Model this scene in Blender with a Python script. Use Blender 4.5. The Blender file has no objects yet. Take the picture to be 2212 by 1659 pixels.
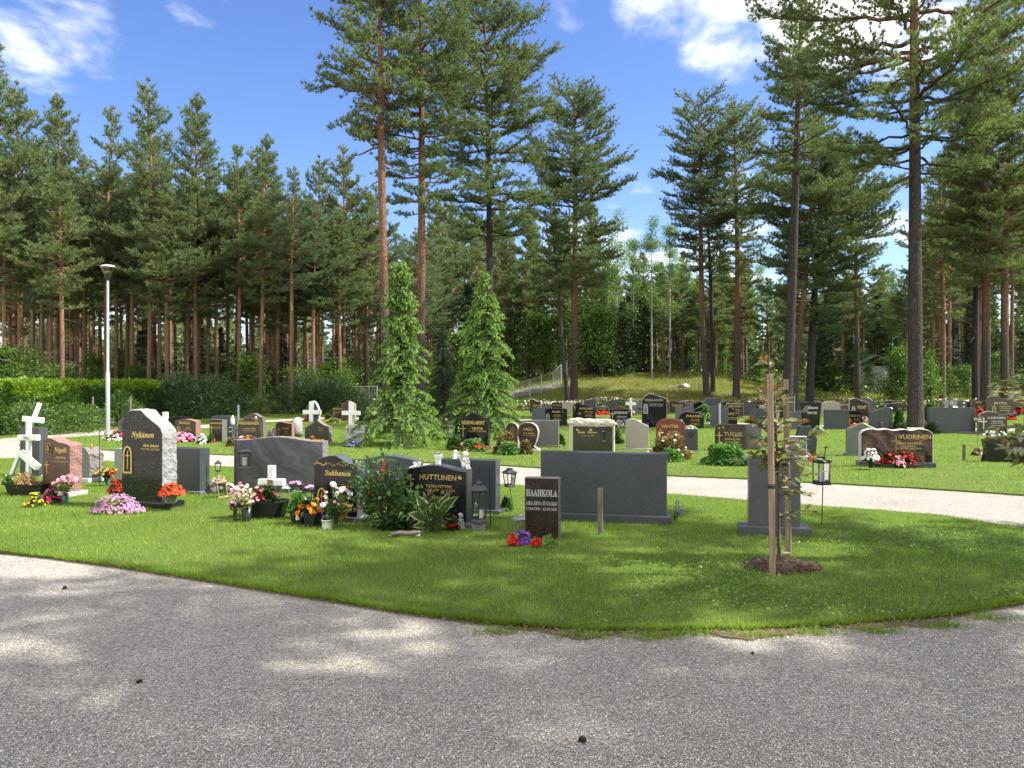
import bpy, math, random
import numpy as np
from mathutils import Vector, Matrix, noise

# ---------------------------------------------------------------- camera, sky, sun, exposure
SC = bpy.context.scene
COL = SC.collection
EYE = 1.6
FOC = 1660.0            # focal length for a picture 2212 wide
SUN_EL, SUN_AZ = math.radians(49), math.radians(-3)     # azimuth measured from +X towards +Y
cam_d = bpy.data.cameras.new('camera'); cam = bpy.data.objects.new('camera', cam_d); COL.objects.link(cam)
cam.location = (0, 0, EYE); cam.rotation_euler = (math.radians(90), 0, 0)
cam_d.sensor_width = 36; cam_d.lens = 36 * FOC / 2212; cam_d.clip_start = 0.05; cam_d.clip_end = 2000
SC.camera = cam
SC.view_settings.view_transform = 'Standard'; SC.view_settings.look = 'None'
SC.view_settings.exposure = 1.52; SC.view_settings.gamma = 1
try:
    SC.cycles.max_bounces = 8; SC.cycles.transparent_max_bounces = 12
    SC.cycles.diffuse_bounces = 4; SC.cycles.glossy_bounces = 3; SC.cycles.transmission_bounces = 6
    SC.cycles.caustics_reflective = False; SC.cycles.caustics_refractive = False
    SC.cycles.sample_clamp_indirect = 6
except Exception:
    pass

sun_l = bpy.data.lights.new('sun', 'SUN'); sun = bpy.data.objects.new('sun', sun_l); COL.objects.link(sun)
sun_l.energy = 4.2; sun_l.angle = math.radians(0.53); sun_l.color = (1.0, 0.955, 0.88)
sdir = Vector((math.cos(SUN_EL) * math.cos(SUN_AZ), math.cos(SUN_EL) * math.sin(SUN_AZ), math.sin(SUN_EL)))
sun.rotation_euler = sdir.to_track_quat('Z', 'Y').to_euler(); sun.location = (30, 0, 40)

W = bpy.data.worlds.new('World'); SC.world = W; W.use_nodes = True
wn, wl = W.node_tree.nodes, W.node_tree.links
wn.clear()
w_out = wn.new('ShaderNodeOutputWorld'); w_bg = wn.new('ShaderNodeBackground')
sky = wn.new('ShaderNodeTexSky'); sky.sky_type = 'NISHITA'; sky.sun_disc = False
sky.sun_elevation = SUN_EL; sky.sun_rotation = math.radians(90) - SUN_AZ
sky.air_density = 1.0; sky.dust_density = 0.35; sky.ozone_density = 2.2
w_bg.inputs['Strength'].default_value = 0.14
wl.new(w_bg.outputs[0], w_out.inputs[0])

def wmath(op, a, b=None, c=None, clamp=False):
    n = wn.new('ShaderNodeMath'); n.operation = op; n.use_clamp = clamp
    for i, v in enumerate((a, b, c)):
        if v is None: continue
        if isinstance(v, (int, float)): n.inputs[i].default_value = v
        else: wl.new(v, n.inputs[i])
    return n.outputs[0]

w_tc = wn.new('ShaderNodeTexCoord')
w_dir = w_tc.outputs['Generated']
def cloud_dir(px, py):
    v = Vector(((px - 1106) / FOC, 1, (829.5 - py) / FOC)); v.normalize(); return v
def cloud_blob(px, py, half_px, gain, vec=None):
    """soft cap of cloud likelihood round one direction of the sky"""
    d = wn.new('ShaderNodeVectorMath'); d.operation = 'DOT_PRODUCT'
    wl.new(w_dir, d.inputs[0]); d.inputs[1].default_value = vec or cloud_dir(px, py)
    c = math.cos(math.radians(half_px) if vec else math.atan(half_px / FOC * 0.8))
    m = wn.new('ShaderNodeMapRange'); m.interpolation_type = 'SMOOTHSTEP'; wl.new(d.outputs['Value'], m.inputs['Value'])
    m.inputs['From Min'].default_value = c; m.inputs['From Max'].default_value = 1 - (1 - c) * 0.12
    m.inputs['To Min'].default_value = 0; m.inputs['To Max'].default_value = gain
    return m.outputs[0]
blobs = [cloud_blob(*a) for a in [(90, 20, 250, .50), (1800, -40, 300, .74), (1590, 30, 230, .58), (1420, 0, 190, .52), (1960, 50, 200, .5), (1250, 0, 130, .4),
         (430, -10, 130, .42), (1400, 385, 170, .36), (1480, 105, 120, .3), (1560, 520, 260, .48), (1880, 560, 220, .42), (1320, 600, 300, .5),
         (1640, 430, 160, .4), (280, 320, 120, .3), (2160, 90, 160, .35), (380, 40, 90, .3)]]
# unseen clouds added behind and above the viewer as neutral fill light
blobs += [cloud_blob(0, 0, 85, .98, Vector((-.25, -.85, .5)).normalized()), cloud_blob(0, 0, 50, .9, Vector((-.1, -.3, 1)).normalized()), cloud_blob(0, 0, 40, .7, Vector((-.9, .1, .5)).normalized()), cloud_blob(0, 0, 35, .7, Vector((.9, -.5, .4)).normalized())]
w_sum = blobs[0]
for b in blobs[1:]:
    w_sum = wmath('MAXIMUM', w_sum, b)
# cloud noise lives on a plane high overhead: direction divided by its height
w_sep = wn.new('ShaderNodeSeparateXYZ'); wl.new(w_dir, w_sep.inputs[0])
w_zz = wmath('ADD', wmath('MAXIMUM', w_sep.outputs[2], 0.0), 0.22)
w_cmb = wn.new('ShaderNodeCombineXYZ')
wl.new(wmath('DIVIDE', w_sep.outputs[0], w_zz), w_cmb.inputs[0]); wl.new(wmath('DIVIDE', w_sep.outputs[1], w_zz), w_cmb.inputs[1])
w_noise = wn.new('ShaderNodeTexNoise'); w_noise.inputs['Scale'].default_value = 3.4; w_noise.inputs['Detail'].default_value = 7
w_noise.inputs['Roughness'].default_value = 0.6; w_noise.inputs['Distortion'].default_value = 0.25
wl.new(w_cmb.outputs[0], w_noise.inputs['Vector'])
w_dens = wmath('MULTIPLY_ADD', w_noise.outputs[0], 1.25, -0.98)
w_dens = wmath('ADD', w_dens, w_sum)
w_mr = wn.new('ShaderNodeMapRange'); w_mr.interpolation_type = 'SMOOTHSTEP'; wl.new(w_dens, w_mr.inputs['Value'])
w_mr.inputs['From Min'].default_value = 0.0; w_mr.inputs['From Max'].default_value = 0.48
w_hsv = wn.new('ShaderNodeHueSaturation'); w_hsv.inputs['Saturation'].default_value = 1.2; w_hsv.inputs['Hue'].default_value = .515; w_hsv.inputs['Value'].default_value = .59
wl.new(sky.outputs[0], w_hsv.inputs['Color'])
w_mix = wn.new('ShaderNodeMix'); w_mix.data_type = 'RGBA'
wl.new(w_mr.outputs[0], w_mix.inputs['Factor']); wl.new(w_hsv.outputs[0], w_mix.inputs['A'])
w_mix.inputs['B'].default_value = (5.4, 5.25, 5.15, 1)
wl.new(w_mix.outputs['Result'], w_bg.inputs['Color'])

# ---------------------------------------------------------------- measuring: where a spot of the photograph stands on the ground
OFF = {0: (0, 0, 1.0), 1: (0, 813.3, .1961), 2: (379.5, 813.3, .1961), 3: (759.1, 813.3, .1961),
       4: (1084.4, 813.3, .1961), 5: (1463.9, 813.3, .1961), 6: (1778.4, 813.3, .1961),
       7: (477.1, 975.9, .15197), 8: (704.8, 965.1, .2451), 9: (0, 1003.1, .1961), 10: (2006.1, 786.2, .14705)}
def D(reg, x, y):
    ox, oy, s = OFF[reg]; return ox + x * s, oy + y * s
def ground(px, py):
    Y = FOC * EYE / (py - 829.5); return Vector(((px - 1106) / FOC * Y, Y, 0))
def gp(reg, x, y):
    return ground(*D(reg, x, y))
def sp(reg, x, y, Y):
    px, py = D(reg, x, y); return Vector(((px - 1106) / FOC * Y, Y, EYE + (829.5 - py) / FOC * Y))
def m_of(zoom_px, Y, reg=1):
    return zoom_px * OFF[reg][2] / FOC * Y

def sstep(a, b, v):
    t = np.clip((np.asarray(v, float) - a) / (b - a), 0, 1); return t * t * (3 - 2 * t)
def terrain(x, y):
    x = np.asarray(x, float); y = np.asarray(y, float)
    amp = 0.25 + 2.3 * sstep(-6, 5, x) - 1.35 * sstep(13, 24, x)
    h = amp * sstep(45, 64, y) + 0.9 * sstep(64, 120, y)
    wob = 0.12 * np.sin(x * .9 + y * .3) * np.sin(y * .7 - x * .2) * sstep(46, 54, y)
    return h + wob
def tz(x, y): return float(terrain(x, y))

# ---------------------------------------------------------------- mesh helpers
def tag(o, label=None, cat=None, group=None, kind=None):
    if label: o['label'] = label
    if cat: o['category'] = cat
    if group: o['group'] = group
    if kind: o['kind'] = kind
    return o
def empty(name, label, cat, loc, rz=0.0, group=None):
    o = bpy.data.objects.new(name, None); COL.objects.link(o); o.empty_display_size = .1
    o.location = loc; o.rotation_euler = (0, 0, rz)
    return tag(o, label, cat, group)
def link_mesh(name, me, parent=None, mats=()):
    for m in mats: me.materials.append(m)
    o = bpy.data.objects.new(name, me); COL.objects.link(o)
    if parent is not None: o.parent = parent
    return o
def copy_tree(src_children, root_name, label, cat, loc, rz, scale, group):
    r = empty(root_name, label, cat, loc, rz, group); r.scale = scale
    for ch in src_children:
        c = ch.copy(); COL.objects.link(c); c.parent = r
    return r

class MB:
    """collects shapes into one mesh object"""
    def __init__(s): s.v = []; s.f = []; s.m = []; s.sm = []; s.M = Matrix.Identity(4)
    def add(s, vs, fs, mi=0, smooth=False):
        o = len(s.v); s.v += [tuple(s.M @ Vector(p)) for p in vs]
        s.f += [tuple(i + o for i in f) for f in fs]; s.m += [mi] * len(fs); s.sm += [smooth] * len(fs); return s
    def box(s, x0, x1, y0, y1, z0, z1, mi=0, bev=0.0):
        if bev <= 0:
            vs = [(x, y, z) for z in (z0, z1) for y in (y0, y1) for x in (x0, x1)]
            return s.add(vs, [(0, 2, 3, 1), (4, 5, 7, 6), (0, 1, 5, 4), (2, 6, 7, 3), (0, 4, 6, 2), (1, 3, 7, 5)], mi)
        b = bev; rings = []
        for z, i in ((z0, b), (z0 + b, 0), (z1 - b, 0), (z1, b)):
            c = b if i == 0 else 0
            X0, X1, Y0, Y1 = x0 + i, x1 - i, y0 + i, y1 - i
            rings.append([(X0 + c, Y0, z), (X1 - c, Y0, z), (X1, Y0 + c, z), (X1, Y1 - c, z), (X1 - c, Y1, z), (X0 + c, Y1, z), (X0, Y1 - c, z), (X0, Y0 + c, z)])
        vs = sum(rings, []); fs = []
        for k in range(3):
            for j in range(8): fs.append((k * 8 + j, k * 8 + (j + 1) % 8, k * 8 + 8 + (j + 1) % 8, k * 8 + 8 + j))
        fs += [tuple(range(7, -1, -1)), tuple(range(24, 32))]
        return s.add(vs, fs, mi)
    def tube(s, path, rad, n=8, mi=0, cap=True, smooth=True):
        P = [Vector(p) for p in path]
        if isinstance(rad, (int, float)): rad = [rad] * len(P)
        vs = []; up = None
        for i, p in enumerate(P):
            t = (P[min(i + 1, len(P) - 1)] - P[max(i - 1, 0)])
            t = t.normalized() if t.length > 1e-9 else Vector((0, 0, 1))
            if up is None: up = Vector((1, 0, 0)) if abs(t.x) < .9 else Vector((0, 1, 0))
            a = (up - t * up.dot(t)); a = a.normalized() if a.length > 1e-6 else t.orthogonal().normalized()
            b = t.cross(a); up = a
            for k in range(n):
                an = 2 * math.pi * k / n; vs.append(p + (a * math.cos(an) + b * math.sin(an)) * rad[i])
        fs = []
        for i in range(len(P) - 1):
            for k in range(n): fs.append((i * n + k, i * n + (k + 1) % n, (i + 1) * n + (k + 1) % n, (i + 1) * n + k))
        s.add(vs, fs, mi, smooth)
        if cap:
            s.add(vs[:n], [tuple(range(n - 1, -1, -1))], mi); s.add(vs[-n:], [tuple(range(n))], mi)
        return s
    def lathe(s, prof, n=20, mi=0, smooth=True, c=(0, 0, 0), cap=True, sx=1, sy=1, ph=0.0):
        vs = []
        for r, z in prof:
            for k in range(n):
                a = 2 * math.pi * (k / n) + ph; vs.append((c[0] + r * sx * math.cos(a), c[1] + r * sy * math.sin(a), c[2] + z))
        fs = []
        for i in range(len(prof) - 1):
            for k in range(n): fs.append((i * n + k, i * n + (k + 1) % n, (i + 1) * n + (k + 1) % n, (i + 1) * n + k))
        s.add(vs, fs, mi, smooth)
        if cap:
            s.add(vs[:n], [tuple(range(n - 1, -1, -1))], mi); s.add(vs[-n:], [tuple(range(n))], mi)
        return s
    def ell(s, c, r, mi=0, n=10, rot=None):
        m0 = s.M.copy()
        s.M = m0 @ Matrix.Translation(c) @ (rot.to_4x4() if rot else Matrix.Identity(4))
        prof = [(math.sin(math.pi * i / n) * 1.0, -math.cos(math.pi * i / n)) for i in range(n + 1)]
        prof[0] = (.02, -1); prof[-1] = (.02, 1)
        s.M = s.M @ Matrix.Diagonal((r[0], r[1], r[2], 1)); s.lathe(prof, n + 4, mi)
        s.M = m0; return s
    def prism(s, out, y0, y1, mi=0, ms=None):
        """outline in x,z extruded along y"""
        n = len(out); vs = [(x, y0, z) for x, z in out] + [(x, y1, z) for x, z in out]
        s.add(vs, [tuple(range(n)), tuple(range(2 * n - 1, n - 1, -1))], mi)
        return s.add(vs, [(i, n + i, n + (i + 1) % n, (i + 1) % n) for i in range(n)], mi if ms is None else ms)
    def build(s, name, mats, parent=None, loc=None):
        me = bpy.data.meshes.new(name); me.from_pydata(s.v, [], s.f)
        if not isinstance(mats, (list, tuple)): mats = [mats]
        for m in mats: me.materials.append(m)
        me.polygons.foreach_set('material_index', s.m); me.polygons.foreach_set('use_smooth', s.sm); me.update()
        o = bpy.data.objects.new(name, me); COL.objects.link(o)
        if parent is not None: o.parent = parent
        if loc is not None: o.location = loc
        return o

def soup_mesh(name, parts):
    """parts: list of arrays (M,k,3), k = 3 or 4; each array gets its own material slot"""
    co = np.concatenate([p.reshape(-1, 3) for p in parts]).astype(np.float32)
    sizes = np.concatenate([np.full(len(p), p.shape[1], np.int32) for p in parts])
    mi = np.concatenate([np.full(len(p), i, np.int32) for i, p in enumerate(parts)])
    me = bpy.data.meshes.new(name)
    me.vertices.add(len(co)); me.vertices.foreach_set('co', co.ravel())
    me.loops.add(len(co)); me.loops.foreach_set('vertex_index', np.arange(len(co), dtype=np.int32))
    me.polygons.add(len(sizes))
    me.polygons.foreach_set('loop_start', np.concatenate([[0], np.cumsum(sizes)[:-1]]).astype(np.int32))
    me.polygons.foreach_set('material_index', mi)
    me.update(calc_edges=True); return me
def soup(name, parts, mats, parent=None):
    parts = [(p, m) for p, m in zip(parts, mats) if len(p)]
    return link_mesh(name, soup_mesh(name, [p for p, _ in parts]), parent, [m for _, m in parts])

def unit(a): return a / np.maximum(np.linalg.norm(a, axis=-1, keepdims=True), 1e-9)
def perp(Dv, rng):
    r = rng.normal(size=Dv.shape); return unit(np.cross(Dv, r))
def leaf_quads(P, Dv, L, Wd, rng, side=None, belly=.45, fold=0.0):
    """one rhombic leaf per row: base, one edge, tip, other edge"""
    Dv = unit(Dv); S = perp(Dv, rng) if side is None else unit(side)
    L = np.broadcast_to(np.asarray(L, float).reshape(-1, 1), (len(P), 1)); Wd = np.broadcast_to(np.asarray(Wd, float).reshape(-1, 1), (len(P), 1))
    N = np.cross(Dv, S)
    mid = P + Dv * L * belly + N * (fold * L)
    return np.stack([P, mid - S * Wd * .5, P + Dv * L, mid + S * Wd * .5], 1)
def blade_tris(P, Dv, L, Wd, rng):
    Dv = unit(Dv); S = perp(Dv, rng)
    L = np.broadcast_to(np.asarray(L, float).reshape(-1, 1), (len(P), 1)); Wd = np.broadcast_to(np.asarray(Wd, float).reshape(-1, 1), (len(P), 1))
    return np.stack([P - S * Wd * .5, P + S * Wd * .5, P + Dv * L], 1)
def petal_quads(C, N, R, k, cup, rng):
    """k petals round each blossom centre C facing N"""
    N = unit(N); A = perp(N, rng); B = np.cross(N, A); out = []
    R = np.broadcast_to(np.asarray(R, float).reshape(-1, 1), (len(C), 1))
    for i in range(k):
        a = 2 * math.pi * i / k; dr = A * math.cos(a) + B * math.sin(a); tn = -A * math.sin(a) + B * math.cos(a)
        w = math.sin(math.pi / k) * 1.25
        mid = C + dr * R * .6 + N * R * cup * .5
        out.append(np.stack([C, mid - tn * R * w * .8, C + dr * R + N * R * cup, mid + tn * R * w * .8], 1))
    return np.concatenate(out)
def in_poly(px, py, poly):
    poly = np.asarray(poly, float); x0, y0 = poly[:, 0], poly[:, 1]; x1, y1 = np.roll(x0, -1), np.roll(y0, -1)
    ins = np.zeros(len(px), bool)
    for a, b, c, d in zip(x0, y0, x1, y1):
        if b == d: continue
        ins ^= ((b > py) != (d > py)) & (px < (c - a) * (py - b) / (d - b) + a)
    return ins
def catmull(pts, n=6):
    P = [np.array(p, float) for p in pts]
    if len(P) < 3: return [tuple(p) for p in P]
    out = []
    for i in range(len(P) - 1):
        a, b, c, d = P[max(i - 1, 0)], P[i], P[i + 1], P[min(i + 2, len(P) - 1)]
        for k in range(n):
            t = k / n
            out.append(tuple(.5 * (2 * b + (c - a) * t + (2 * a - 5 * b + 4 * c - d) * t * t + (3 * b - a - 3 * c + d) * t ** 3)))
    out.append(tuple(P[-1])); return out

# ---------------------------------------------------------------- materials
class NT:
    def __init__(s, name):
        s.mat = bpy.data.materials.new(name); s.mat.use_nodes = True
        s.n, s.l = s.mat.node_tree.nodes, s.mat.node_tree.links
        s.p = s.n['Principled BSDF']; s.out = s.n['Material Output']
    def node(s, t, ins=None, **kw):
        nd = s.n.new('ShaderNode' + t)
        for k, v in kw.items(): setattr(nd, k, v)
        for k, v in (ins or {}).items():
            if isinstance(v, bpy.types.NodeSocket): s.l.new(v, nd.inputs[k])
            else: nd.inputs[k].default_value = v
        return nd
    def coord(s, kind='Object'): return s.node('TexCoord').outputs[kind]
    def pos(s): return s.node('NewGeometry').outputs['Position']
    def island(s): return s.node('NewGeometry').outputs['Random Per Island']
    def noise(s, vec, scale, detail=3, rough=.55, dist=0): return s.node('TexNoise', {'Vector': vec, 'Scale': scale, 'Detail': detail, 'Roughness': rough, 'Distortion': dist}).outputs[0]
    def ramp(s, fac, stops):
        r = s.node('ValToRGB', {'Fac': fac}); e = r.color_ramp.elements
        while len(e) < len(stops): e.new(.5)
        for k, (p, c) in enumerate(stops): e[k].position = p; e[k].color = (*c, 1) if len(c) == 3 else c
        return r.outputs[0]
    def math(s, op, a, b=0.0, clamp=False): return s.node('Math', {0: a, 1: b}, operation=op, use_clamp=clamp).outputs[0]
    def mix(s, f, a, b, mode='MIX'):
        c = lambda v: (*v, 1) if isinstance(v, tuple) and len(v) == 3 else v
        return s.node('Mix', {'Factor': f, 'A': c(a), 'B': c(b)}, data_type='RGBA', blend_type=mode).outputs['Result']
    def bump(s, h, strength, dist): s.l.new(s.node('Bump', {'Height': h, 'Strength': strength, 'Distance': dist}).outputs[0], s.p.inputs['Normal'])
    def set(s, **kw):
        for k, v in kw.items():
            k = {'col': 'Base Color', 'rough': 'Roughness', 'metal': 'Metallic', 'spec': 'Specular IOR Level', 'coat': 'Coat Weight'}[k]
            if isinstance(v, bpy.types.NodeSocket): s.l.new(v, s.p.inputs[k])
            else: s.p.inputs[k].default_value = (*v, 1) if isinstance(v, tuple) else v
        return s

def plain(name, col, rough=.5, metal=0, spec=.4, var=.15, scale=30):
    t = NT(name); nz = t.noise(t.coord(), scale, 4)
    lo = tuple(c * (1 - var) for c in col); hi = tuple(min(1, c * (1 + var)) for c in col)
    t.set(col=t.ramp(nz, [(.3, lo), (.7, hi)]), rough=rough, metal=metal, spec=spec); return t.mat
def granite(name, col, rough, speck, speck_amt=.35, scale=230, spec=.5, mottled=None):
    """fine grained stone: dark and light crystals in a ground colour"""
    t = NT(name); c = t.coord()
    v = t.node('TexVoronoi', {'Vector': c, 'Scale': scale}); r = t.node('SeparateColor', {'Color': v.outputs['Color']}).outputs[0]
    lo = tuple(x * .62 for x in col)
    base = t.ramp(r, [(0, lo), (.45, col), (1 - speck_amt * .5, tuple(x * 1.18 for x in col)), (1, speck)])
    if mottled:
        base = t.mix(t.ramp(t.noise(c, 7, 5, .6, .8), [(.42, (0, 0, 0)), (.62, (1, 1, 1))]), base, mottled)
    big = t.noise(c, 3.0, 4); base = t.mix(.35, base, t.ramp(big, [(.3, (.35, .35, .35)), (.7, (.65, .65, .65))]), 'OVERLAY')
    t.set(col=base, rough=rough, spec=spec); t.bump(t.noise(c, 140, 3), .04, .002); return t.mat
def black_granite(name, flakes=.003):
    t = NT(name); c = t.coord()
    v = t.node('TexVoronoi', {'Vector': c, 'Scale': 95}); d = v.outputs['Distance']
    pick = t.node('SeparateColor', {'Color': v.outputs['Color']}).outputs[1]
    f = t.math('MULTIPLY', t.math('LESS_THAN', d, .28), t.math('GREATER_THAN', pick, 1 - flakes))
    fine = t.ramp(t.noise(c, 260, 2), [(.35, (.006, .0065, .007)), (.75, (.02, .021, .023))])
    t.set(col=t.mix(f, fine, (.32, .35, .37)), rough=.09, spec=.5); return t.mat
def swirl(name, cols, scale, rough, dist=5):
    t = NT(name); c = t.coord()
    m = t.node('Mapping', {'Vector': c, 'Scale': (.55, 1, 1.5), 'Rotation': (0, .35, 0)}).outputs[0]
    w = t.node('TexWave', {'Vector': m, 'Scale': scale, 'Distortion': dist * 2.2, 'Detail': 4, 'Detail Scale': 1.1, 'Detail Roughness': .65}).outputs[1]
    w = t.math('ADD', t.math('MULTIPLY', w, .55), t.math('MULTIPLY', t.noise(m, scale * 3, 6, .65, 1.5), .5))
    n = len(cols); col = t.ramp(w, [(.2 + .62 * i / (n - 1), x) for i, x in enumerate(cols)])
    fine = t.noise(c, 190, 3); col = t.mix(.3, col, t.ramp(fine, [(.3, (.3, .3, .3)), (.7, (.7, .7, .7))]), 'OVERLAY')
    t.set(col=col, rough=rough, spec=.45); return t.mat
def hewn(name, col, dark):
    t = NT(name); c = t.coord(); nz = t.noise(c, 22, 7, .68)
    col2 = t.mix(t.ramp(t.noise(c, 120, 3), [(.35, (0, 0, 0)), (.65, (1, 1, 1))]), dark, col)
    t.set(col=col2, rough=.75, spec=.3); t.bump(nz, .9, .03); return t.mat

def leafy(name, cols, trans=.3, rough=.5, pos_noise=0.0, spec=.3, tree=False, dry=None):
    """leaf stuff: each leaf its own shade of the plant's colour, light comes through"""
    t = NT(name); r = t.island()
    col = t.ramp(r, [(i / max(1, len(cols) - 1), c) for i, c in enumerate(cols)])
    if pos_noise:
        nz = t.noise(t.pos(), pos_noise, 3)
        col = t.mix(.5, col, t.ramp(nz, [(.3, (.3, .3, .3)), (.7, (.72, .72, .66))]), 'OVERLAY')
    if dry:
        col = t.mix(t.ramp(t.noise(t.pos(), .75, 6, .7), [(.54, (0, 0, 0)), (.74, (.75, .75, .75))]), col, dry)
    if tree:
        o = t.node('ObjectInfo').outputs['Random']
        col = t.mix(.5, col, t.ramp(o, [(0, (.36, .40, .42)), (.5, (.5, .5, .5)), (1, (.64, .6, .5))]), 'OVERLAY')
    t.set(col=col, rough=rough, spec=spec)
    tr = t.node('BsdfTranslucent', {'Color': t.mix(1.0, col, (1.25, 1.35, .6), 'MULTIPLY')})
    mx = t.node('MixShader', {0: trans, 1: t.p.outputs[0], 2: tr.outputs[0]}); t.l.new(mx.outputs[0], t.out.inputs[0]); return t.mat
def petal(name, cols, trans=.25):
    t = NT(name); col = t.ramp(t.island(), [(i / max(1, len(cols) - 1), c) for i, c in enumerate(cols)])
    t.set(col=col, rough=.55, spec=.25); tr = t.node('BsdfTranslucent', {'Color': col})
    mx = t.node('MixShader', {0: trans, 1: t.p.outputs[0], 2: tr.outputs[0]}); t.l.new(mx.outputs[0], t.out.inputs[0]); return t.mat
def bark(name, low, high, z0, z1, fur=26, plate=(.5, .42, .36)):
    """pine bark: furrowed grey-brown below, thin orange flakes higher up the stem"""
    t = NT(name); c = t.coord()
    m = t.node('Mapping', {'Vector': c, 'Scale': (1, 1, .32)}).outputs[0]
    v = t.node('TexVoronoi', {'Vector': m, 'Scale': fur}, feature='DISTANCE_TO_EDGE').outputs[0]
    nz = t.noise(m, fur * .7, 5, .65)
    z = t.node('SeparateXYZ', {0: c}).outputs[2]
    zz = t.math('ADD', z, t.math('MULTIPLY', t.math('SUBTRACT', t.noise(c, 1.2, 3), .5), 2.4))
    f = t.node('MapRange', {'Value': zz, 'From Min': z0, 'From Max': z1}).outputs[0]
    col = t.mix(f, low, high)
    groove = t.ramp(v, [(.0, (.3, .3, .3)), (.12, (1, 1, 1))])
    col = t.mix(.75, col, groove, 'MULTIPLY')
    col = t.mix(.55, col, t.ramp(nz, [(.3, (.28, .28, .28)), (.7, (.72, .72, .72))]), 'OVERLAY')
    t.set(col=col, rough=.9, spec=.15)
    t.bump(t.math('ADD', t.ramp(v, [(0, (0, 0, 0)), (.18, (1, 1, 1))]), nz), .8, .03); return t.mat
def glass(name, tint=(1, 1, 1)):
    t = NT(name); tr = t.node('BsdfTransparent', {'Color': (*tint, 1)}); gl = t.node('BsdfGlossy', {'Roughness': .03})
    fr = t.node('Fresnel', {'IOR': 1.45}).outputs[0]
    mx = t.node('MixShader', {0: t.math('ADD', fr, .04), 1: tr.outputs[0], 2: gl.outputs[0]}); t.l.new(mx.outputs[0], t.out.inputs[0]); return t.mat

def mat_gravel():
    t = NT('gravel'); p = t.pos()
    wob = t.node('VectorMath', {0: p, 1: t.node('VectorMath', {0: t.node('TexNoise', {'Vector': p, 'Scale': 60}).outputs[1], 'Scale': .006}, operation='SCALE').outputs[0]}, operation='ADD').outputs[0]
    v = t.node('TexVoronoi', {'Vector': wob, 'Scale': 110}); e = t.node('TexVoronoi', {'Vector': wob, 'Scale': 110}, feature='DISTANCE_TO_EDGE').outputs[0]
    cc = t.node('SeparateColor', {'Color': v.outputs['Color']})
    col = t.ramp(cc.outputs[0], [(0, (.18, .168, .147)), (.14, (.305, .285, .25)), (.5, (.42, .393, .345)), (.8, (.50, .47, .415)), (1, (.68, .65, .59))])
    pink = t.mix(t.math('MULTIPLY', cc.outputs[1], .16), col, (.44, .37, .32))
    gap = t.ramp(e, [(0, (.40, .38, .36)), (.14, (1, 1, 1))])
    col = t.mix(.85, pink, gap, 'MULTIPLY')
    big = t.noise(p, .8, 5, .6)
    col = t.mix(.55, col, t.ramp(big, [(.3, (.43, .42, .405)), (.7, (.62, .615, .60))]), 'OVERLAY')
    dust = t.ramp(t.noise(p, 2.2, 6, .7), [(.55, (0, 0, 0)), (.8, (.5, .5, .5))]); col = t.mix(dust, col, (.27, .225, .185))
    t.set(col=col, rough=.9, spec=.2)
    t.bump(t.math('ADD', t.ramp(e, [(0, (0, 0, 0)), (.25, (1, 1, 1))]), t.math('MULTIPLY', cc.outputs[2], .6)), .9, .006); return t.mat
def mat_lawn():
    t = NT('lawn'); p = t.pos()
    col = t.ramp(t.noise(p, 60, 5, .7), [(.3, (.05, .08, .016)), (.55, (.10, .15, .026)), (.75, (.17, .21, .045))])
    dry = t.ramp(t.noise(p, .9, 6, .65), [(.5, (0, 0, 0)), (.75, (.65, .65, .65))]); col = t.mix(dry, col, (.13, .145, .04))
    t.set(col=col, rough=.85, spec=.15); t.bump(t.noise(p, 140, 4, .7), .8, .02); return t.mat
def mat_ground():
    """forest floor and rough meadow: grass, moss, bare soil and twigs"""
    t = NT('ground'); p = t.pos()
    col = t.ramp(t.noise(p, 14, 7, .7), [(.25, (.05, .055, .018)), (.5, (.12, .13, .032)), (.72, (.2, .19, .065))])
    bare = t.ramp(t.noise(p, .22, 5, .6), [(.52, (0, 0, 0)), (.66, (1, 1, 1))]); col = t.mix(t.math('MULTIPLY', bare, .7), col, (.17, .125, .085))
    t.set(col=col, rough=.95, spec=.1); t.bump(t.noise(p, 22, 6, .7), 1.0, .08); return t.mat
def mat_soil(name='soil', base=((.02, .014, .01), (.07, .048, .034), (.16, .12, .09))):
    t = NT(name); p = t.pos()
    m = t.node('Mapping', {'Vector': p, 'Scale': (1, 2.2, 1)}).outputs[0]
    col = t.ramp(t.noise(m, 42, 7, .72), [(.3, base[0]), (.52, base[1]), (.78, base[2])])
    t.set(col=col, rough=.95, spec=.1); t.bump(t.noise(m, 42, 6, .7), 1, .02); return t.mat
def mat_wood(name, lo, hi, scale=18):
    t = NT(name); c = t.coord(); m = t.node('Mapping', {'Vector': c, 'Scale': (1, 1, .06)}).outputs[0]
    g = t.noise(m, scale * 4, 5, .6); k = t.noise(c, 5, 4)
    col = t.mix(.4, t.ramp(g, [(.3, lo), (.7, hi)]), t.ramp(k, [(.3, (.3, .3, .3)), (.7, (.7, .7, .7))]), 'OVERLAY')
    t.set(col=col, rough=.75, spec=.25); t.bump(g, .25, .003); return t.mat
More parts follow.
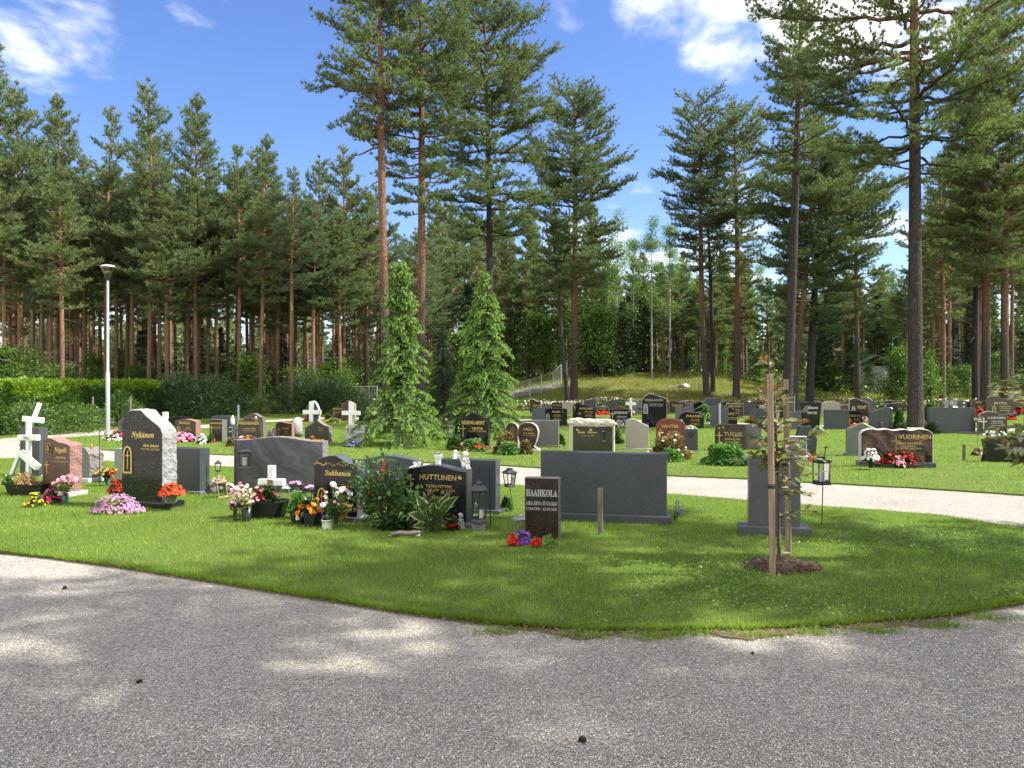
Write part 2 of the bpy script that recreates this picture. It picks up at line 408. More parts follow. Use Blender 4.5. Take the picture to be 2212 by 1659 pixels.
def mat_chainlink():
    t = NT('chain_link'); c = t.coord('UV'); s = t.node('SeparateXYZ', {0: t.coord()})
    lines = []
    for sg in (1, -1):
        a = t.math('ADD', s.outputs[0], t.math('MULTIPLY', s.outputs[2], sg)); fr = t.math('FRACT', t.math('MULTIPLY', a, 14))
        lines.append(t.math('LESS_THAN', fr, .08))
    f = t.math('MAXIMUM', lines[0], lines[1]); t.set(col=(.22, .23, .23), rough=.5, metal=.4)
    tr = t.node('BsdfTransparent'); mx = t.node('MixShader', {0: f, 1: tr.outputs[0], 2: t.p.outputs[0]}); t.l.new(mx.outputs[0], t.out.inputs[0]); return t.mat

M = dict(
    gravel=mat_gravel(), lawn=mat_lawn(), ground=mat_ground(), soil=mat_soil(), edge=mat_soil('edge_soil', ((.06, .045, .03), (.17, .135, .095), (.30, .25, .185))),
    black=black_granite('black_granite'), larvik=black_granite('flecked_black_granite', .05),
    grey=granite('grey_granite', (.11, .112, .11), .42, (.26, .26, .25)), dgrey=granite('dark_grey_granite', (.046, .052, .061), .3, (.10, .108, .118)),
    bgrey=granite('blue_grey_granite', (.066, .073, .085), .36, (.14, .15, .165)), ggrey=granite('green_grey_granite', (.12, .14, .125), .4, (.25, .27, .25)),
    light=granite('light_granite', (.40, .40, .385), .6, (.6, .6, .58)), paleg=granite('pale_green_granite', (.21, .235, .215), .5, (.4, .42, .4)),
    beige=granite('beige_granite', (.30, .28, .235), .65, (.45, .43, .38)), cream=granite('cream_stone', (.46, .43, .36), .75, (.6, .57, .5)),
    red=granite('red_granite', (.17, .062, .042), .13, (.09, .03, .025), .3, 160), pinkred=granite('brown_red_granite', (.088, .046, .037), .14, (.15, .085, .068), .4, 170),
    brown=granite('brown_granite', (.040, .030, .026), .1, (.10, .07, .055), .4, 130, mottled=(.07, .05, .042)), mahog=granite('dark_brown_granite', (.026, .018, .016), .16, (.08, .045, .036), .5, 95, mottled=(.02, .014, .013)),
    aurora=swirl('veined_brown_granite', [(.012, .01, .011), (.05, .03, .024), (.11, .065, .05), (.03, .02, .018), (.15, .09, .068)], 1.6, .12),
    wavy=swirl('swirled_blue_grey_granite', [(.062, .064, .078), (.098, .10, .115), (.078, .08, .094), (.13, .127, .135)], 1.1, .35, 4),
    inset=granite('dark_green_granite', (.035, .037, .03), .14, (.07, .072, .06), .4, 120),
    hewn_grey=hewn('hewn_grey_stone', (.36, .36, .35), (.13, .13, .13)), hewn_red=hewn('hewn_red_stone', (.31, .175, .14), (.18, .095, .075)), hewn_dark=hewn('hewn_dark_stone', (.26, .23, .21), (.08, .07, .065)),
    hewn_white=hewn('hewn_pale_stone', (.62, .61, .58), (.34, .33, .31)),
    gold=plain('gilded_lettering', (.62, .44, .16), .3, .75, .5, .1), silver=plain('silver_lettering', (.55, .57, .58), .35, .5, .5, .1), etched=plain('etched_lettering', (.30, .33, .33), .7, 0, .2, .1),
    greylet=plain('grey_lettering', (.36, .38, .38), .6, 0, .3, .1), dimgrey=plain('dim_lettering', (.085, .09, .095), .6), blacklet=plain('black_lettering', (.03, .03, .03), .5), whitelet=plain('white_lettering', (.75, .75, .73), .6),
    bronze=plain('bronze', (.30, .20, .085), .35, .7), darkbronze=plain('dark_recess', (.02, .02, .022), .4),
    white=plain('white_paint', (.78, .78, .76), .5, var=.04), ivory=plain('white_plaster', (.66, .66, .64), .6, var=.08), greystat=plain('grey_plaster', (.30, .30, .29), .8, var=.25),
    blackmetal=plain('black_metal', (.022, .022, .024), .45, .1), greymetal=plain('grey_metal', (.045, .047, .05), .5, .2), zinc=plain('zinc_metal', (.32, .33, .34), .4, .7), galv=plain('galvanised_steel', (.45, .47, .49), .42, .55, var=.08),
    brassy=plain('brass_lid', (.5, .36, .12), .3, .8), wax=plain('candle_wax', (.8, .79, .74), .5, var=.03), glass=glass('clear_glass'), lampglass=glass('lamp_glass', (.86, .84, .74)),
    stakewood=mat_wood('stake_wood', (.16, .115, .075), (.33, .25, .17)), oldwood=mat_wood('weathered_wood', (.10, .09, .075), (.2, .18, .15)), palewood=mat_wood('pale_wood', (.3, .22, .14), (.48, .36, .24)), mosswood=mat_wood('mossy_wood', (.09, .085, .04), (.17, .15, .085)),
    twig=plain('twig_bark', (.055, .038, .03), .8), deadtwig=plain('dead_twig', (.16, .13, .11), .9), plasticblack=plain('black_plastic', (.014, .014, .015), .35), plasticgreen=plain('green_plastic', (.03, .085, .085), .35), plastickgreen=plain('grey_green_plastic', (.11, .15, .1), .45), terracotta=plain('white_ceramic', (.7, .7, .68), .4),
    pine=leafy('pine_needles', [(.070, .102, .046), (.108, .148, .068), (.148, .192, .090), (.19, .235, .118)], .40, .55, tree=True),
    pineb=leafy('blue_green_pine_needles', [(.070, .104, .060), (.105, .147, .085), (.142, .19, .112), (.18, .228, .142)], .40, .55, tree=True),
    spruce=leafy('spruce_needles', [(.022, .042, .018), (.040, .070, .028), (.062, .098, .038)], .28, .5, tree=True),
    orn=leafy('garden_spruce_needles', [(.02, .045, .016), (.035, .07, .022), (.055, .10, .03)], .2, .5),
    shoot=leafy('fresh_spruce_shoots', [(.18, .31, .055), (.26, .42, .09), (.35, .51, .14)], .45, .5),
    birch=leafy('birch_leaves', [(.08, .15, .035), (.13, .21, .05), (.18, .27, .075)], .4, .45, tree=True),
    bushleaf=leafy('shrub_leaves', [(.045, .09, .018), (.08, .15, .025), (.13, .21, .04)], .4, .45, tree=True),
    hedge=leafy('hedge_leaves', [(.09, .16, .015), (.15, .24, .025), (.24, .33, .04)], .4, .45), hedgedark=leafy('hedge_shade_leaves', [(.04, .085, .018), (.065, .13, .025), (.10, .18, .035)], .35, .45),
    juniper=leafy('low_pine_needles', [(.02, .042, .018), (.035, .065, .024), (.055, .09, .032)], .2, .55), cutleaf=leafy('light_shrub_leaves', [(.06, .11, .03), (.10, .16, .045), (.16, .22, .07)], .35, .5),
    grass=leafy('lawn_grass', [(.10, .18, .022), (.16, .255, .034), (.22, .325, .05), (.30, .37, .10)], .4, .5, pos_noise=1.1, dry=(.30, .29, .10)), drygrass=leafy('dry_grass', [(.22, .18, .08), (.3, .25, .12)], .3, .6),
    meadow=leafy('meadow_grass', [(.14, .18, .035), (.22, .25, .06), (.33, .32, .12)], .4, .5, pos_noise=.3), under=leafy('undergrowth_leaves', [(.06, .105, .024), (.11, .17, .036), (.17, .25, .06)], .4, .5, pos_noise=.25),
    leaf=leafy('plant_leaves', [(.035, .085, .022), (.06, .125, .03), (.10, .18, .045)], .3, .4), leafd=leafy('dark_leaves', [(.015, .04, .014), (.03, .065, .02), (.05, .09, .028)], .22, .35), leafp=leafy('pale_leaves', [(.16, .22, .07), (.24, .30, .11), (.33, .38, .17)], .35, .4),
    bronzeleaf=leafy('bronze_leaves', [(.11, .05, .028), (.17, .10, .04), (.18, .17, .065), (.26, .24, .13)], .3, .4), redleaf=leafy('red_leaves', [(.17, .03, .02), (.27, .06, .03), (.2, .10, .04)], .4, .4), bushgreen=leafy('fresh_green_leaves', [(.06, .15, .04), (.10, .22, .06), (.16, .30, .10)], .35, .4),
    sapleaf=leafy('sapling_leaves', [(.11, .17, .065), (.16, .21, .085), (.21, .22, .10), (.24, .16, .07), (.21, .25, .14)], .35, .38), sappale=leafy('pale_sapling_leaves', [(.24, .30, .17), (.34, .36, .25), (.38, .30, .25)], .35, .35),
    clover=leafy('clover_leaves', [(.07, .13, .022), (.12, .20, .036), (.18, .27, .06)], .3, .45), dried=leafy('dried_flowers', [(.25, .14, .06), (.38, .22, .10), (.5, .3, .15)], .25, .7), gilt=leafy('dried_yellow_flowers', [(.4, .23, .05), (.55, .34, .09)], .25, .6),
    f_red=petal('red_petals', [(.45, .012, .015), (.65, .03, .02)]), f_orange=petal('orange_petals', [(.75, .2, .01), (.85, .33, .02)]), f_redor=petal('red_orange_petals', [(.5, .025, .015), (.7, .07, .025), (.75, .2, .03)]),
    f_dred=petal('dark_red_petals', [(.2, .008, .01), (.36, .02, .02), (.55, .08, .02)]), f_yellow=petal('yellow_petals', [(.8, .55, .01), (.85, .62, .05)]), f_white=petal('white_petals', [(.75, .75, .74), (.82, .81, .78)]), f_cream=petal('cream_petals', [(.72, .68, .5), (.8, .77, .62)]),
    f_pink=petal('pink_petals', [(.72, .28, .4), (.8, .5, .56), (.75, .18, .36)]), f_lpink=petal('pale_pink_petals', [(.8, .55, .55), (.78, .36, .36)]), f_mag=petal('magenta_petals', [(.45, .012, .1), (.62, .04, .2), (.35, .02, .06)]), f_lilac=petal('lilac_petals', [(.5, .22, .42), (.62, .38, .55), (.42, .16, .36)]),
    f_purple=petal('purple_petals', [(.1, .03, .28), (.2, .07, .42)]), f_blue=petal('blue_violet_petals', [(.16, .16, .42), (.26, .25, .5)]),
    bark_f=bark('forest_pine_bark', (.15, .112, .088), (.34, .19, .115), 1.0, 6.0, 22), bark_d=bark('big_pine_bark', (.058, .050, .046), (.28, .15, .09), 11.5, 17, 13), bark_m=bark('grove_pine_bark', (.085, .070, .062), (.215, .118, .076), 3.6, 7.0, 18),
    bark_g=bark('dark_pine_bark', (.056, .050, .049), (.20, .125, .09), 10, 17, 17), bark_s=bark('spruce_bark', (.09, .075, .065), (.12, .10, .085), 3, 9, 20), bark_b=bark('birch_bark', (.30, .30, .28), (.34, .33, .31), 0, 4, 9),
    link=mat_chainlink(), stoneblock=hewn('field_stone', (.5, .48, .45), (.3, .28, .26)), hut=plain('grey_boards', (.30, .32, .31), .8), hutroof=plain('mossy_roof', (.11, .115, .09), .9, var=.4, scale=6), redtape=plain('red_marking', (.7, .08, .03), .6), cone=plain('cone_scales', (.06, .038, .024), .8),
)

# ---------------------------------------------------------------- ground, gravel, lawns
def structure(name, me_or_mb, mat, label=None):
    o = me_or_mb.build(name, mat) if isinstance(me_or_mb, MB) else link_mesh(name, me_or_mb, None, [mat])
    return tag(o, label, kind='structure')
def flat_sheet(name, poly, z, mat, skirt=.04):
    b = MB(); n = len(poly); vs = [(x, y, z) for x, y in poly] + [(x, y, z - skirt) for x, y in poly]
    b.add(vs, [tuple(range(n))] + [(i, n + i, n + (i + 1) % n, (i + 1) % n) for i in range(n)])
    return structure(name, b, mat)
def grid_sheet(name, xs, ys, zf, mat):
    X, Y = np.meshgrid(xs, ys); Z = zf(X, Y); nx, ny = len(xs), len(ys)
    me = bpy.data.meshes.new(name); idx = np.arange(nx * ny).reshape(ny, nx)
    q = np.stack([idx[:-1, :-1], idx[:-1, 1:], idx[1:, 1:], idx[1:, :-1]], -1).reshape(-1, 4)
    co = np.stack([X, Y, Z], -1).reshape(-1, 3)
    me.from_pydata(co.tolist(), [], q.tolist()); me.polygons.foreach_set('use_smooth', [True] * len(q)); me.update()
    return structure(name, me, mat)

xs = np.concatenate([[-900, -400, -200, -120], np.arange(-80, 81, 2.0), [120, 200, 400, 900]])
ys = np.concatenate([[-400, -100, -40, 0, 20, 36], np.arange(40, 131, 2.0), [160, 250, 500, 1200]])
grid_sheet('ground', xs, ys, lambda x, y: terrain(x, y) - .06 + .12 * sstep(47, 50, y), M['ground'])
flat_sheet('gravel_path', [(-60, -14), (45, -14), (45, 43), (-60, 43)], -.025, M['gravel'], .02)

def gpts(lst): return [tuple(ground(a, b)[:2]) for a, b in lst]
near_edge = gpts([(0, 1190), (100, 1200), (200, 1213), (300, 1227), (400, 1243), (500, 1259), (600, 1275), (700, 1291), (800, 1307), (900, 1323), (1000, 1336), (1100, 1347), (1200, 1354), (1300, 1358),
                  (1400, 1358), (1500, 1356), (1600, 1356), (1700, 1352), (1800, 1347), (1900, 1339), (1980, 1333), (2050, 1325), (2150, 1308), (2212, 1298)])
far_edge = gpts([(2212, 1138), (2151, 1131), (2033, 1112), (1900, 1101), (1778, 1093), (1640, 1082), (1464, 1068), (1280, 1057), (1084, 1046), (940, 1035), (780, 1024), (620, 1015), (477, 1007), (350, 1001), (235, 996), (110, 992), (0, 990)])
rs = random.Random(3)
def jag(poly, amt):
    out = []
    for i, (a, b) in enumerate(zip(poly, poly[1:])):
        n = max(1, int(math.dist(a, b) / .12))
        for k in range(n):
            t = k / n; out.append((a[0] + (b[0] - a[0]) * t + rs.uniform(-amt, amt), a[1] + (b[1] - a[1]) * t + rs.uniform(-amt, amt)))
    return out + [poly[-1]]
tip = [(4.6, 5.95), (5.6, 6.45), (6.3, 7.1), (6.75, 7.8), (6.6, 8.35), (6.2, 8.55)]
lawnA = [(-16, 11.6), (-11, 9.75)] + jag(near_edge, .02) + tip + jag(far_edge, .02) + [(-15, 18.5), (-20, 19)]
flat_sheet('lawn', lawnA, 0.0, M['lawn'], .05)
near_dense = jag(near_edge, 0.0)
edge_out = [(x, y - .012 - float(sstep(-.6, .8, x) * (1 - sstep(2.6, 3.6, x))) * max(0, .07 + .07 * math.sin(x * 5.1) + .06 * math.sin(x * 13.7 + 1) + .04 * math.sin(x * 31))) for x, y in near_dense]
edge_in = [(x, y + .1) for x, y in near_edge]
flat_sheet('soil_edge', jag(edge_out, .012) + edge_in[::-1], -.012, M['edge'], .02)
B_near = gpts([(40, 960), (80, 963), (245, 972), (450, 980), (620, 986), (777, 992), (912, 998), (1083, 1004), (1280, 1016), (1464, 1027), (1617, 1033), (1798, 1043), (2000, 1054), (2212, 1068)])
B_far = gpts([(2330, 934), (2212, 932), (2112, 930), (1950, 926), (1773, 922), (1550, 916), (1340, 911), (1000, 909), (800, 906), (701, 905), (630, 909), (568, 914), (480, 922), (340, 932), (250, 939), (104, 947), (60, 953)])
lawnB = jag(B_near, .025) + [(9.6, 10.2), (13, 10.0), (20, 12), (26, 20)] + B_far
flat_sheet('lawn.001', lawnB, .001, M['lawn'], .05)
C_near = gpts([(-60, 951), (0, 946), (60, 942), (120, 936), (230, 928), (340, 922), (472, 913), (568, 907), (701, 900), (800, 901), (1000, 904), (1340, 905), (1550, 910), (1773, 916), (1950, 920), (2112, 923), (2330, 926)])
lawnC = C_near + [(30, 28), (30, 48.5), (-34, 48.5), (-34, 24)]
flat_sheet('lawn.002', lawnC, .002, M['lawn'], .05)
lawnD = [(-30, -2.5), (-8, -2.2), (8, -2.6), (30, -1.0), (30, -13.5), (-30, -13.5)]
flat_sheet('lawn.003', lawnD, .0015, M['lawn'], .05)
# asphalt lane that climbs past the end of the fence
b = MB(); lane = [(-4.0, 50.5, 54.0), (-1, 52.0, 55.5), (1.5, 53.0, 56.8), (4, 55, 59)]
for (x0, a0, c0), (x1, a1, c1) in zip(lane, lane[1:]):
    b.add([(x0, a0, tz(x0, a0) + .1), (x1, a1, tz(x1, a1) + .1), (x1, c1, tz(x1, c1) + .1), (x0, c0, tz(x0, c0) + .1)], [(0, 1, 2, 3)])
structure('asphalt_lane', b, plain('lane_asphalt', (.16, .15, .145), .9))

rng = np.random.default_rng(11)
def lumps(x, y, s, ph=0):
    return .5 + .25 * (np.sin(x * s + 1.3 * np.sin(y * s * .7 + ph)) + np.sin(y * s * 1.3 + 1.7 * np.sin(x * s * .6 + ph * 2)))
SAPLING = ground(1686, 1225); SAPLING2 = Vector((5.35, 7.0, 0))
def scatter(poly, n, x0, x1, y0, y1, fov=True, z=0.0):
    x = rng.uniform(x0, x1, n); u = rng.uniform(0, 1, n); y = y0 + (y1 - y0) * u
    k = in_poly(x, y, poly)
    if fov: k &= np.abs(x) < y * .70 + .4
    return x[k], y[k]
def grass_patch(name, poly, n, box, h, w, mat, z=0.0, label='', hole=()):
    x, y = scatter(poly, n, *box)
    for c, r in hole:
        k = np.hypot((x - c[0]), (y - c[1]) * 1.15) > r * (1 + .25 * np.sin(np.arctan2(y - c[1], x - c[0]) * 5)); x, y = x[k], y[k]
    hh = h * (.55 + .7 * rng.random(len(x))) * (.75 + .5 * lumps(x, y, 2.3))
    P = np.stack([x, y, np.full(len(x), z - .004)], 1); a = rng.uniform(0, 2 * np.pi, len(x)); t = np.abs(rng.normal(0, .55, len(x)))
    Dv = np.stack([np.cos(a) * t, np.sin(a) * t, np.ones(len(x))], 1)
    q = blade_tris(P, Dv, hh, w * (.7 + .6 * rng.random(len(x))), rng)
    o = soup(name, [q], [mat]); return tag(o, label, kind='stuff')
holes = [(SAPLING, .25), (SAPLING2, .26)]
grass_patch('grass', lawnA, 620000, (-11, 7, 4.6, 16.5), .042, .0052, M['grass'], label='short mown grass of the front lawn', hole=holes)
grass_patch('grass.001', lawnB, 330000, (-16, 20, 11, 35), .05, .012, M['grass'], label='short mown grass of the middle lawn')
grass_patch('grass.002', lawnC, 260000, (-30, 32, 22, 49), .05, .02, M['grass'], label='short mown grass of the farthest lawn')
# taller tufts along the near edge and round the stones' feet
t_idx = rng.integers(0, len(near_edge) - 1, 26000); tt = rng.random(26000)[:, None]; E_ = np.array(near_edge)
Q = E_[t_idx] * (1 - tt) + E_[t_idx + 1] * tt + np.stack([rng.normal(0, .02, 26000), np.abs(rng.normal(0, .025, 26000)) - .01], 1)
keep = (Q[:, 0] < .05 + .3 * rng.random(26000)) | (Q[:, 0] > 2.6 + .6 * rng.random(26000)) | (rng.random(26000) < .35); Q = Q[keep]; n_ = len(Q)
Dv = np.stack([rng.normal(0, .5, n_), -np.abs(rng.normal(.6, .6, n_)), np.ones(n_)], 1)
tag(soup('grass_fringe', [blade_tris(np.column_stack([Q, np.full(n_, -.008)]), Dv, .03 + .04 * rng.random(n_), .006, rng)], [M['grass']]), 'grass blades leaning over the edge of the gravel', kind='stuff')
# clods, dry blades and stray tufts on the bare strip
n_ = 2600; i_ = rng.integers(0, len(near_edge) - 1, n_); f_ = rng.random(n_)[:, None]; Q = E_[i_] * (1 - f_) + E_[i_ + 1] * f_; wgt = sstep(-.8, .6, Q[:, 0]) * (1 - sstep(2.6, 3.8, Q[:, 0])); k = rng.random(n_) < .12 + .88 * wgt; Q, wgt = Q[k], wgt[k]; n_ = len(Q)
Q = Q + np.stack([rng.normal(0, .04, n_), -np.abs(rng.normal(0, .06, n_)) * (.3 + wgt) + .03], 1); Dv = np.stack([rng.normal(0, 1, n_), rng.normal(0, 1, n_), rng.random(n_) * .7], 1)
tag(soup('dry_litter', [leaf_quads(np.column_stack([Q, np.full(n_, -.012)]), Dv, .02 + .04 * rng.random(n_), .004 + .008 * rng.random(n_), rng)], [M['drygrass']]), 'dry blades and bark flakes along the lawn edge', kind='stuff')
c_ = np.array([[ -.1, 5.0], [.45, 4.93], [.9, 4.90], [1.15, 4.97], [1.55, 4.93], [1.95, 4.98], [2.4, 5.02], [2.9, 5.12], [3.3, 5.3]]); i_ = rng.integers(0, len(c_), 1500); Q = c_[i_] + rng.normal(0, 1, (1500, 2)) * [.09, .03]
tag(soup('grass_tuft', [blade_tris(np.column_stack([Q, np.full(1500, -.02)]), np.stack([rng.normal(0, .6, 1500), rng.normal(-.2, .6, 1500), np.ones(1500)], 1), .03 + .05 * rng.random(1500), .006, rng)], [M['grass']]), 'stray grass tufts on the bare soil at the lawn edge', kind='stuff')
# clover and broad weeds to the right
x, y = scatter(lawnA, 42000, .2, 6.9, 4.9, 8.6)
k = (rng.random(len(x)) < np.clip(.15 + (lumps(x, y, 1.9, 2) - .35) * 1.6, .06, 1) * sstep(.2, 2.2, x + (6.2 - y) * .7)) & (np.hypot(x - SAPLING.x, y - SAPLING.y) > .42)
x, y = x[k], y[k]; n_ = len(x); ss = .014 + .02 * rng.random(n_) ** 2
Dv = np.stack([rng.normal(0, 1, n_), rng.normal(0, 1, n_), .15 + .5 * rng.random(n_)], 1)
Pz = np.stack([x, y, .018 + .022 * rng.random(n_)], 1)
tag(soup('clover', [leaf_quads(Pz, Dv, ss, ss * .8, rng, side=np.cross(unit(Dv), [0, 0, 1.0]))], [M['clover']]), 'clover and plantain leaves growing through the lawn', kind='stuff')
# small dry litter on the gravel: needles, chips
n_ = 420; y = 3.2 + 4 * rng.random(n_) ** 1.5; x = rng.uniform(-1, 1, n_) * y * .68; k = ~in_poly(x, y, lawnA); x, y = x[k], y[k]; n_ = len(x)
Dv = np.stack([rng.normal(0, 1, n_), rng.normal(0, 1, n_), rng.normal(0, .05, n_)], 1)
tag(soup('leaf_litter', [leaf_quads(np.stack([x, y, np.full(n_, -.019)], 1), Dv, .012 + .03 * rng.random(n_), .003 + .006 * rng.random(n_), rng, side=np.cross(unit(Dv), [0, 0, 1.0]))], [M['dried']]), 'dry needles and bark flakes lying on the gravel', kind='stuff')
# loose pebbles proud of the raked surface
n_ = 120000; y = 3.05 + 4.2 * rng.random(n_) ** 1.5; x = rng.uniform(-1, 1, n_) * y * .69; k = ~in_poly(x, y, lawnA); x, y = x[k], y[k]; n_ = len(x)
r_ = .0023 + .0032 * rng.random(n_) ** 1.9; c_ = np.stack([x, y, -.025 + r_ * .35], 1)
oct_v = np.array([[1, 0, 0], [0, 1, 0], [-1, 0, 0], [0, -1, 0], [0, 0, .75], [.7, .7, .45], [-.7, .7, .45], [-.7, -.7, .45], [.7, -.7, .45]]); oct_f = np.array([(0, 5, 4), (5, 1, 4), (1, 6, 4), (6, 2, 4), (2, 7, 4), (7, 3, 4), (3, 8, 4), (8, 0, 4)])
V = c_[:, None, :] + oct_v[None] * (r_[:, None, None] * (.7 + .6 * rng.random((n_, 9, 1))))
pebm = NT('loose_pebble'); pebm.set(col=pebm.ramp(pebm.island(), [(0, (.16, .148, .13)), (.25, (.295, .275, .242)), (.5, (.41, .383, .336)), (.8, (.50, .47, .415)), (1, (.70, .67, .61))]), rough=.85, spec=.2)
F = (np.arange(n_)[:, None, None] * 9 + oct_f[None]).reshape(-1); me = bpy.data.meshes.new('loose_pebbles'); me.vertices.add(n_ * 9); me.vertices.foreach_set('co', V.astype(np.float32).ravel()); me.loops.add(len(F)); me.loops.foreach_set('vertex_index', F.astype(np.int32)); me.polygons.add(n_ * 8); me.polygons.foreach_set('loop_start', np.arange(n_ * 8, dtype=np.int32) * 3); me.update(calc_edges=True)
tag(link_mesh('loose_pebbles', me, None, [pebm.mat]), 'small loose stones on top of the gravel path', kind='stuff')
# rough meadow on the mound
n_ = 190000; x = rng.uniform(-14, 34, n_); y = rng.uniform(46.5, 68, n_)
k = (rng.random(n_) < .25 + .9 * lumps(x, y, .8)) & (np.abs(x) < y * .7); x, y = x[k], y[k]; n_ = len(x); a = rng.uniform(0, 6.28, n_)
Dv = np.stack([np.cos(a) * .5, np.sin(a) * .5, np.ones(n_)], 1)
tag(soup('meadow_grass', [blade_tris(np.stack([x, y, terrain(x, y) + .04], 1), Dv, .12 + .3 * rng.random(n_) * lumps(x, y, .5, 1), .035, rng)], [M['meadow']]), 'tall yellowish meadow grass covering the mound', kind='stuff')
# mulch round the saplings
def mulch(name, c, r, label):
    b = MB(); rings = 7; seg = 40; vs = [(0, 0, .045)]
    rr = random.Random(int(c.x * 100))
    for i in range(1, rings + 1):
        for k in range(seg):
            a = 6.2832 * k / seg; rad = r * i / rings * (1 + .14 * math.sin(a * 3 + 1) + .07 * math.sin(a * 7) + rr.uniform(-.04, .04))
            vs.append((rad * math.cos(a) * 1.08, rad * math.sin(a) * .86, .05 * (1 - (i / rings) ** 2) + rr.uniform(0, .018) * (i < rings) - .006 * (i == rings)))
    fs = [(0, 1 + k, 1 + (k + 1) % seg) for k in range(seg)]
    for i in range(rings - 1):
        for k in range(seg): fs.append((1 + i * seg + k, 1 + (i + 1) * seg + k, 1 + (i + 1) * seg + (k + 1) % seg, 1 + i * seg + (k + 1) % seg))
    b.add(vs, fs, 0, True); o = b.build(name, M['soil'], loc=(c.x, c.y, .004)); tag(o, label, kind='structure')
    n = 1500; aa = rng.uniform(0, 6.283, n); q = r * np.sqrt(rng.random(n)) * 1.12
    P = np.stack([c.x + q * np.cos(aa) * 1.08, c.y + q * np.sin(aa) * .86, .008 + .05 * np.clip(1 - (q / r) ** 2, 0, 1) + .012 * rng.random(n)], 1)
    Dv = np.stack([rng.normal(0, 1, n), rng.normal(0, 1, n), rng.normal(0, .25, n)], 1)
    tag(soup('bark_mulch', [leaf_quads(P, Dv, .015 + .035 * rng.random(n), .006 + .01 * rng.random(n), rng)], [plain('bark_chips', (.075, .05, .036), .95, var=.6, scale=60)]), 'brown bark chips heaped round a staked sapling', kind='stuff')
mulch('soil_mound', SAPLING, .29, 'round bed of dark soil round the staked sapling'); mulch('soil_mound.001', SAPLING2, .3, 'round bed of dark soil round the right-hand sapling')

# ---------------------------------------------------------------- trees
def bez(p0, d0, L, bend, n):
    """branch path: leaves p0 along d0 and turns towards (0,0,1)*bend"""
    pts = [p0]; d = d0.copy()
    for i in range(n):
        d = d + np.array([0, 0, bend]) / n; d = d / np.linalg.norm(d); pts.append(pts[-1] + d * L / n)
    return np.array(pts)
def tuft_blades(C, Dv, n, L, w, spread, g):
    """n needles-bunch blades at each tuft"""
    P = np.repeat(C, n, 0); d = np.repeat(Dv, n, 0) + g.normal(0, spread, (len(P), 3))
    P = P + g.normal(0, L * .15, P.shape)
    return blade_tris(P, d, L * (.7 + .6 * g.random(len(P))), w * (.7 + .6 * g.random(len(P))), g)

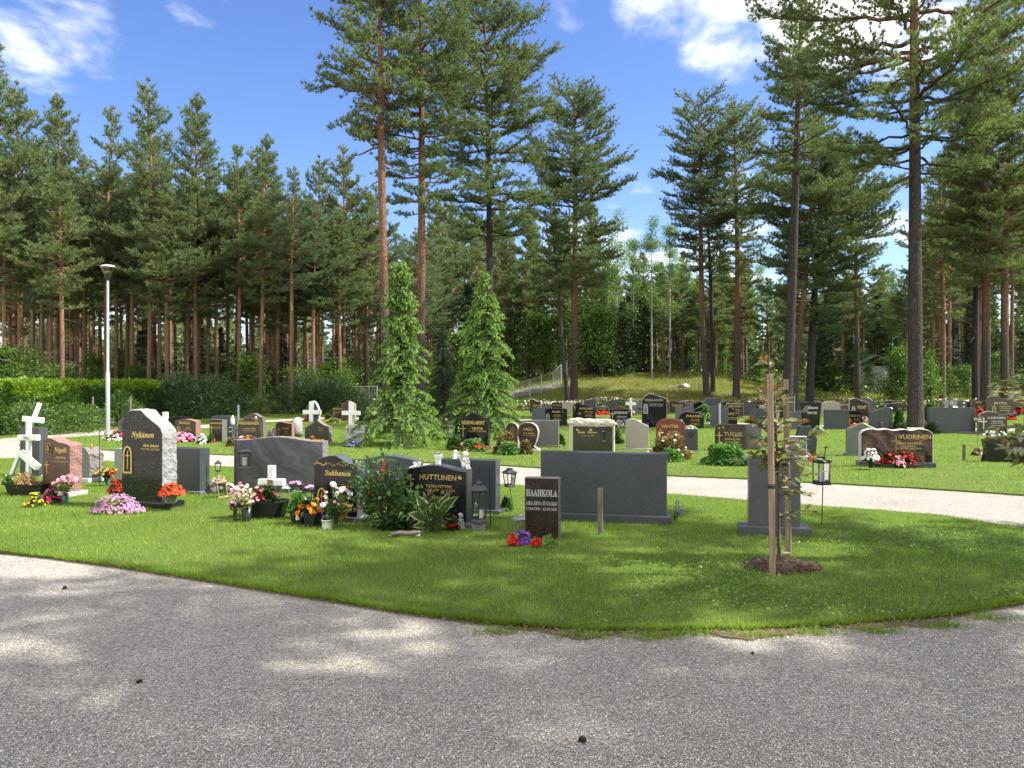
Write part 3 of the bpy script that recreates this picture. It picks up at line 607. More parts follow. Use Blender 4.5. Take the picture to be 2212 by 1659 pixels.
def pine(seed, H, r, cb, Lmax, bark_m, leaf_m, tuft_n=7, blade=(.17, .030), dens=1.0, shape='cone', lean=(0, 0), nb=None, low=(), dead=14, wob=.012, twigstep=.2, up=.0, sway=0.0, side=.5, wh=1.0):
    """Scots pine: bare stem, whorls of limbs whose outer halves carry flat sprays of needle bunches"""
    R_ = random.Random(seed); g = np.random.default_rng(seed)
    seg = 18; tr = MB(); ph = R_.uniform(0, 6)
    def stem(z):
        t = z / H
        return np.array([lean[0] * t ** .9 + wob * H * math.sin(t * 4.5 + ph) * t + sway * math.sin(t * 3.1), lean[1] * t + wob * H * math.cos(t * 3.7 + ph) * t, z])
    def rad(z):
        t = z / H; return r * (1.0 - .55 * t - .38 * t ** 3) * (1 + .35 * math.exp(-z / .35)) + .008
    zz = [-.25, .0, .15, .4] + [H * (.06 + .94 * i / seg) for i in range(seg + 1)]
    tr.tube([stem(max(z, 0)) if z > 0 else np.array([0, 0, z]) for z in zz], [rad(max(z, 0)) for z in zz], 10, 0)
    C, Dd = [], []
    def limb(z, az, L, elev, bend, thick, fol=.42, side=side, droop=0):
        d0 = np.array([math.cos(az) * math.cos(elev), math.sin(az) * math.cos(elev), math.sin(elev)])
        n = max(4, int(L / .4)); p = bez(stem(z), d0, L, bend, n)
        p[1:-1] += g.normal(0, .035 * min(L, 2), p[1:-1].shape)
        tr.tube(p, [max(.006, thick * (1 - .85 * i / n)) for i in range(n + 1)], 5, 0, cap=False)
        s = L * fol
        while s < L:
            f = s / L * n; i = min(int(f), n - 1); q = p[i] + (p[i + 1] - p[i]) * (f - i); t = p[i + 1] - p[i]; t = t / np.linalg.norm(t)
            sd = np.cross(t, [0, 0, 1]); sd = sd / max(1e-6, np.linalg.norm(sd))
            for sg in (-1, 1):
                if R_.random() > .88 * dens: continue
                tl = side * L * (1 - .72 * (s / L)) * R_.uniform(.55, 1.15) + .12
                dd = t * .75 + sd * sg * R_.uniform(.5, 1) + np.array([0, 0, R_.uniform(-.12, .32) - droop]); dd /= np.linalg.norm(dd)
                m = max(1, int(tl / .19))
                for k in range(m):
                    a = (k + .8) / m
                    C.append(q + dd * tl * a + np.array([0, 0, .12 * tl * a * a]) + g.normal(0, .03, 3)); Dd.append(dd * .8 + np.array([0, 0, .75 + up]) + g.normal(0, .18, 3))
                if tl > .55: tr.tube([q, q + dd * tl * .95 + np.array([0, 0, .1 * tl])], [.010, .004], 3, 0, cap=False)
            C.append(q + np.array([0, 0, .03])); Dd.append(t * .5 + np.array([0, 0, .9]))
            s += twigstep * R_.uniform(.75, 1.25)
        C.append(p[-1]); Dd.append(p[-1] - p[-2] + np.array([0, 0, .1]))
    z = cb * H; az = R_.uniform(0, 6)
    while z < H * .985:
        t = max(0.0, (z / H - cb) / (1 - cb))
        if shape == 'cone': prof = (.55 + 1.0 * t if t < .3 else .85 * (1 - (t - .3) / .7) ** .75 + .05)
        elif shape == 'round': prof = .35 + .65 * math.sin(min(1, t * 1.08) * 2.5 + .25) if t < .95 else .28
        else: prof = .5 + .5 * math.sin(t * 2.7 + .2)
        k = nb or R_.choice([3, 4, 4, 5]); wf = R_.choice([.65, .85, 1.0, 1.0, 1.1, 1.15])
        for i in range(k):
            az += 2.4 + R_.uniform(-.5, .5)
            L = max(.25, Lmax * prof * (wf if t < .85 else 1.0) * R_.uniform(.55, 1.18))
            el = math.radians(-6 + (48 if shape == 'cone' else 30) * t ** 1.4 + R_.uniform(-9, 9)); limb(z + R_.uniform(-.12, .12), az, L, el, .35 + (.2 if shape == 'cone' else -.05) * t, .018 + .014 * L, .28 if t > .3 else .38)
        z += R_.choice([.32, .38, .46, .55, .7]) * wh
    for _ in range(5): C.append(stem(H) + g.normal(0, .05, 3)); Dd.append(np.array([0, 0, 1.0]) + g.normal(0, .2, 3))
    for spec in low: limb(*spec)
    for i in range(dead):        # dead twigs on the stem
        z = H * R_.uniform(cb * .35, cb * 1.0); a = R_.uniform(0, 6.28); L = R_.uniform(.3, 1.5)
        p = bez(stem(z), np.array([math.cos(a), math.sin(a), R_.uniform(-.25, .2)]), L, R_.uniform(-.5, .3), 4)
        tr.tube(p, [.014, .011, .008, .006, .003], 4, 1, cap=False)
    C, Dd = np.array(C), unit(np.array(Dd))
    q = tuft_blades(C, Dd, tuft_n + 3, blade[0] * .86, blade[1], .62, g)
    trunk = tr.build('trunk', [bark_m, M['deadtwig']]); crown = soup('crown', [q], [leaf_m])
    return trunk, crown

def spruce(seed, H, r, R0, leaf_m, dens=1.0, base=.04, power=.85):
    R_ = random.Random(seed); g = np.random.default_rng(seed); tr = MB()
    tr.tube([(0, 0, -.2), (0, 0, H * .5), (0, 0, H)], [r, r * .55, .01], 8, 0)
    P, Dv = [], []; z = base * H
    while z < H * .985:
        t = z / H; k = 6
        for i in range(k):
            a = R_.uniform(0, 6.283); L = R0 * (1 - t) ** power * R_.uniform(.7, 1.12) + .08
            p = bez(np.array([0, 0, z]), np.array([math.cos(a), math.sin(a), .15 - .35 * (1 - t)]), L, .25, 5)
            tr.tube(p, [.018, .015, .012, .008, .006, .003], 3, 0, cap=False)
            n = max(4, int(L / .085 * dens)); u = g.uniform(.12, 1, n); f = u * 5; ii = np.minimum(f.astype(int), 4)
            q = p[ii] + (p[ii + 1] - p[ii]) * (f - ii)[:, None]; ax = unit(p[ii + 1] - p[ii]); sd = np.cross(ax, [0, 0, 1.0])
            sg = g.choice([-1, 1], n)[:, None]
            for h in range(2):
                P.append(q + g.normal(0, .03, q.shape)); Dv.append(ax * .6 + sd * sg * g.uniform(.2, 1, (n, 1)) + np.array([0, 0, -.42]) + g.normal(0, .22, q.shape)); sg = -sg
        z += max(.10, .30 * (1 - t * .6) * H / 9)
    P = np.concatenate(P); Dv = np.concatenate(Dv); s = H / 9
    q = leaf_quads(P, Dv, (.30 * (.6 + .7 * g.random(len(P)))) * (.6 + .4 * s), .085 * (.6 + .4 * s), g, belly=.35)
    return tr.build('trunk', [M['bark_s']]), soup('crown', [q], [leaf_m])

def leafy_tree(seed, H, r, cb, Rmax, bark_m, leaf_m, n=5200, leaf=(.11, .08), stems=1, slim=1.0):
    """birch or aspen: pale stem, rising limbs, thin cloud of separate leaves in clumps"""
    R_ = random.Random(seed); g = np.random.default_rng(seed); tr = MB(); C = []
    for s in range(stems):
        lx = R_.uniform(-.05, .05) * H + (s * .12); ly = R_.uniform(-.03, .03) * H
        st = lambda z, lx=lx, ly=ly, s=s: np.array([lx * z / H + s * .2 * min(z, 1), ly * z / H, z])
        tr.tube([st(H * i / 8) - np.array([0, 0, .2 if i == 0 else 0]) for i in range(9)], [r * (1 - .9 * i / 8) + .006 for i in range(9)], 7, 0)
        for i in range(int(26 / stems)):
            t = R_.uniform(0, 1); z = H * (cb + (1 - cb) * t); a = R_.uniform(0, 6.28); L = Rmax * (1.05 - .75 * t) * R_.uniform(.5, 1.1)
            p = bez(st(z), np.array([math.cos(a), math.sin(a), .7 * slim]), L, .2, 5); tr.tube(p, [.02, .016, .012, .009, .006, .003], 4, 0, cap=False)
            for k in range(2, 6):
                C.append(p[k]); C.append(p[k] + g.normal(0, .25, 3) * L / Rmax - np.array([0, 0, .1]))
        C.append(st(H))
    C = np.array(C); k = g.integers(0, len(C), n); P = C[k] + g.normal(0, 1, (n, 3)) * np.array([.26, .26, .22]) * (Rmax / 1.6) ** .5
    Dv = g.normal(0, 1, (n, 3)) + np.array([0, 0, -.5])
    return tr.build('trunk', [bark_m]), soup('crown', [leaf_quads(P, Dv, leaf[0] * (.6 + .7 * g.random(n)), leaf[1], g)], [leaf_m])

def plant_tree(parts, name, label, cat, loc, rz=0, scale=1.0, group=None):
    if not parts[0].get('used'):
        r = empty(name, label, cat, loc, rz, group)
        for p in parts: p.parent = r; p['used'] = 1
    else:
        r = copy_tree(parts, name, label, cat, loc, rz, (1, 1, 1), group)
    r.scale = (scale, scale, scale) if isinstance(scale, (int, float)) else scale
    return r
def at(px, Y):  # a ground spot Y metres ahead, seen at column px
    X = (px - 1106) / FOC * Y; return (X, Y, tz(X, Y) + (.04 if Y > 47 else 0) - .02)

BD, FINE = (.19, .026), (.17, .026)
# --- the tall pines standing free among the graves
def solo(label, px, Y, seed, H, r, cb, Lmax, bk, **kw):
    kw.setdefault('blade', (.19, .034)); kw.setdefault('side', .58); kw['twigstep'] = .165; kw['tuft_n'] = kw.get('tuft_n', 9) + 1; Lmax *= 1.08
    return plant_tree(pine(seed, H, r, cb, Lmax, bk, kw.pop('leaf', M['pine']), **kw), 'pine_tree', label, 'pine tree', at(px, Y), 0, 1.0, 'tall pines among the graves')
solo('tall orange-barked pine behind the left garden spruce, long drooping limbs on its left', 838, 30, 101, 22, .185, .50, 2.4, M['bark_m'], shape='dome', nb=4, lean=(-.45, 0), tuft_n=9, wob=.004, twigstep=.17,
     low=[(12.4, 3.3, 2.1, -.15, -.5, .05, .45, .35, .25), (10.9, 3.25, 2.0, -.1, -.8, .045, .55, .4, .4), (13.2, 3.0, 3.0, .0, .1, .06, .4, .4), (10.2, .6, 1.3, -.2, .1, .03, .5), (9.6, 2.7, 1.5, -.3, -.3, .03, .5, .5, .2), (12.6, .3, 2.1, .1, .2, .05)], dead=6)
solo('tall straight pine with patchy orange bark between the two garden spruces', 907, 32, 102, 22, .185, .40, 2.2, M['bark_m'], shape='dome', nb=4, lean=(.15, 0), tuft_n=9, wob=.004, twigstep=.17,
     low=[(14.0, .25, 3.2, .05, .25, .06, .45, .4), (9.2, 3.6, 1.5, -.1, 0, .03, .4), (8.6, .3, 1.9, -.3, .4, .035, .4), (9.8, .1, 2.4, -.15, .3, .04, .5), (8.0, 5.6, 1.3, -.2, .2, .03, .4)], dead=6)
solo('tall dark-stemmed pine behind the right garden spruce, full crown', 1062, 38, 103, 22.5, .18, .40, 3.0, M['bark_g'], shape='dome', nb=5, lean=(-.35, 0), tuft_n=9, wob=.005, dead=10)
solo('straight pine with an orange stem and round crown at the foot of the mound', 1240, 50, 104, 20.2, .24, .38, 3.1, M['bark_m'], shape='round', nb=5, tuft_n=9, wob=.004, dead=10, lean=(.05, 0), low=[(12.5, 3.4, 2.8, .5, .9, .06), (12.3, .2, 2.9, .6, .6, .05)])
solo('thin leaning pine just left of the straight orange-stemmed pine', 1228, 49, 105, 13, .13, .55, 1.5, M['bark_g'], shape='dome', nb=3, lean=(-1.2, .2), tuft_n=8, dead=8)
solo('left pine of the tall pair on the mound, paler crown', 1527, 51, 106, 20.0, .21, .42, 2.7, M['bark_m'], shape='round', leaf=M['pineb'], nb=4, lean=(-.75, 0), tuft_n=8, dead=10, dens=.85)
solo('slender pine close behind the left pine of the mound pair', 1540, 53, 107, 16.5, .15, .5, 2.0, M['bark_g'], shape='dome', nb=3, tuft_n=8, dead=10, lean=(-.3, 0))
solo('right pine of the tall pair on the mound, pale yellowish crown', 1590, 51, 108, 19.6, .23, .40, 2.6, M['bark_m'], shape='round', nb=4, lean=(.1, 0), tuft_n=9, dead=10, dens=.9)
solo('dark-stemmed pine leaning to the right behind the sapling stakes', 1698, 36, 109, 21.0, .25, .55, 2.35, M['bark_g'], shape='cone', nb=5, lean=(.82, 0), tuft_n=10, dead=8, wob=.003)
solo('orange-stemmed pine close to the right of the leaning dark pine', 1712, 43, 110, 16.5, .20, .42, 2.9, M['bark_m'], shape='round', nb=5, lean=(1.3, 0), tuft_n=9, dead=10)
solo('dark-stemmed pine with a dense low crown right of the leaning pine', 1748, 44, 111, 15.2, .24, .30, 2.9, M['bark_g'], shape='round', nb=5, lean=(.6, 0), tuft_n=9, dead=10)
solo('pine with a pale orange stem on the far edge of the graves', 1852, 50, 112, 15.5, .17, .42, 2.5, M['bark_m'], shape='dome', nb=4, tuft_n=9, dead=10, lean=(0, 0))
solo('largest pine, thick furrowed dark trunk rising out of the frame', 1978, 29, 113, 23, .265, .42, 4.3, M['bark_d'], shape='dome', nb=3, lean=(-.1, 0), tuft_n=11, wob=.002, dead=5, twigstep=.16, dens=.9,
     low=[(9.6, 3.5, 2.9, -.5, .1, .07, .5, .4), (10.6, 2.9, 1.8, -.2, .3, .05, .4), (12.3, .15, 3.6, .25, -.5, .08, .55, .4, .2), (11.6, 6.0, 2.0, -.1, .2, .04, .4), (9.8, 5.9, 2.3, -.2, .2, .05, .5, .4, .1), (13.6, .3, 5.2, .25, .05, .09, .35, .35), (14.0, 3.0, 3.2, -.35, .1, .08, .4)])
solo('reddish pine by the right edge of the picture in front of the hut', 2128, 44, 114, 19.5, .26, .38, 3.0, M['bark_m'], shape='dome', nb=4, tuft_n=9, dead=10)
solo('dark pine touching the reddish pine on its left side', 2108, 46, 115, 18.5, .20, .4, 2.5, M['bark_g'], shape='cone', nb=4, tuft_n=9, dead=10)
solo('rightmost orange pine at the picture edge', 2172, 43, 116, 20.5, .22, .36, 3.0, M['bark_m'], shape='dome', nb=4, tuft_n=9, dead=10)
solo('pine with a dark crown behind the largest trunk', 2036, 52, 117, 16.5, .18, .35, 2.6, M['bark_f'], shape='cone', nb=4, tuft_n=8, dead=10)

# --- the forest: shared kinds, each tree an object of its own
FP = [pine(200 + i, 16.0, .135, [.44, .39, .47, .42, .50, .38][i], [2.6, 2.4, 2.3, 2.7, 2.1, 2.4][i], M['bark_f'], [M['pine'], M['pineb'], M['pine'], M['pine'], M['pineb'], M['pine']][i], shape='cone', tuft_n=7, blade=(.23, .040), dead=26, lean=([.1, -.2, .15, 0, .25, -.1][i], 0), wob=.008, twigstep=.17, side=.58) for i in range(6)]
FAR = [pine(230 + i, 14.0, .13, .38, 2.3, M['bark_f'], M['pine'], shape='cone', tuft_n=7, blade=(.28, .06), dead=10, twigstep=.26, nb=4) for i in range(2)]
SPR = [spruce(260 + i, 9.0, .10, [1.7, 1.4, 1.9][i], M['spruce']) for i in range(3)]
BIR = [leafy_tree(280 + i, 13, .09, .42, 1.7, M['bark_b'], M['birch'], n=5200) for i in range(3)]
YNG = [leafy_tree(290 + i, 3.2, .025, .12, 1.0, M['twig'], M['bushleaf'], n=2600, leaf=(.10, .07), stems=2) for i in range(2)]
rf = random.Random(77); placed = []
def forest_pine(px, Y, top=None, k=None, fam=FP, lab='orange-stemmed pine of the dense forest behind the hedge', grp='pines of the dense forest on the left'):
    k = rf.randrange(len(fam)) if k is None else k
    H0 = 16.0 if fam is FP else 14.0; x, y, z = at(px, Y)
    h = (EYE + (829.5 - top) / FOC * Y - z) if top is not None else H0 * rf.uniform(.85, 1.12)
    s = h / H0; w = s * rf.uniform(.9, 1.1) if top is None else max(.85, s * .95)
    plant_tree(fam[k], 'forest_pine', lab, 'pine tree', (x, y, z), rf.uniform(0, 6.28), (w, w, s), grp); placed.append((x, y))
FG = 'front trees of the dense forest'
for px, Y, top, lab in [(-14, 35, 95, 'tallest pine at the left picture edge, orange stem'), (45, 38, 185, 'pine with a narrow pointed top near the left picture edge'), (122, 43, 208, 'pine with a thin top right of the narrow-topped edge pine'), (228, 41, 232, 'pine rising directly above the street lamp'),
                        (330, 47, 178, 'tallest thin-topped pine right of the street lamp'), (322, 40, 262, 'fuller pine in front of the tallest thin-topped one'), (428, 44, 208, 'bluish pine with a long pointed top in the left forest'), (578, 45, 296, 'pine with a double pointed top in the left forest'),
                        (545, 50, 335, 'pine half hidden behind the double-topped pine'), (680, 50, 338, 'low-topped pine near the right end of the left forest'), (742, 46, 322, 'orange-stemmed pine at the right end of the left forest')]:
    forest_pine(px, Y, top, lab=lab, grp=FG)
for px, Y in [(13, 37), (70, 41), (91, 44), (111, 40), (134, 37), (155, 46), (180, 43), (250, 42), (274, 44), (284, 41), (342, 41), (361, 40), (403, 43), (423, 41), (448, 44), (471, 43), (516, 42), (563, 41), (586, 45), (599, 44), (627, 41), (656, 46), (675, 43), (688, 44), (735, 44), (795, 47), (815, 52)]:
    forest_pine(px, Y, top=rf.uniform(300, 420) + max(0, px - 450) * .25)
def fill(n, x0, x1, y0, y1, fn, gap):
    c = 0
    for _ in range(n * 40):
        if c >= n: break
        y = rf.uniform(y0, y1); x = rf.uniform(x0, x1)
        if abs(x) > y * .74 or any((x - a) ** 2 + (y - b) ** 2 < gap * gap for a, b in placed): continue
        fn(1106 + x / y * FOC, y); placed.append((x, y)); c += 1
fill(86, -45, -4, 46, 74, lambda px, Y: forest_pine(px, Y, top=rf.uniform(360, 470) + max(0, px - 500) * .3), 1.5)
GC = 'pines standing behind the mound'
fill(34, -8, 12, 62, 92, lambda px, Y: forest_pine(px, Y, top=(rf.uniform(395, 480) if px < 1010 else rf.uniform(450, 530) if px < 1290 else rf.uniform(545, 610)), fam=FAR, lab='slim pine of the wood behind the mound', grp=GC), 1.9)
fill(30, 12, 24, 58, 92, lambda px, Y: forest_pine(px, Y, top=rf.uniform(540, 620), fam=FAR, lab='slim pine of the wood behind the mound', grp=GC), 1.9)
GR = 'pines of the wood on the right'
fill(40, 27, 62, 55, 88, lambda px, Y: forest_pine(px, Y, top=(rf.uniform(270, 480) if px > 2010 else rf.uniform(560, 640)), k=rf.randrange(6), lab='pine of the shaded wood on the right', grp=GR), 1.9)
def add_sp(px, Y, top, lab='dark young spruce in the undergrowth of the wood', grp='young spruces in the wood'):
    x, y, z = at(px, Y); s = (EYE + (829.5 - top) / FOC * Y - z) / 9.0
    plant_tree(rf.choice(SPR), 'spruce_tree', lab, 'spruce tree', (x, y, z), rf.uniform(0, 6.28), (s * .8 + .2, s * .8 + .2, s), grp)
fill(46, -6, 46, 58, 84, lambda px, Y: add_sp(px, Y, rf.uniform(600, 740)), 1.3)
fill(22, -34, -3, 46, 66, lambda px, Y: add_sp(px, Y, rf.uniform(690, 775)), 1.0)
add_sp(1392, 62, 610, 'tall dark spruce right of the birches behind the mound', 'tall spruces'); add_sp(1345, 60, 650, 'dark spruce left of the birches behind the mound', 'tall spruces')
GB = 'birches behind the mound'
for px, Y, top in [(1330, 60, 455), (1408, 58, 480), (1447, 59, 490), (1365, 63, 520), (1310, 62, 540), (1300, 60, 560), (1478, 72, 560), (1650, 74, 560), (1905, 76, 590), (1930, 64, 600), (1500, 70, 600), (2075, 70, 520)]:
    x, y, z = at(px, Y); s = (EYE + (829.5 - top) / FOC * Y - z) / 13
    plant_tree(rf.choice(BIR), 'birch_tree', 'pale-stemmed birch with light green leaves behind the mound', 'birch tree', (x, y, z), rf.uniform(0, 6.28), s, GB)
GY = 'young leafy trees at the forest edge'
def add_yng(px, Y, h):
    x, y, z = at(px, Y); s = h / 3.2
    plant_tree(rf.choice(YNG), 'young_tree', 'young leafy tree with light green leaves at the edge of the wood', 'young tree', (x, y, z), rf.uniform(0, 6.28), (s * 1.25, s * 1.25, s), GY)
for px, Y, h in [(20, 36, 3.0), (60, 37, 3.4), (95, 38, 2.6), (150, 39, 2.4), (205, 41, 2.0), (300, 41, 2.4), (390, 42, 2.2), (500, 43, 2.6), (525, 42, 3.4), (560, 45, 2), (640, 44, 2), (700, 46, 2.6), (760, 46, 3), (800, 48, 2.5), (870, 52, 3), (930, 55, 3), (1150, 62, 5), (1180, 64, 5.5), (1210, 62, 4.5), (1270, 60, 6),
                 (1300, 59, 5), (1345, 62, 5), (1000, 60, 5), (1090, 64, 5), (1480, 64, 3), (1560, 66, 3), (1640, 62, 2.6), (1800, 58, 2.2), (1850, 60, 3), (1925, 50, 3.2), (1950, 50, 3.8), (1995, 52, 3.8), (2010, 51, 3), (2050, 54, 2.4), (2090, 53, 2.4), (2160, 54, 3), (1880, 56, 2), (1760, 60, 2)] + [(rf.uniform(-20, 830), rf.uniform(42, 50), rf.uniform(1.4, 3.2)) for _ in range(34)]:
    add_yng(px, Y, h)
# trees outside the frame that shade the path and lawn
SHADE = [(8.6, 2.0), (11.8, 3.7), (14.2, 6.4), (10.4, -.2), (16.5, 1.8), (13.2, -3.6), (7.2, -4.5), (13.6, .9)]
SH = [pine(320 + i, 18, .2, .45, 2.7, M['bark_m'], M['pine'], shape='dome', tuft_n=8, nb=4, dead=6, blade=(.22, .05), twigstep=.17, wh=[2.1, 1.7][i]) for i in range(2)]
for i, (x, y) in enumerate(SHADE):
    plant_tree(SH[i % 2], 'pine_tree', 'pine standing beside the near path outside the view', 'pine tree', (x, y, -.02), rf.uniform(0, 6), rf.uniform(.9, 1.08), 'pines beside the near path')
for i, (x, y) in enumerate([(-26, -24), (-19, -27), (-13, -25), (-7, -27), (-2, -24), (4, -26), (10, -24), (17, -25)]):
    plant_tree(FP[i % 6], 'pine_tree', 'pine standing beyond the path behind the viewer', 'pine tree', (x, y, -.05), rf.uniform(0, 6), rf.uniform(.9, 1.1), 'pines behind the viewer')
# undergrowth that fills the wood's floor
g_ = np.random.default_rng(5); n_ = 60000
x = g_.uniform(-52, 60, n_); y = g_.uniform(40, 84, n_)
lim = np.where(x < -3, 41 - .02 * x, np.where(x < 20, 61, 52))
k = (y > lim + 2 * lumps(x, y, .6)) & (np.abs(x) < y * .74) & (g_.random(n_) < .2 + 1.1 * lumps(x, y, .55, 1)); x, y = x[k], y[k]; n_ = len(x)
hh = g_.random(n_) ** 1.3 * (.4 + 1.5 * lumps(x, y, .45, 3))
tag(soup('undergrowth', [leaf_quads(np.stack([x, y, terrain(x, y) + .05 + hh], 1), g_.normal(0, 1, (n_, 3)) + [0, -.2, .2], .16 + .16 * g_.random(n_), .09 + .07 * g_.random(n_), g_)], [M['under']]), 'leafy undergrowth on the floor of the wood', kind='stuff')

# --- the two garden spruces with lime green tips, and the weeping one
def garden_spruce(name, label, loc, H, prof, seed, drop=.35, lime=1.0, rr=.07, layers=None):
    R_ = random.Random(seed); g = np.random.default_rng(seed); tr = MB()
    tr.tube([(0, 0, -.1), (.03, 0, H * .4), (-.03, 0, H * .75), (0, 0, H)], [rr, rr * .7, rr * .4, .008], 8, 0)
    P, Dv, SP, SD = [], [], [], []
    zs = [p[0] for p in prof]; rsv = [p[1] for p in prof]; z = .06 * H
    while z < H:
        t = z / H; Rz = float(np.interp(t, zs, rsv)); tier = R_.choice([.55, .8, 1.0, 1.15]); a0 = R_.uniform(0, 6.28); nbr = 7 if t < .85 else 4
        for i in range(nbr):
            a = a0 + i * 6.283 / nbr + R_.uniform(-.3, .3); L = Rz * tier * R_.uniform(.62, 1.12) + .05
            p = bez(np.array([0, 0, z]), np.array([math.cos(a), math.sin(a), .45]), L * 1.08, -1.25 if L > .3 else .4, 6)
            tr.tube(p, [.016, .013, .011, .009, .007, .005, .003], 4, 0, cap=False)
            n = max(12, int(L / .0075)); u = g.uniform(.06, 1, n) ** .75; f = u * 6; ii = np.minimum(f.astype(int), 5)
            q = p[ii] + (p[ii + 1] - p[ii]) * (f - ii)[:, None]; ax = unit(p[ii + 1] - p[ii]); sd = np.cross(ax, [0, 0, 1.0]) * g.choice([-1, 1], n)[:, None]
            tl = (.05 + .30 * L * (1 - u * .8))[:, None] * g.uniform(.4, 1.2, (n, 1))
            td = unit(ax * .75 + sd * .8 + np.array([0, 0, -drop]) + g.normal(0, .15, q.shape))
            for m in range(4):
                P.append(q + td * tl * (m + .2) / 4); Dv.append(td + g.normal(0, .4, q.shape))
            kk = g.random(n) < lime * (.12 + .6 * u); SP.append((q + td * tl)[kk]); SD.append((td * .6 + np.array([0, 0, -.45]) + g.normal(0, .25, q.shape))[kk])
            SP.append(p[-1:]); SD.append(p[-1:] - p[-2:-1])
        z += (.115 + .07 * R_.random()) * (1 - .45 * t)
    P, Dv, SP, SD = map(np.concatenate, (P, Dv, SP, SD))
    q = leaf_quads(P, Dv, .060 * (.7 + .6 * g.random(len(P))), .011, g, belly=.4)
    Q = np.concatenate([leaf_quads(SP + g.normal(0, .010, SP.shape), SD + g.normal(0, .25, SD.shape), .070 * (.6 + .7 * g.random(len(SP))), .014, g, belly=.5) for _ in range(4)])
    r = empty(name, label, 'spruce tree', loc, 0, None)
    tr.build('trunk', [M['bark_s']], r); soup('crown', [q], [M['orn'] if lime else M['spruce']], r)
    if lime: soup('new_shoots', [Q], [M['shoot']], r)
    return r
pxm = lambda p, Y: p / FOC * Y
Y1, Y2 = 20.2, 22.5
pr1 = [(0, 132), (.07, 126), (.14, 95), (.2, 70), (.3, 54), (.42, 60), (.5, 48), (.6, 54), (.7, 38), (.8, 36), (.9, 22), (.96, 14), (1, 3)]
pr2 = [(0, 130), (.08, 118), (.16, 90), (.26, 68), (.36, 70), (.46, 58), (.55, 66), (.64, 42), (.74, 42), (.84, 24), (.92, 10), (1, 2)]
garden_spruce('garden_spruce', 'taller slender garden spruce with lime green tips, left of the two', (pxm(866 - 1106, Y1), Y1, 0), pxm(968 - 578, Y1), [(a, pxm(b, Y1)) for a, b in pr1], 41)
garden_spruce('garden_spruce', 'garden spruce with lime green tips behind the black arched headstone, right of the two', (pxm(1046 - 1106, Y2), Y2, 0), pxm(952 - 592, Y2), [(a, pxm(b, Y2)) for a, b in pr2], 42)
garden_spruce('weeping_spruce', 'dark weeping spruce standing between the two lime-tipped spruces', (pxm(958 - 1106, 33), 33, 0), pxm(895 - 688, 33), [(0, pxm(60, 33)), (.2, pxm(45, 33)), (.5, pxm(26, 33)), (.8, pxm(16, 33)), (1, .05)], 43, drop=1.2, lime=0)

# the wood goes on and on: what shows between the stems as one dark mass
g_ = np.random.default_rng(8); n_ = 90000
a = g_.uniform(-.80, .80, n_); rd = 92 + 40 * g_.random(n_); x = rd * np.sin(a) * 1.1; y = rd * np.cos(a)
top = 8.5 + 3.5 * np.sin(a * 37) * np.sin(a * 91 + 1) + 2 * np.sin(a * 211)
hh = g_.random(n_) ** .8 * top
tag(soup('distant_woods', [leaf_quads(np.stack([x, y, terrain(x, y) + hh], 1), g_.normal(0, 1, (n_, 3)) + [0, 0, .3], .7 + .6 * g_.random(n_), .35 + .25 * g_.random(n_), g_)], [M['pine']]), 'dark mass of the wood far behind the stems', kind='stuff')

# ---------------------------------------------------------------- lettering
def style_txt(s, st):
    if st == 's': return s, []
    out, dots = '', []
    for ch in s:
        base = {'Ä': 'A', 'Ö': 'O', 'ä': 'a', 'ö': 'o'}.get(ch, ch)
        if base != ch: dots.append((len(out), base.isupper()))
        if st == 'b': o = {'U': 0x1D400, 'l': 0x1D41A, 'd': 0x1D7CE}
        else: o = {'U': 0x1D468, 'l': 0x1D482, 'd': 0x1D7CE}
        if 'A' <= base <= 'Z': base = chr(o['U'] + ord(base) - 65)
        elif 'a' <= base <= 'z': base = chr(o['l'] + ord(base) - 97)
        elif '0' <= base <= '9': base = chr(o['d'] + ord(base) - 48)
        out += base
    return out, dots
def text_tris(s, st='s', space=1.0):
    def geo(t):
        c = bpy.data.curves.new('t', 'FONT'); c.body = t; c.size = 1; c.resolution_u = 2; c.space_character = space
        c.offset = .012 if st == 's' else (.004 if 'T' in s else .016)
        o = bpy.data.objects.new('t', c); me = bpy.data.meshes.new_from_object(o)
        v = [(q.co.x, q.co.y) for q in me.vertices]; f = [tuple(p.vertices) for p in me.polygons]
        bpy.data.objects.remove(o); bpy.data.curves.remove(c); bpy.data.meshes.remove(me); return v, f
    t, dots = style_txt(s, st); v, f = geo(t)
    for i, ch in enumerate(s if st == 'b' else ''):      # the thin bars of serif capitals, cut a little deeper
        if ch in 'HA':
            w0 = max([q[0] for q in geo(t[:i])[0]] + [0]) if i else 0; w1 = max(q[0] for q in geo(t[:i + 1])[0]); m = (w0 + w1) / 2 + .02; z, hw_ = (.315, .2) if ch == 'H' else (.20, .16)
            k = len(v); v += [(m - hw_, z, .002), (m + hw_, z, .002), (m + hw_, z + .07, .002), (m - hw_, z + .07, .002)]; f.append((k, k + 1, k + 2, k + 3))
    for i, up in dots:
        w0 = max([q[0] for q in geo(t[:i])[0]] + [0]) if i else 0; w1 = max(q[0] for q in geo(t[:i + 1])[0]); m = (w0 + w1) / 2 + (.06 if st == 'i' else 0); z = .76 if up else .56
        for dx in (-.12, .06):
            k = len(v); v += [(m + dx, z), (m + dx + .09, z), (m + dx + .09, z + .09), (m + dx, z + .09)]; f.append((k, k + 1, k + 2, k + 3))
    return v, f

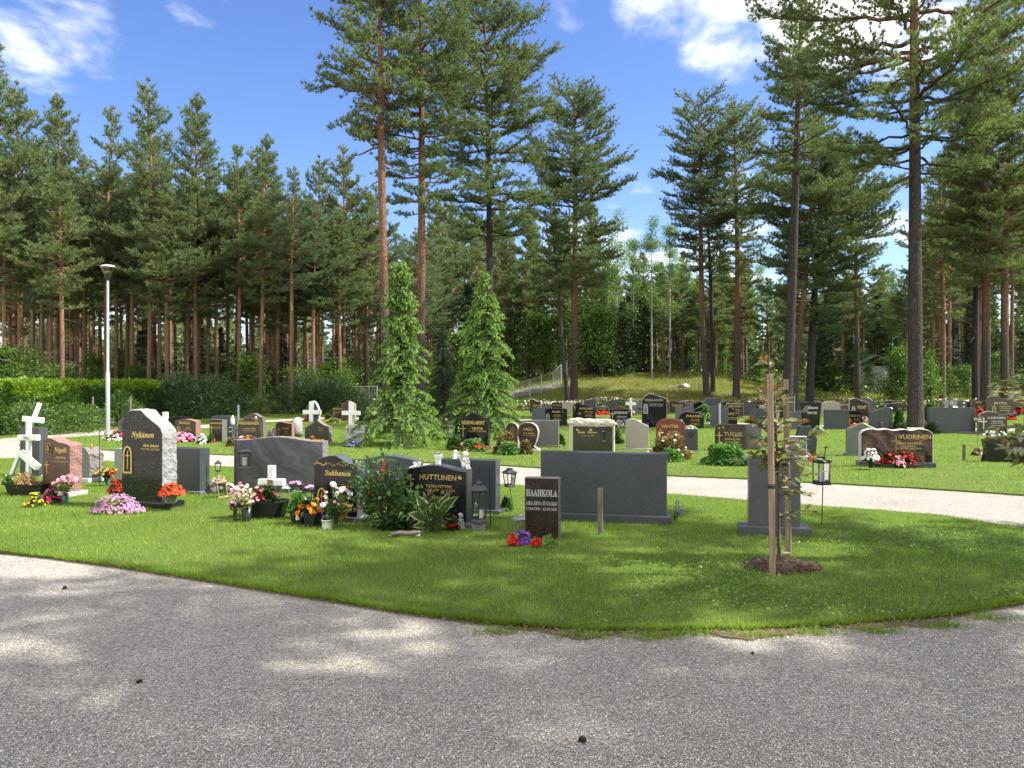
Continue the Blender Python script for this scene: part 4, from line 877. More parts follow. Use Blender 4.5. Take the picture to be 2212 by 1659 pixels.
PROF = dict(
    flat=[(0, 1), (1, 1)], arch=[(0, .90), (.25, .97), (.5, 1), (.75, .97), (1, .90)], round=[(0, .80), (.07, .88), (.25, .97), (.5, 1), (.75, .97), (.93, .88), (1, .80)],
    bell=[(0, .86), (.14, .87), (.32, .95), (.5, 1), (.68, .95), (.86, .87), (1, .86)], lowbell=[(0, .93), (.14, .935), (.32, .975), (.5, 1), (.68, .975), (.86, .935), (1, .93)], gable=[(0, .82), (.08, .83), (.3, .92), (.5, 1), (.7, .92), (.92, .83), (1, .82)],
    ogee=[(0, .62), (.06, .70), (.25, .80), (.42, .92), (.5, 1), (.58, .92), (.75, .80), (.94, .70), (1, .62)],
    left=[(0, .92), (.12, .98), (.3, 1), (.5, .95), (.7, .86), (.88, .80), (1, .76)], right=[(0, .82), (.2, .84), (.4, .90), (.65, .98), (.85, 1), (1, .95)],
    leftw=[(0, .93), (.08, .985), (.22, 1), (.4, .975), (.55, .90), (.75, .85), (.92, .86), (1, .82)], peakl=[(0, .80), (.14, .93), (.30, 1), (.42, .995), (.60, .95), (.78, .90), (.93, .87), (1, .80)],
    waves=[(0, .84), (.04, .93), (.14, .985), (.25, .96), (.36, .985), (.46, .945), (.6, .985), (.7, .955), (.82, 1), (.93, .965), (.98, .90), (1, .84)], slantl=[(0, .86), (.5, .93), (1, 1)], soft=[(0, .95), (.08, .985), (.3, 1), (.7, 1), (.92, .985), (1, .95)],
    nyk=[(0, .70), (.015, .86), (.06, .93), (.16, .985), (.34, 1), (.50, .985), (.62, .93), (.78, .875), (.93, .82), (.99, .76), (1, .70)],
    nip=[(0, .86), (.03, .95), (.14, .99), (.27, 1), (.42, .975), (.58, .93), (.74, .915), (.9, .895), (1, .865)], drop=[(0, .78), (.06, .9), (.2, .985), (.4, 1), (.6, .95), (.8, .86), (1, .8)])

def stone_outline(w, h, prof, side=None):
    pts = PROF[prof] if isinstance(prof, str) else prof
    top = catmull(pts, 7) if len(pts) > 2 else pts
    out = [(-w / 2, 0.0)]
    if side: out += [(-w / 2 * s, v * h) for v, s in side]
    out += [((u - .5) * w, v * h) for u, v in top]
    if side: out += [(w / 2 * s, v * h) for v, s in reversed(side)]
    out += [(w / 2, 0.0)]
    return out
def slab_mb(out, t, rough=0.0, bev=.006, z0=0.0, seed=1, poly=False):
    """a stone: outline in x,z with thickness t along y; rough > 0 leaves the edge hewn"""
    R_ = random.Random(seed)
    pts = []
    for (a, b) in zip(out, out[1:]):
        n = max(1, int(math.dist(a, b) / (.035 if rough else .5)))
        pts += [(a[0] + (b[0] - a[0]) * k / n, a[1] + (b[1] - a[1]) * k / n) for k in range(n)]
    pts.append(out[-1]); clean = [pts[0]]
    for p in pts[1:]:
        if math.dist(p, clean[-1]) > 1e-4: clean.append(p)
    pts = clean; n = len(pts); area = sum(pts[i][0] * pts[(i + 1) % n][1] - pts[(i + 1) % n][0] * pts[i][1] for i in range(n)); sg = 1 if area > 0 else -1
    nor = []
    for i in range(n):
        a, b = pts[i - 1], pts[(i + 1) % n]; dx, dz = b[0] - a[0], b[1] - a[1]; L = math.hypot(dx, dz) or 1
        nor.append((dz / L * sg, -dx / L * sg))
    nor[0] = (-1, 0); nor[-1] = (1, 0)
    lay = [(0, -bev), (bev, 0)] + ([(t * q, 0) for q in (.18, .36, .54, .72, .88)] if rough else []) + [(t - bev, 0), (t, -bev)]
    vs = []
    for j, (y, ins) in enumerate(lay):
        for i, (x, z) in enumerate(pts):
            d = ins
            if rough and 1 < j < len(lay) - 1:
                q = Vector((x * 9, y * 13, z * 9 + seed)); d += rough * (noise.noise(q) * 1.1 + noise.noise(q * 2.7) * .7) + rough * .35
            elif rough and j <= 1: d += rough * .35 * noise.noise(Vector((x * 14, seed, z * 14)))
            zz = max(0, z + nor[i][1] * d); vs.append((x + nor[i][0] * d, y, zz + z0))
    b = MB(); L = len(lay)
    b.add(vs, [tuple(range(n))], 0); b.add(vs, [tuple(range(L * n - 1, (L - 1) * n - 1, -1))], 0)
    fs = [(j * n + i, (j + 1) * n + i, (j + 1) * n + (i + 1) % n, j * n + (i + 1) % n) for j in range(L - 1) for i in range(n)]
    b.add(vs, fs, 1)
    return b

def fit_width(px_l, px_r, base_py, rot):
    """centre on the ground and true width of a face turned by rot whose foot spans px_l..px_r"""
    c = ground((px_l + px_r) / 2, base_py); ux, uy = math.cos(rot), math.sin(rot); ts = []
    for p in (px_l, px_r):
        R = (p - 1106) / FOC; ts.append((R * c.y - c.x) / (ux - R * uy))
    mid = (ts[0] + ts[1]) / 2
    return Vector((c.x + ux * mid, c.y + uy * mid, 0)), ts[1] - ts[0]

def emblem(kind, w, h, cx, cz, sz, mats, parent):
    b = MB(); y = -.004; name = kind + '_emblem'
    if kind == 'cross':
        k = sz * .035
        b.box(cx - k, cx + k, y - .006, .001, cz - sz / 2, cz + sz / 2); b.box(cx - sz * .24, cx - k, y - .006, .001, cz + sz * .2 - k, cz + sz * .2 + k); b.box(cx + k, cx + sz * .24, y - .006, .001, cz + sz * .2 - k, cz + sz * .2 + k)
    elif kind == 'orthodox':
        k = sz * .05
        b.box(cx - k, cx + k, y, .001, cz - sz / 2, cz + sz / 2)
        for zz, ww in ((.36, .16), (.18, .3), (-.2, .2)): b.box(cx - sz * ww, cx - k, y, .001, cz + sz * zz - k, cz + sz * zz + k); b.box(cx + k, cx + sz * ww, y, .001, cz + sz * zz - k, cz + sz * zz + k)
    elif kind == 'window':      # pointed niche with a gilded frame
        aw = sz * .21
        def arch(a, s):
            q = [(-a, -sz / 2 * s)] + [(-a + a * math.sin(t) * 0 - 0 + (a - a * math.cos(t)), sz * (.12 + .36 * math.sin(t)) * s) for t in [i * math.pi / 16 for i in range(9)]]
            return [(cx + x, cz + z) for x, z in q] + [(cx - x, cz + z) for x, z in reversed(q[:-1])]
        o, i_ = arch(aw, 1), arch(aw * .72, .88); n = len(o)
        vs = [(x, y - .012, z) for x, z in o] + [(x, y - .012, z) for x, z in i_] + [(x, .001, z) for x, z in o] + [(x, .001, z) for x, z in i_]
        for k in range(n):
            m = (k + 1) % n; b.add([vs[k], vs[m], vs[n + m], vs[n + k], vs[2 * n + k], vs[2 * n + m], vs[3 * n + m], vs[3 * n + k]], [(0, 1, 2, 3), (0, 4, 5, 1), (3, 2, 6, 7)])
        b.add([(x, -.002, z) for x, z in i_], [tuple(range(n))], 1)
        k = sz * .018; b.box(cx - k, cx + k, -.012, -.003, cz - sz * .34, cz + sz * .3); b.box(cx - sz * .1, cx - k, -.012, -.003, cz + sz * .13 - k, cz + sz * .13 + k); b.box(cx + k, cx + sz * .1, -.012, -.003, cz + sz * .13 - k, cz + sz * .13 + k)
    elif kind == 'dove':
        for o in ([(-.5, -.05), (-.1, -.3), (.2, -.28), (.5, .05), (.25, -.02), (.12, .12), (-.02, .5), (-.12, .12), (-.42, .35), (-.3, .02)],):
            b.prism([(cx + x * sz, cz + z * sz) for x, z in o][::-1], y - .004, .001)
    elif kind == 'heart':
        q = []
        for i in range(28):
            t = 6.2832 * i / 28; q.append((16 * math.sin(t) ** 3 / 34, (13 * math.cos(t) - 5 * math.cos(2 * t) - 2 * math.cos(3 * t) - math.cos(4 * t)) / 34))
        b.prism([(cx + x * sz, cz + z * sz) for x, z in q], -.02, .001, 0); b.prism([(cx + x * sz * .58, cz + z * sz * .58) for x, z in q], -.024, -.021, 1)
    elif kind == 'plaque':
        b.box(cx - sz * .5, cx + sz * .5, -.010, .001, cz - sz * .36, cz + sz * .36, 0); b.box(cx - sz * .44, cx + sz * .44, -.013, -.011, cz - sz * .3, cz + sz * .3, 1)
        for k in range(4): b.box(cx - sz * .3, cx + sz * .3, -.015, -.0132, cz + sz * (.2 - .13 * k) - sz * .018, cz + sz * (.2 - .13 * k) + sz * .018, 0)
    elif kind == 'oval':
        b.prism([(cx + math.cos(6.2832 * i / 20) * sz * .5, cz + math.sin(6.2832 * i / 20) * sz * .3) for i in range(20)], -.012, .001)
    elif kind == 'portrait':
        for a, m, yy in ((1, 0, -.014), (.78, 1, -.017)):
            b.prism([(cx + math.cos(6.2832 * i / 28) * sz * .41 * a, cz + math.sin(6.2832 * i / 28) * sz * .5 * a) for i in range(28)], yy, .001, m)
        b.ell((cx - sz * .02, -.02, cz - sz * .14), (sz * .16, .012, sz * .2), 0, 6); b.ell((cx - sz * .03, -.022, cz + sz * .13), (sz * .09, .012, sz * .11), 0, 6)
    elif kind == 'ornament':   # gilded notes and leaves along a curved band
        R_ = random.Random(4)
        for i in range(16):
            u = i / 15 - .5; x = cx + u * sz; z = cz + .03 * math.sin(i * 1.3) * sz; a = R_.uniform(-.8, .8); l = sz * (.07 if i < 6 else .045)
            b.M = Matrix.Translation((x, y, z)) @ Matrix.Rotation(a, 4, 'Y'); b.box(-l * .5, l * .5, -.004, .003, -l * .12, l * .12); b.box(-l * .1, l * .1, -.004, .0028, l * .12, l * .9 * (1 if i % 2 else .5))
        b.M = Matrix.Identity(4)
    elif kind == 'stripes':
        for i in range(4):
            x0 = cx + i * sz * .16; b.prism([(x0, cz), (x0 + sz * .05, cz), (x0 + sz * .55, cz + sz * .75), (x0 + sz * .5, cz + sz * .75)], -.003, .001)
    elif kind == 'leaves':
        for i in range(3):
            for k in range(5):
                a = math.radians(10 + 36 * k); X, Z = cx + (-.45, .05, .35)[i] * sz + math.cos(a) * sz * .16, cz + (0, .02, .28)[i] * sz + math.sin(a) * sz * .13
                b.prism([(X - sz * .05, Z), (X, Z - sz * .02), (X + sz * .05, Z), (X, Z + sz * .02)], -.004, .001)
    elif kind == 'bronzerose':
        for k in range(6):
            a = k * 1.05; b.ell((cx + math.cos(a) * sz * .3, -.012, cz + math.sin(a) * sz * .25), (sz * .22, .014, sz * .12), 0, 5, Matrix.Rotation(-a, 3, 'Y'))
    return b.build(name, mats, parent)

ST = 0
def stone(reg, xl, xr, yb, yt, prof, mat, label, rot=-14, t=.15, side=None, edge=None, rough=0.0, pl=None, tx=(), em=(), let='gold', shape='gravestone', tiny=False, dY=0):
    """one gravestone measured from the photograph; pl = (overhang m, height m, material) of its foot"""
    global ST; ST += 1
    (pl_, _), (pr_, _) = D(reg, xl, 0), D(reg, xr, 0); pyb, pyt = D(reg, 0, yb)[1], D(reg, 0, yt)[1]
    rz = math.radians(rot); c, w = fit_width(pl_, pr_, pyb, rz); H = (pyb - pyt) / FOC * c.y
    r = empty(shape, label, 'gravestone', (c.x, c.y, 0), rz)
    hp = 0.0
    if pl:
        ov, hp, pm = pl; b = MB(); b.box(-w / 2 - ov, w / 2 + ov, -.05, t + .06, -.03, hp, 0, .006); b.build('plinth', M[pm], r)
    h = H - hp; out = stone_outline(w, h, prof, side)
    em_m = M[edge] if edge else M[mat]
    s = slab_mb(out, t, rough, .005 if rough else .006, hp, ST); s.build('slab', [M[mat], em_m], r)
    if tx:
        b = MB()
        for txt, st, u, v, cap, *al in tx:
            vv, ff = text_tris(txt, st); k = cap * h / .68; x0, x1 = min(q[0] for q in vv), max(q[0] for q in vv); wd = (x1 - x0) * k
            fit = al[0] if al else None
            sx = min(1.0, fit * w / wd) if fit else 1.0
            b.add([((q[0] - (x0 + x1) / 2) * k * sx + u * w, -.0025 - (q[2] if len(q) > 2 else 0), hp + v * h + q[1] * k) for q in vv], ff)
        b.build('lettering', M[let], r)
    for kind, u, v, sz, *mm in em:
        ms = [M[mm[0] if mm else let], M[mm[1] if len(mm) > 1 else 'darkbronze']]
        m = emblem(kind, w, h, u * w, hp + v * h, sz * h, ms, r)
    return r, c, w, hp, h
DT = '+12.4.1948  †3.9.2019'
# --- front row
stone(1, 468, 770, 1310, 680, 'nip', 'pinkred', 'brown red headstone with oval portrait medallion and wavy rough top, on a pale plinth', -20, .2, edge='hewn_red', rough=.012, pl=(.05, .06, 'light'),
      tx=[('Nipuli', 'b', .17, .74, .085, .44), ('Aila Maria', 'b', .16, .62, .04, .36), ('+11.5.1938  †25.8.2024', 's', .16, .55, .026, .5)], em=[('portrait', -.24, .80, .21, 'bronze', 'darkbronze'), ('cross', -.32, .44, .25)])
stone(1, 218, 430, 1100, 560, 'flat', 'dgrey', 'plain dark grey slab with a flat top right behind the white crosses', -20, .17)
stone(1, 893, 985, 1165, 790, 'drop', 'ggrey', 'small leaf-shaped grey stone with a rough broken side and a golden figure on top', -22, .26, [(.2, 1.0), (.5, 1.08)], 'hewn_dark', .022, (.03, .07, 'light'))
nyk = stone(1, 1342, 1790, 1440, 370, 'nyk', 'larvik', 'tall black headstone with a gilded arched window, jagged grey edge and wavy shoulder', -21, .24, edge='hewn_grey', rough=.018, pl=(.08, .075, 'black'),
      tx=[('Nykänen', 'i', .02, .70, .062, .60), ('Risto Juhani', 'i', .22, .60, .030, .38), ('+13.9.1955  †26.7.2024', 's', .2, .565, .019, .5)], em=[('window', -.34, .455, .31, 'gold', 'darkbronze')])
stone(1, 1258, 1360, 1170, 795, 'flat', 'paleg', 'narrow pale green grey stone peeping out left of the tall black headstone', -20, .16)
stone(2, -150, 268, 1290, 790, 'flat', 'dgrey', 'plain grey upright slab with a flat top, right of the tall black headstone', -20, .2, pl=(.05, .05, 'grey'))
stone(2, 640, 1620, 1268, 665, 'lowbell', 'wavy', 'broad swirled blue grey headstone seen from behind, with a bell-shaped top', -14, .17, edge='hewn_dark', rough=.006)
stone(2, 1520, 2000, 1590, 868, [(0, .86), (.05, .90), (.18, .955), (.36, .99), (.45, 1), (.55, .985), (.7, .92), (.84, .875), (1, .86)], 'black', 'black headstone with a gilded ribbon of notes behind the white roses', -21, .17, edge='bgrey', pl=(.06, .06, 'bgrey'),
      tx=[('Sukhanen', 'i', .06, .665, .085, .72), ('25.10.2023', 's', .32, .48, .028, .26)], em=[('ornament', -.08, .845, .62), ('window', -.30, .26, .40, 'gold', 'darkbronze')])
stone(3, 100, 740, 1430, 870, 'arch', 'bgrey', 'blue grey arched headstone seen from behind, above the red-flowered shrub', -16, .16)
hut = stone(3, 575, 1270, 1640, 975, [(0, .905), (.08, .915), (.25, .96), (.42, .995), (.5, 1), (.6, .99), (.75, .95), (.9, .915), (1, .905)], 'black', 'black headstone with gilded cross and dove, white figures and a candle jar on its top', -18, .17, edge='bgrey', pl=(.09, .05, 'bgrey'),
      tx=[('HUTTUNEN', 's', .05, .735, .092, .58), ('TEEMU PETTERI', 's', .06, .595, .050, .50), ('+10.8.2007  †11.6.2023', 's', .08, .53, .042, .52)], em=[('cross', -.38, .67, .30), ('dove', .40, .79, .10)])
s11 = stone(3, 988, 1590, 1500, 915, 'flat', 'dgrey', 'flat-topped dark grey slab seen from behind, right of the large hexagonal lantern', -17, .18, pl=(.07, .05, 'dgrey'))
stone(4, 250, 625, 1790, 1118, 'flat', 'mahog', 'small dark brown upright stone with grey lettering in front of the widest slab', -12, .13, edge='hewn_dark', rough=.004, let='greylet',
      tx=[('HAAHKOLA', 'b', 0, .70, .105, .92), ('AIRA EEVA TUULIKKI', 'b', .0, .555, .058, .92), ('17.04.1950 - 23.05.2023', 's', .0, .47, .045, .9)])
stone(4, 425, 1815, 1600, 838, 'flat', 'dgrey', 'widest dark grey slab with a flat top, seen from behind on a long plinth', -13, .17, pl=(.05, .09, 'dgrey'))
stone(5, 785, 1355, 1745, 890, 'flat', 'bgrey', 'tall blue grey slab on a plinth right behind the staked sapling', -11, .15, pl=(.10, .09, 'bgrey'))
# --- second row, across the path
stone(5, 1222, 1422, 905, 660, 'flat', 'ggrey', 'small grey green stone with edges tinted sunlit white and white lettering behind the sapling', -10, .12, edge='whitelet', pl=(.08, .06, 'light'), let='silver', tx=[('NÄRVÄ', 's', 0, .72, .17, .82), ('SIVIÄ', 's', 0, .52, .10, .5), ('+6.1.1931', 's', 0, .36, .07, .5), ('†19.10.2017', 's', 0, .25, .07, .6)])  # slab edges coloured white to stand for sun catching them
stone(5, 1300, 1520, 868, 550, [(0, .62), (.03, .66), (.22, .98), (.25, 1), (.72, 1), (.76, .98), (1.06, .60), (1.08, .52)], 'dgrey', 'dark grey stone with slanted hexagonal shoulders behind the grey green stone', -10, .13)
stone(5, 640, 925, 805, 525, 'arch', 'grey', 'grey arched stone half hidden behind the brown stone with the large green plant', -12, .13)
stone(5, 410, 748, 810, 525, 'soft', 'brown', 'brown headstone with two gilded birds behind the largest round green plant', -12, .14, tx=[('TUOMI', 's', .08, .55, .14, .6), ('ANNI ELINA', 's', .08, .38, .075, .5), ('O.S. MÄKÄINEN', 's', .08, .28, .05, .5), ('+18.3.1932  †17.10.2015', 's', .08, .19, .05, .66)], em=[('cross', -.36, .46, .5), ('dove', -.36, .84, .10), ('dove', -.22, .88, .10)])
stone(5, 85, 222, 828, 580, 'flat', 'dgrey', 'narrow grey stone bearing a dark heart', -12, .12, pl=(.03, .03, 'grey'), em=[('heart', -.05, .75, .30, 'black', 'inset')])
stone(4, 1695, 2020, 810, 462, 'round', 'red', 'rounded red headstone behind a bronze-leaved shrub and a lantern', -12, .15, tx=[('VAHTER', 's', -.02, .70, .10, .60), ('OLAVI', 's', .06, .54, .07, .28), ('+1.4.1931', 's', .04, .46, .045, .3), ('†28.12.2012', 's', .04, .39, .045, .36)], em=[('cross', -.34, .50, .32)])
stone(4, 1360, 1615, 810, 465, 'left', 'beige', 'beige grey stone seen from behind with a one-sided sloping top', -10, .14, pl=(.08, .04, 'beige'))
bei = stone(4, 742, 1238, 850, 475, 'soft', 'cream', 'cream sculpted headstone with a carved cloth draped over its dark panel', -8, .2, edge='cream', rough=.012)
stone(4, 296, 622, 780, 482, 'flat', 'grey', 'flat-topped grey slab behind the heart-shaped double stone', -12, .15, pl=(.06, .06, 'grey'))
stone(3, 1830, 2055, 820, 508, [(0, .55), (.02, .72), (.10, .88), (.3, .985), (.5, 1), (.7, .985), (.9, .88), (1, .70), (1.0, .55)], 'brown', 'right lobe of a brown double stone shaped like two leaning hearts', -14, .16, [(.1, .62), (.3, .85)], edge='beige', pl=(.02, .05, 'light'), tx=[('VALLI', 's', .0, .70, .10, .46), ('KARI PEKKA', 's', .04, .56, .06, .54), ('+22.7.1949  †17.3.2018', 's', .05, .49, .04, .64)])
stone(3, 1700, 1835, 800, 508, 'round', 'brown', 'left lobe of a brown double stone with a small gilded arch', -14, .15, edge='beige', em=[('window', .05, .66, .34, 'bronze', 'inset')])
stone(3, 1195, 1505, 790, 403, 'bell', 'black', 'black arched headstone with gilded lettering in front of the lime-tipped spruce', -16, .16, pl=(.05, .05, 'grey'), tx=[('BERNGARDT', 'b', -.03, .66, .105, .82), ('VIKTOR', 'b', .12, .50, .075, .40), ('+2.6.1937  †18.10.2019', 's', .12, .43, .045, .60)], em=[('cross', -.38, .46, .34)])
stone(2, 1870, 2085, 745, 535, 'soft', 'light', 'light grey headstone with black lettering and a rough pale edge', -16, .16, edge='hewn_white', rough=.014, let='blacklet', tx=[('LEHTOLA', 'b', .04, .72, .13, .64), ('VEIKKO ANTERO', 's', .08, .52, .06, .6), ('+7.2.1942  †21.5.2018', 's', .06, .42, .05, .6), ('JA OMAISET', 's', .06, .32, .05, .5)], em=[('cross', -.38, .70, .34, 'blacklet')])
stone(2, 1422, 1690, 730, 478, 'ogee', 'inset', 'dark green headstone with a pointed ogee top and a small brown plaque', -16, .17, edge='hewn_dark', rough=.012, em=[('plaque', .16, .60, .24, 'bronze', 'darkbronze')])
stone(2, 1100, 1280, 672, 500, [(0, .8), (.1, .96), (.35, 1), (.6, .95), (1, .90)], 'brown', 'small brown headstone leaning against a pale boulder', -18, .14, edge='hewn_red', tx=[('Viitala', 'i', .12, .52, .14, .42), ('Tapio', 'b', .12, .34, .08, .4), ('+1950 †2020', 's', .12, .22, .06, .4)], em=[('cross', -.30, .40, .56)])
stone(2, 682, 925, 735, 450, 'bell', 'brown', 'brown headstone with gilded capitals, a candle jar on a post in front', -18, .16, tx=[('HAKKARAINEN', 's', .0, .72, .115, .94), ('JUHANI ANTERO', 's', .06, .55, .05, .6), ('+1.2.1939  †7.6.2016', 's', .06, .47, .04, .6), ('HILMA KAISU ELINA', 's', .06, .22, .05, .7)])
stone(2, 372, 512, 722, 476, 'flat', 'black', 'narrow black flat-topped headstone with a light grey side', -20, .2, edge='grey', tx=[('KÄRKKÄINEN', 's', 0, .80, .085, .92), ('EINO ANTERO', 's', .1, .66, .045, .6), ('+6.3.1930  †2.4.2018', 's', .1, .58, .04, .6)], em=[('cross', -.32, .56, .4)])
stone(2, 392, 635, 672, 432, 'soft', 'dgrey', 'plain dark grey stone behind the narrow black flat-topped headstone', -20, .18, pl=(.04, .05, 'dgrey'))
stone(2, -10, 222, 700, 470, 'arch', 'brown', 'brown arched headstone with a gilded niche among pink flowers', -20, .2, edge='hewn_red', tx=[('MUIKKU', 's', -.02, .76, .12, .56), ('VIENO', 's', .12, .56, .06, .4), ('+2.5.1944  †1.3.2021', 's', .1, .47, .045, .5)], em=[('window', -.30, .42, .5)])
stone(1, 1850, 2092, 650, 436, 'arch', 'black', 'low black stone behind the brown arched one with the niche', -20, .16)
stone(1, 1300, 1400, 625, 455, 'gable', 'grey', 'pointed grey stone peeping out left behind the tall black headstone', -20, .14, em=[('cross', 0, .5, .4, 'blacklet')])
stone(2, 752, 955, 690, 405, 'bell', 'pinkred', 'reddish grey arched stone behind the brown one with gilded capitals', -18, .16, edge='grey')
stone(2, 1432, 1575, 500, 268, [(0, .45), (.06, .66), (.25, .9), (.5, 1), (.75, .9), (.94, .66), (1, .45)], 'dgrey', 'grey pointed stone behind the left white wooden cross', -16, .16, edge='light')
stone(2, 1725, 1832, 475, 335, 'soft', 'brown', 'small brown rectangular stone next to a pale pinkish one', -14, .14, tx=[('HEIKKINEN', 's', 0, .78, .13, .9), ('ANJA', 's', .1, .55, .08, .4), ('+1937 †2011', 's', .1, .42, .06, .5)], em=[('cross', -.3, .5, .4)])
stone(2, 1825, 1972, 490, 268, 'bell', 'pinkred', 'pale pinkish stone behind the right white wooden cross', -14, .14, edge='beige')
stone(2, 2000, 2118, 505, 362, [(0, .8), (.1, .95), (.4, 1), (.6, .96), (.8, .9), (1, .7)], 'black', 'small black vase-shaped stone by the left garden spruce', -14, .14, [(.1, .8), (.3, .7), (.6, .9)], pl=(.08, .05, 'grey'))
stone(3, 165, 320, 495, 338, [(0, .98), (.25, .9), (.5, .84), (.75, .9), (1, 1)], 'pinkred', 'brownish stone with a hollowed top half behind the left garden spruce', -12, .14, edge='beige')
stone(3, 975, 1092, 470, 338, [(0, .88), (.4, 1), (1, .84)], 'brown', 'low brownish stone between the two garden spruces', -10, .14, pl=(.03, .04, 'light'))
# --- third row and beyond, right half
stone(4, 328, 545, 480, 345, 'arch', 'bgrey', 'blue grey arched stone half behind the black stone with stars', -9, .14)
stone(4, 476, 715, 545, 352, 'soft', 'black', 'black stone with two small gilded stars and italic lettering', -9, .14, pl=(.03, .03, 'dgrey'), tx=[('Rauska', 'i', 0, .76, .11, .38), ('Eino Ilmari', 'i', .04, .58, .06, .34), ('+3.4.1930  †5.6.2014', 's', .04, .5, .045, .48), ('Aino Esteri', 'i', .04, .36, .06, .4), ('+8.9.1934  †1.2.2019', 's', .04, .28, .045, .48)], em=[('dove', .30, .85, .07), ('dove', .36, .76, .07), ('window', -.38, .45, .5, 'silver')])
stone(4, 305, 428, 402, 250, 'leftw', 'brown', 'wavy-topped brown stone with a pale edge at the left end of the last row', -6, .14, edge='light', tx=[('+1931 †2009', 's', .1, .4, .08, .6), ('MIKKOLA', 's', .1, .52, .09, .6)])
stone(4, 432, 546, 398, 300, 'arch', 'grey', 'low grey stone second from the left end of the last row', -6, .13)
stone(4, 546, 665, 402, 280, 'arch', 'brown', 'small brown arched stone with a light edge in the last row', -6, .13, edge='light', tx=[('SAARINEN', 's', 0, .66, .1, .7)])
stone(4, 662, 802, 405, 275, 'bell', 'beige', 'beige grey arched stone in front of the mound pine', -6, .13)
stone(4, 780, 890, 475, 290, 'round', 'black', 'black rounded stone with a gilded cross, overlapped by a larger black one', -8, .14, em=[('cross', -.30, .68, .34), ('leaves', -.3, .4, .1)])
stone(4, 822, 1030, 478, 310, 'left', 'black', 'black headstone with an engraved pale flower and one-sided wavy top', -8, .14, tx=[('PUTKONEN', 's', 0, .68, .12, .7), ('HANNU KALEVI', 's', .14, .52, .05, .5), ('+2.1.1941  †5.5.2012', 's', .14, .44, .045, .52), ('IRMA INKERI', 's', .14, .30, .05, .5), ('+9.9.1943  †8.8.2020', 's', .14, .22, .045, .52)], em=[('bronzerose', -.34, .42, .22, 'bronze')])
stone(4, 902, 1035, 398, 240, 'slantl', 'dgrey', 'grey stone with a slanting top against the meadow', -6, .14, edge='light')
stone(4, 1036, 1172, 412, 335, 'flat', 'black', 'low black stone with a white side above red begonias', -7, .16, edge='light', tx=[('AHOKAS', 's', .06, .6, .22, .6)], em=[('cross', -.36, .5, .6)])
stone(4, 1145, 1292, 396, 258, 'bell', 'dgrey', 'grey bell-topped stone left of the pale wooden cross', -6, .13)
stone(4, 1195, 1420, 545, 362, 'flat', 'black', 'black flat stone with silver lettering and a thin cross, grey flowers before it', -9, .14, let='silver', tx=[('KUKKONEN', 'b', .02, .74, .13, .66), ('VEIKKO ILMARI', 's', .05, .55, .06, .5), ('+3.3.1929  †8.1.2011', 's', .05, .46, .05, .52), ('LAHJA ESTERI', 's', .05, .32, .06, .5), ('+7.7.1933  †2.2.2018', 's', .05, .23, .05, .52)], em=[('cross', -.39, .62, .48), ('dove', .42, .9, .1)])
stone(4, 1210, 1372, 480, 325, 'gable', 'pinkred', 'reddish grey stone showing over the black flat stone with silver lettering', -9, .14)
stone(4, 1428, 1548, 418, 262, 'left', 'grey', 'grey stone with an oval plate left of the largest black headstone', -7, .14, em=[('oval', .3, .4, .3, 'darkbronze')])
stone(4, 1540, 1815, 560, 190, 'peakl', 'black', 'largest black headstone in the far rows with a steel arched niche and rough peaked top', -10, .18, edge='hewn_white', rough=.01, let='etched', tx=[('VEIJALAINEN', 's', -.02, .78, .065, .78), ('KARI TIMO JUHANI', 's', .08, .67, .04, .54), ('+2.9.1955  †14.6.2014', 's', .08, .62, .035, .54)], em=[('window', -.34, .56, .30, 'silver', 'dgrey')])
stone(4, 1842, 2022, 400, 265, 'leftw', 'brown', 'brown stone with a sweeping pale edge right of the largest black headstone', -7, .14, edge='light', tx=[('SOBOLEV', 's', .0, .52, .16, .66)])
stone(4, 1910, 2110, 480, 338, 'flat', 'bgrey', 'flat blue grey slab behind the black stone with the rough sloping top', -8, .14)
stone(4, 1968, 2110, 398, 270, 'left', 'grey', 'grey one-sided stone behind the flat blue grey slab', -7, .13)
stone(5, 165, 300, 396, 280, 'gable', 'black', 'low black stone crowded with lanterns in the last row', -6, .14)
stone(5, 5, 290, 575, 390, [(0, .55), (.05, .78), (.14, .90), (.28, 1), (.6, .98), (.85, .93), (1, .80)], 'black', 'black stone with a rough sloping top and two columns of gilded lettering', -10, .15, edge='hewn_dark', rough=.01, tx=[('PURANEN', 's', .12, .68, .14, .62), ('REINO ILMARI', 's', .16, .52, .055, .42), ('+11.2.1936 †2013', 's', .16, .44, .05, .42), ('OUTI HELENA', 's', .16, .28, .055, .42), ('+1.6.1940 †2019', 's', .16, .20, .05, .42)], em=[('dove', -.36, .5, .2, 'silver')])
stone(5, 310, 486, 400, 240, 'soft', 'dgrey', 'dark grey flat stone standing against the flowering bed', -7, .15, edge='light')
stone(5, 362, 560, 555, 320, 'leftw', 'bgrey', 'dark blue grey stone with a wavy top behind the pointed black one', -9, .15, pl=(.03, .03, 'bgrey'))
stone(5, 486, 658, 530, 340, 'gable', 'black', 'pointed blue black stone with a small gilded cross at its peak', -9, .14, edge='bgrey', tx=[('TUOMINEN', 's', -.02, .56, .13, .84), ('HEIKKI SAKARI', 's', .06, .36, .07, .6), ('+5.5.1945 †2017', 's', .06, .27, .055, .5)], em=[('cross', -.2, .82, .2)])
stone(5, 536, 724, 445, 300, 'flat', 'inset', 'flat dark stone with a light side standing behind the pointed blue black one', -8, .14, edge='light', tx=[('PEKKANEN', 's', .0, .74, .13, .74), ('EINO', 's', .16, .5, .08, .3), ('+1928 †2003', 's', .16, .38, .07, .36)])
